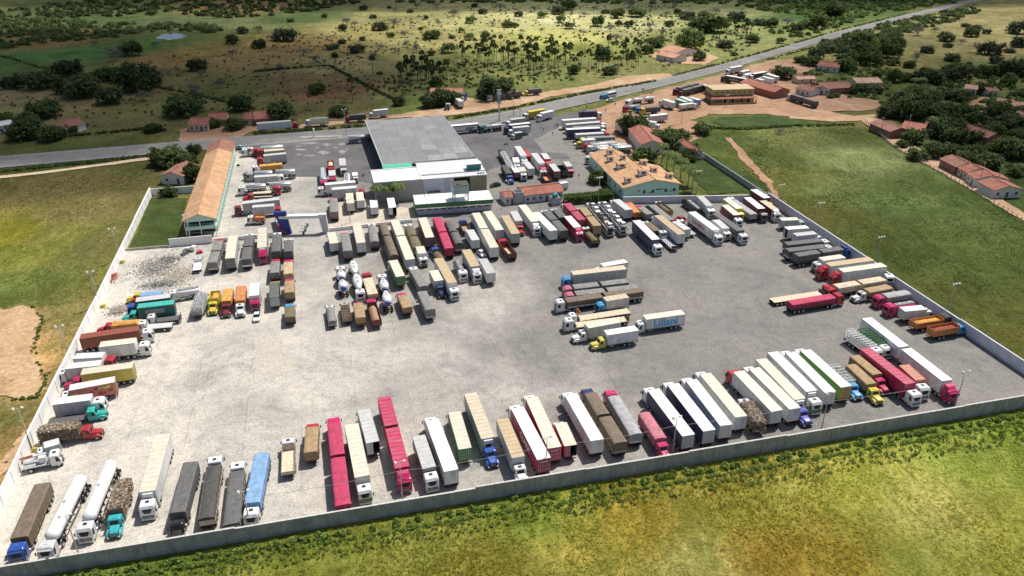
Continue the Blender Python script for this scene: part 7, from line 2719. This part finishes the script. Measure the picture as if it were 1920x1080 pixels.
# station totem sign
p = G(936, 227)
R = thing('totem_sign', 'tall white and green price totem of the fuel station', 'sign', (p.x, p.y, 0), .2)
ob('post', MB().bar((0, 0, 0), (0, 0, 14), .35, 0, 10, .3).mesh('post', [FRAMEW]), R)
ob('sign_panel', MB().box(-.9, .9, -.25, .25, 8.0, 14.6, 0).mesh('sign_panel', [plain((.62, .64, .6), .5, name='sign_white')]), R)
ob('sign_band', MB().box(-.75, .75, -.29, .29, 9.0, 12.4, 0).mesh('sign_band', [paint(C['green'], .5, name='sign_green')]), R)
p = G(572, 258)
R = thing('road_island', 'kerbed concrete traffic island beside the highway', 'traffic island', (p.x, p.y, .08), .1)
ob('kerb', MB().loft([rrect(-2, 16, 1.2, z, 1.0, 5) for z in (0, .18)], 0).mesh('kerb', [CONC]), R)
ob('marker_post', MB().bar((4, 0, .18), (4, 0, 4.0), .35, 0, 8).mesh('marker_post', [FRAMEW]), R)

# ------------------------------------------------------------------ stone heap, rubble, odds and ends in the yard
def heap(name, label, cx, cy, rx, ry, hgt, n, cols_, seed, smin=.12, smax=.32):
    rr = random.Random(seed)
    p = G(cx, cy)
    bm_ = MB()
    for _ in range(n):
        a, q = rr.random() * 6.283, min(1.25, abs(rr.gauss(0, .52)))
        x, y = math.cos(a) * q * rx, math.sin(a) * q * ry
        z = hgt * max(0, 1 - q) ** 1.3 * rr.uniform(.5, 1.05) + .04
        s = rr.uniform(smin, smax)
        v = [Vector((rr.uniform(.6, 1), 0, 0)) for _ in range(1)]
        ax = [Vector((rr.gauss(0, 1), rr.gauss(0, 1), rr.gauss(0, 1))).normalized() for _ in range(2)]
        e1 = ax[0]
        e2 = e1.cross(ax[1]).normalized()
        e3 = e1.cross(e2)
        c = Vector((x, y, z))
        k = [rr.uniform(.6, 1.1) * s, rr.uniform(.5, 1) * s, rr.uniform(.35, .8) * s]
        vs_ = [c + e1 * k[0], c - e1 * k[0] * .8, c + e2 * k[1], c - e2 * k[1] * .9, c + e3 * k[2], c - e3 * k[2]]
        bm_.add(vs_, [(0, 2, 4), (2, 1, 4), (1, 3, 4), (3, 0, 4), (2, 0, 5), (1, 2, 5), (3, 1, 5), (0, 3, 5)], rr.randrange(len(cols_)))
    o = ob(name, bm_.mesh(name, [plain(c, .9, name='stone') for c in cols_]), None, (p.x, p.y, .05), (0, 0, ROT))
    o['kind'] = 'stuff'


heap('stone_heap', '', 292, 503, 8.0, 9.0, .7, 1500, [(.2, .19, .18), (.34, .33, .3), (.5, .47, .42), (.6, .57, .5)], 3)
heap('stone_heap', '', 316, 488, 5.0, 4.5, .6, 600, [(.15, .14, .13), (.28, .27, .25), (.45, .42, .37)], 8)
heap('stone_heap', '', 335, 517, 6.5, 8.5, .4, 1300, [(.66, .6, .47), (.56, .51, .41), (.44, .4, .33)], 4, .1, .24)
heap('stone_heap', '', 303, 534, 7.5, 3.5, .7, 700, [(.16, .16, .155), (.34, .33, .3), (.52, .49, .45)], 5)
heap('sand_heap', '', 222, 582, 3.0, 3.0, .9, 700, [(.42, .38, .31), (.48, .43, .36)], 6, .15, .4)
heap('brick_rubble', '', 212, 522, 1.2, 3.6, 1.2, 420, [(.5, .13, .06), (.42, .1, .05), (.36, .1, .07)], 7, .12, .26)
for k, (x, y) in enumerate(((224, 491), (187, 574), (60, 841))):
    p = G(x, y)
    tag(ob('concrete_block', MB().loft([rrect(-.55, .55, .5, z, .12) for z in (0, .75)] + [rrect(-.4, .4, .36, .85, .1)], 0).mesh('concrete_block', [plain((.5, .42, .1), .8, name='yellow_block')]), None, (p.x + 1.2, p.y - .6, .03)), ('yellow concrete block at the mast beside the stone heap', 'yellow concrete block at the mast beside the teal trailers', 'yellow concrete block at the mast beside the firewood truck')[k], 'block', 'mast base blocks')
for k, (x, y, c) in enumerate(((357, 472, 'dgrey'), (365, 466, 'white'), (374, 474, 'mag'), (350, 470, 'white'), (346, 478, 'dgrey'))):
    p = G(x, y)
    bm_ = MB()
    bm_.loft([[(-1.0 + i, -.8 + .1 * i, 0), (-1.0 + i, .8 - .15 * i, 0), (-1.0 + i, .6 - .1 * i, .8 + .3 * math.sin(i * 2)), (-1.0 + i, -.6, .7 + .2 * math.cos(i))] for i in range(3)], 0)
    tag(ob('scrap_panel', bm_.mesh('scrap_panel', [paint(C[c], name='scrap_paint')]), None, (p.x, p.y, .04), (0, 0, k * 1.1)), f'{CW[c]} heap of scrap body panels beside the motel gable, {ordw(k + 1)} from the gable', 'scrap', 'scrap panels beside the motel')
for k, (x, y) in enumerate(((1875, 665), (1244, 384), (451, 311))):
    p = G(x, y)
    R = thing('spare_tyre', ('black tyre stack leaning at the shaded wall', 'black tyre on the rear wall paving', 'big tyre leaning beside the motel')[k], 'tyre', (p.x - .8, p.y - .2, .04), k)
    ob('tyre', cached('tyrestack', lambda: MB().loft([[(r_ * math.cos(2 * math.pi * i / 16), r_ * math.sin(2 * math.pi * i / 16), z) for i in range(16)] for z, r_ in ((0, .45), (.05, .55), (.25, .55), (.3, .45), (.32, .55), (.55, .55), (.6, .4))], 0, True).mesh('tyre', [RUBBER])), R)

# crane on the white flatbed by the white wall, excavator-like knuckle boom on the flat trailer
for root, kd, L, Wd, H, d in TRUCKS:
    if kd == 'rf' and abs(root.location.x - G(94, 862, 1.3).x) < .5 and abs(root.location.y - G(94, 862, 1.3).y) < .5:
        ob('crane_cabin', MB().loft([rrect(-1.7, -.5, .6, z, .1) for z in (1.3, 2.5)], 0).mesh('crane_cabin', [paint(C['white'], name='crane_paint')]), root)
        ob('crane_boom', MB().bar((-.4, .5, 2.6), (-4.6, .45, 2.3), .22, 1).bar((-4.4, .45, 2.3), (-4.6, .45, 1.3), .2, 0).bar((-2.6, .5, 2.75), (-4.8, .45, 2.5), .16, 0).mesh('crane_boom', [paint((.6, .12, .05), name='crane_red') , paint(C['white'], name='crane_paint')]), root)
    if kd == 'sf' and abs(root.location.x - G(1083, 597, 1.3).x) < .5:
        ob('knuckle_crane', MB().box(-.2, .5, -.5, .5, 1.1, 2.0, 0).bar((.2, 0, 1.9), (.1, -.3, 4.0), .2, 0).bar((.1, -.3, 4.0), (-.8, .4, 2.6), .17, 0).mesh('knuckle_crane', [paint(C['orange'], name='crane_orange')]), root)

# ------------------------------------------------------------------ tyre marks and drips on the paving
tm, nt, b = _nt('tyre_rubber_film')
b.inputs['Base Color'].default_value = (.13, .125, .12, 1)
b.inputs['Roughness'].default_value = .9
tb = nt.nodes.new('ShaderNodeBsdfTransparent')
mx = nt.nodes.new('ShaderNodeMixShader')
nt.links.new(ramp(nt, noise(nt, .5, 4, .7, geopos(nt)), [(.42, .0), (.72, .2)]), mx.inputs[0])
nt.links.new(tb.outputs[0], mx.inputs[1])
nt.links.new(b.outputs[0], mx.inputs[2])
nt.links.new(mx.outputs[0], nt.nodes['Material Output'].inputs['Surface'])
rt = random.Random(77)
for k in range(26):
    u0, v0 = rt.uniform(-40, 110), rt.uniform(125, 175)
    an = rt.uniform(0, 6.28)
    cv = rt.choice((-1, 1)) * rt.uniform(.02, .085)
    m = MB()
    pts = [Vector((u0, v0))]
    for i in range(rt.randrange(10, 26)):
        pts.append(pts[-1] + Vector((math.cos(an), math.sin(an))) * 1.6)
        an += cv * 1.6 * min(1, i / 6)
    for off in (-1.0, 1.0):
        row = []
        for i, p in enumerate(pts):
            d = (pts[min(i + 1, len(pts) - 1)] - pts[max(i - 1, 0)]).normalized()
            nrm = Vector((-d.y, d.x))
            a_, c_ = p + nrm * (off - .16), p + nrm * (off + .16)
            row.append([(*(U * q.x + V * q.y)[:2], .037 + .0004 * (k % 8)) for q in (c_, a_)])
        inside = all(-66 < p.x < 145 and 108 < p.y < 215 for p in pts)
        if inside:
            m.grid(row, 0)
    if m.v:
        struct(ob('tyre_mark', m.mesh('tyre_mark', [tm])))
for k in range(60):
    u0, v0 = rt.uniform(-60, 140), rt.uniform(108, 200)
    r0 = rt.uniform(.3, 1.3)
    q = U * u0 + V * v0
    m = MB().add([(q.x + r0 * rt.uniform(.6, 1.1) * math.cos(2 * math.pi * i / 14), q.y + r0 * rt.uniform(.6, 1.1) * math.sin(2 * math.pi * i / 14), .041) for i in range(14)], [tuple(range(14))])
    struct(ob('oil_stain', m.mesh('oil_stain', [tm])))

# ------------------------------------------------------------------ cumulus clouds above the fields (their shadows lie on the land)
def cloud(label, tx, ty, rx, ry, dens, alt=620, thick=90, seed=1):
    off = SDIR * (alt / SDIR.z)
    bm = bmesh.new()
    bmesh.ops.create_icosphere(bm, subdivisions=5, radius=1)
    from mathutils import noise as mn
    for v in bm.verts:
        n1 = mn.fractal(v.co * 1.6 + Vector((seed * 3.1, 0, 0)), 1.0, 2.0, 4)
        k = 1 + .42 * n1
        v.co = Vector((v.co.x * rx * k, v.co.y * ry * k, (v.co.z * thick * k if v.co.z > 0 else v.co.z * thick * .35 * k)))
    me = bpy.data.meshes.new('cloud')
    bm.to_mesh(me)
    bm.free()
    m = bpy.data.materials.new('cloud_droplets')
    m.use_nodes = True
    nt = m.node_tree
    nt.nodes.remove(nt.nodes['Principled BSDF'])
    vs_ = nt.nodes.new('ShaderNodeVolumeScatter')
    vs_.inputs['Color'].default_value = (1, 1, 1, 1)
    vs_.inputs['Density'].default_value = dens
    vs_.inputs['Anisotropy'].default_value = .6
    nt.links.new(vs_.outputs[0], nt.nodes['Material Output'].inputs['Volume'])
    me.materials.append(m)
    o = ob('cloud', me, None, (tx + off.x, ty + off.y, alt))
    tag(o, label, 'cloud', 'cumulus clouds above the fields')


cloud('broad cumulus cloud shading the field beyond the highway', -335, 462, 340, 190, .019, seed=1)
cloud('long cumulus cloud shading the far woods', 40, 850, 700, 105, .016, seed=2)
cloud('thin cumulus cloud shading the village', 330, 420, 190, 190, .007, seed=3)
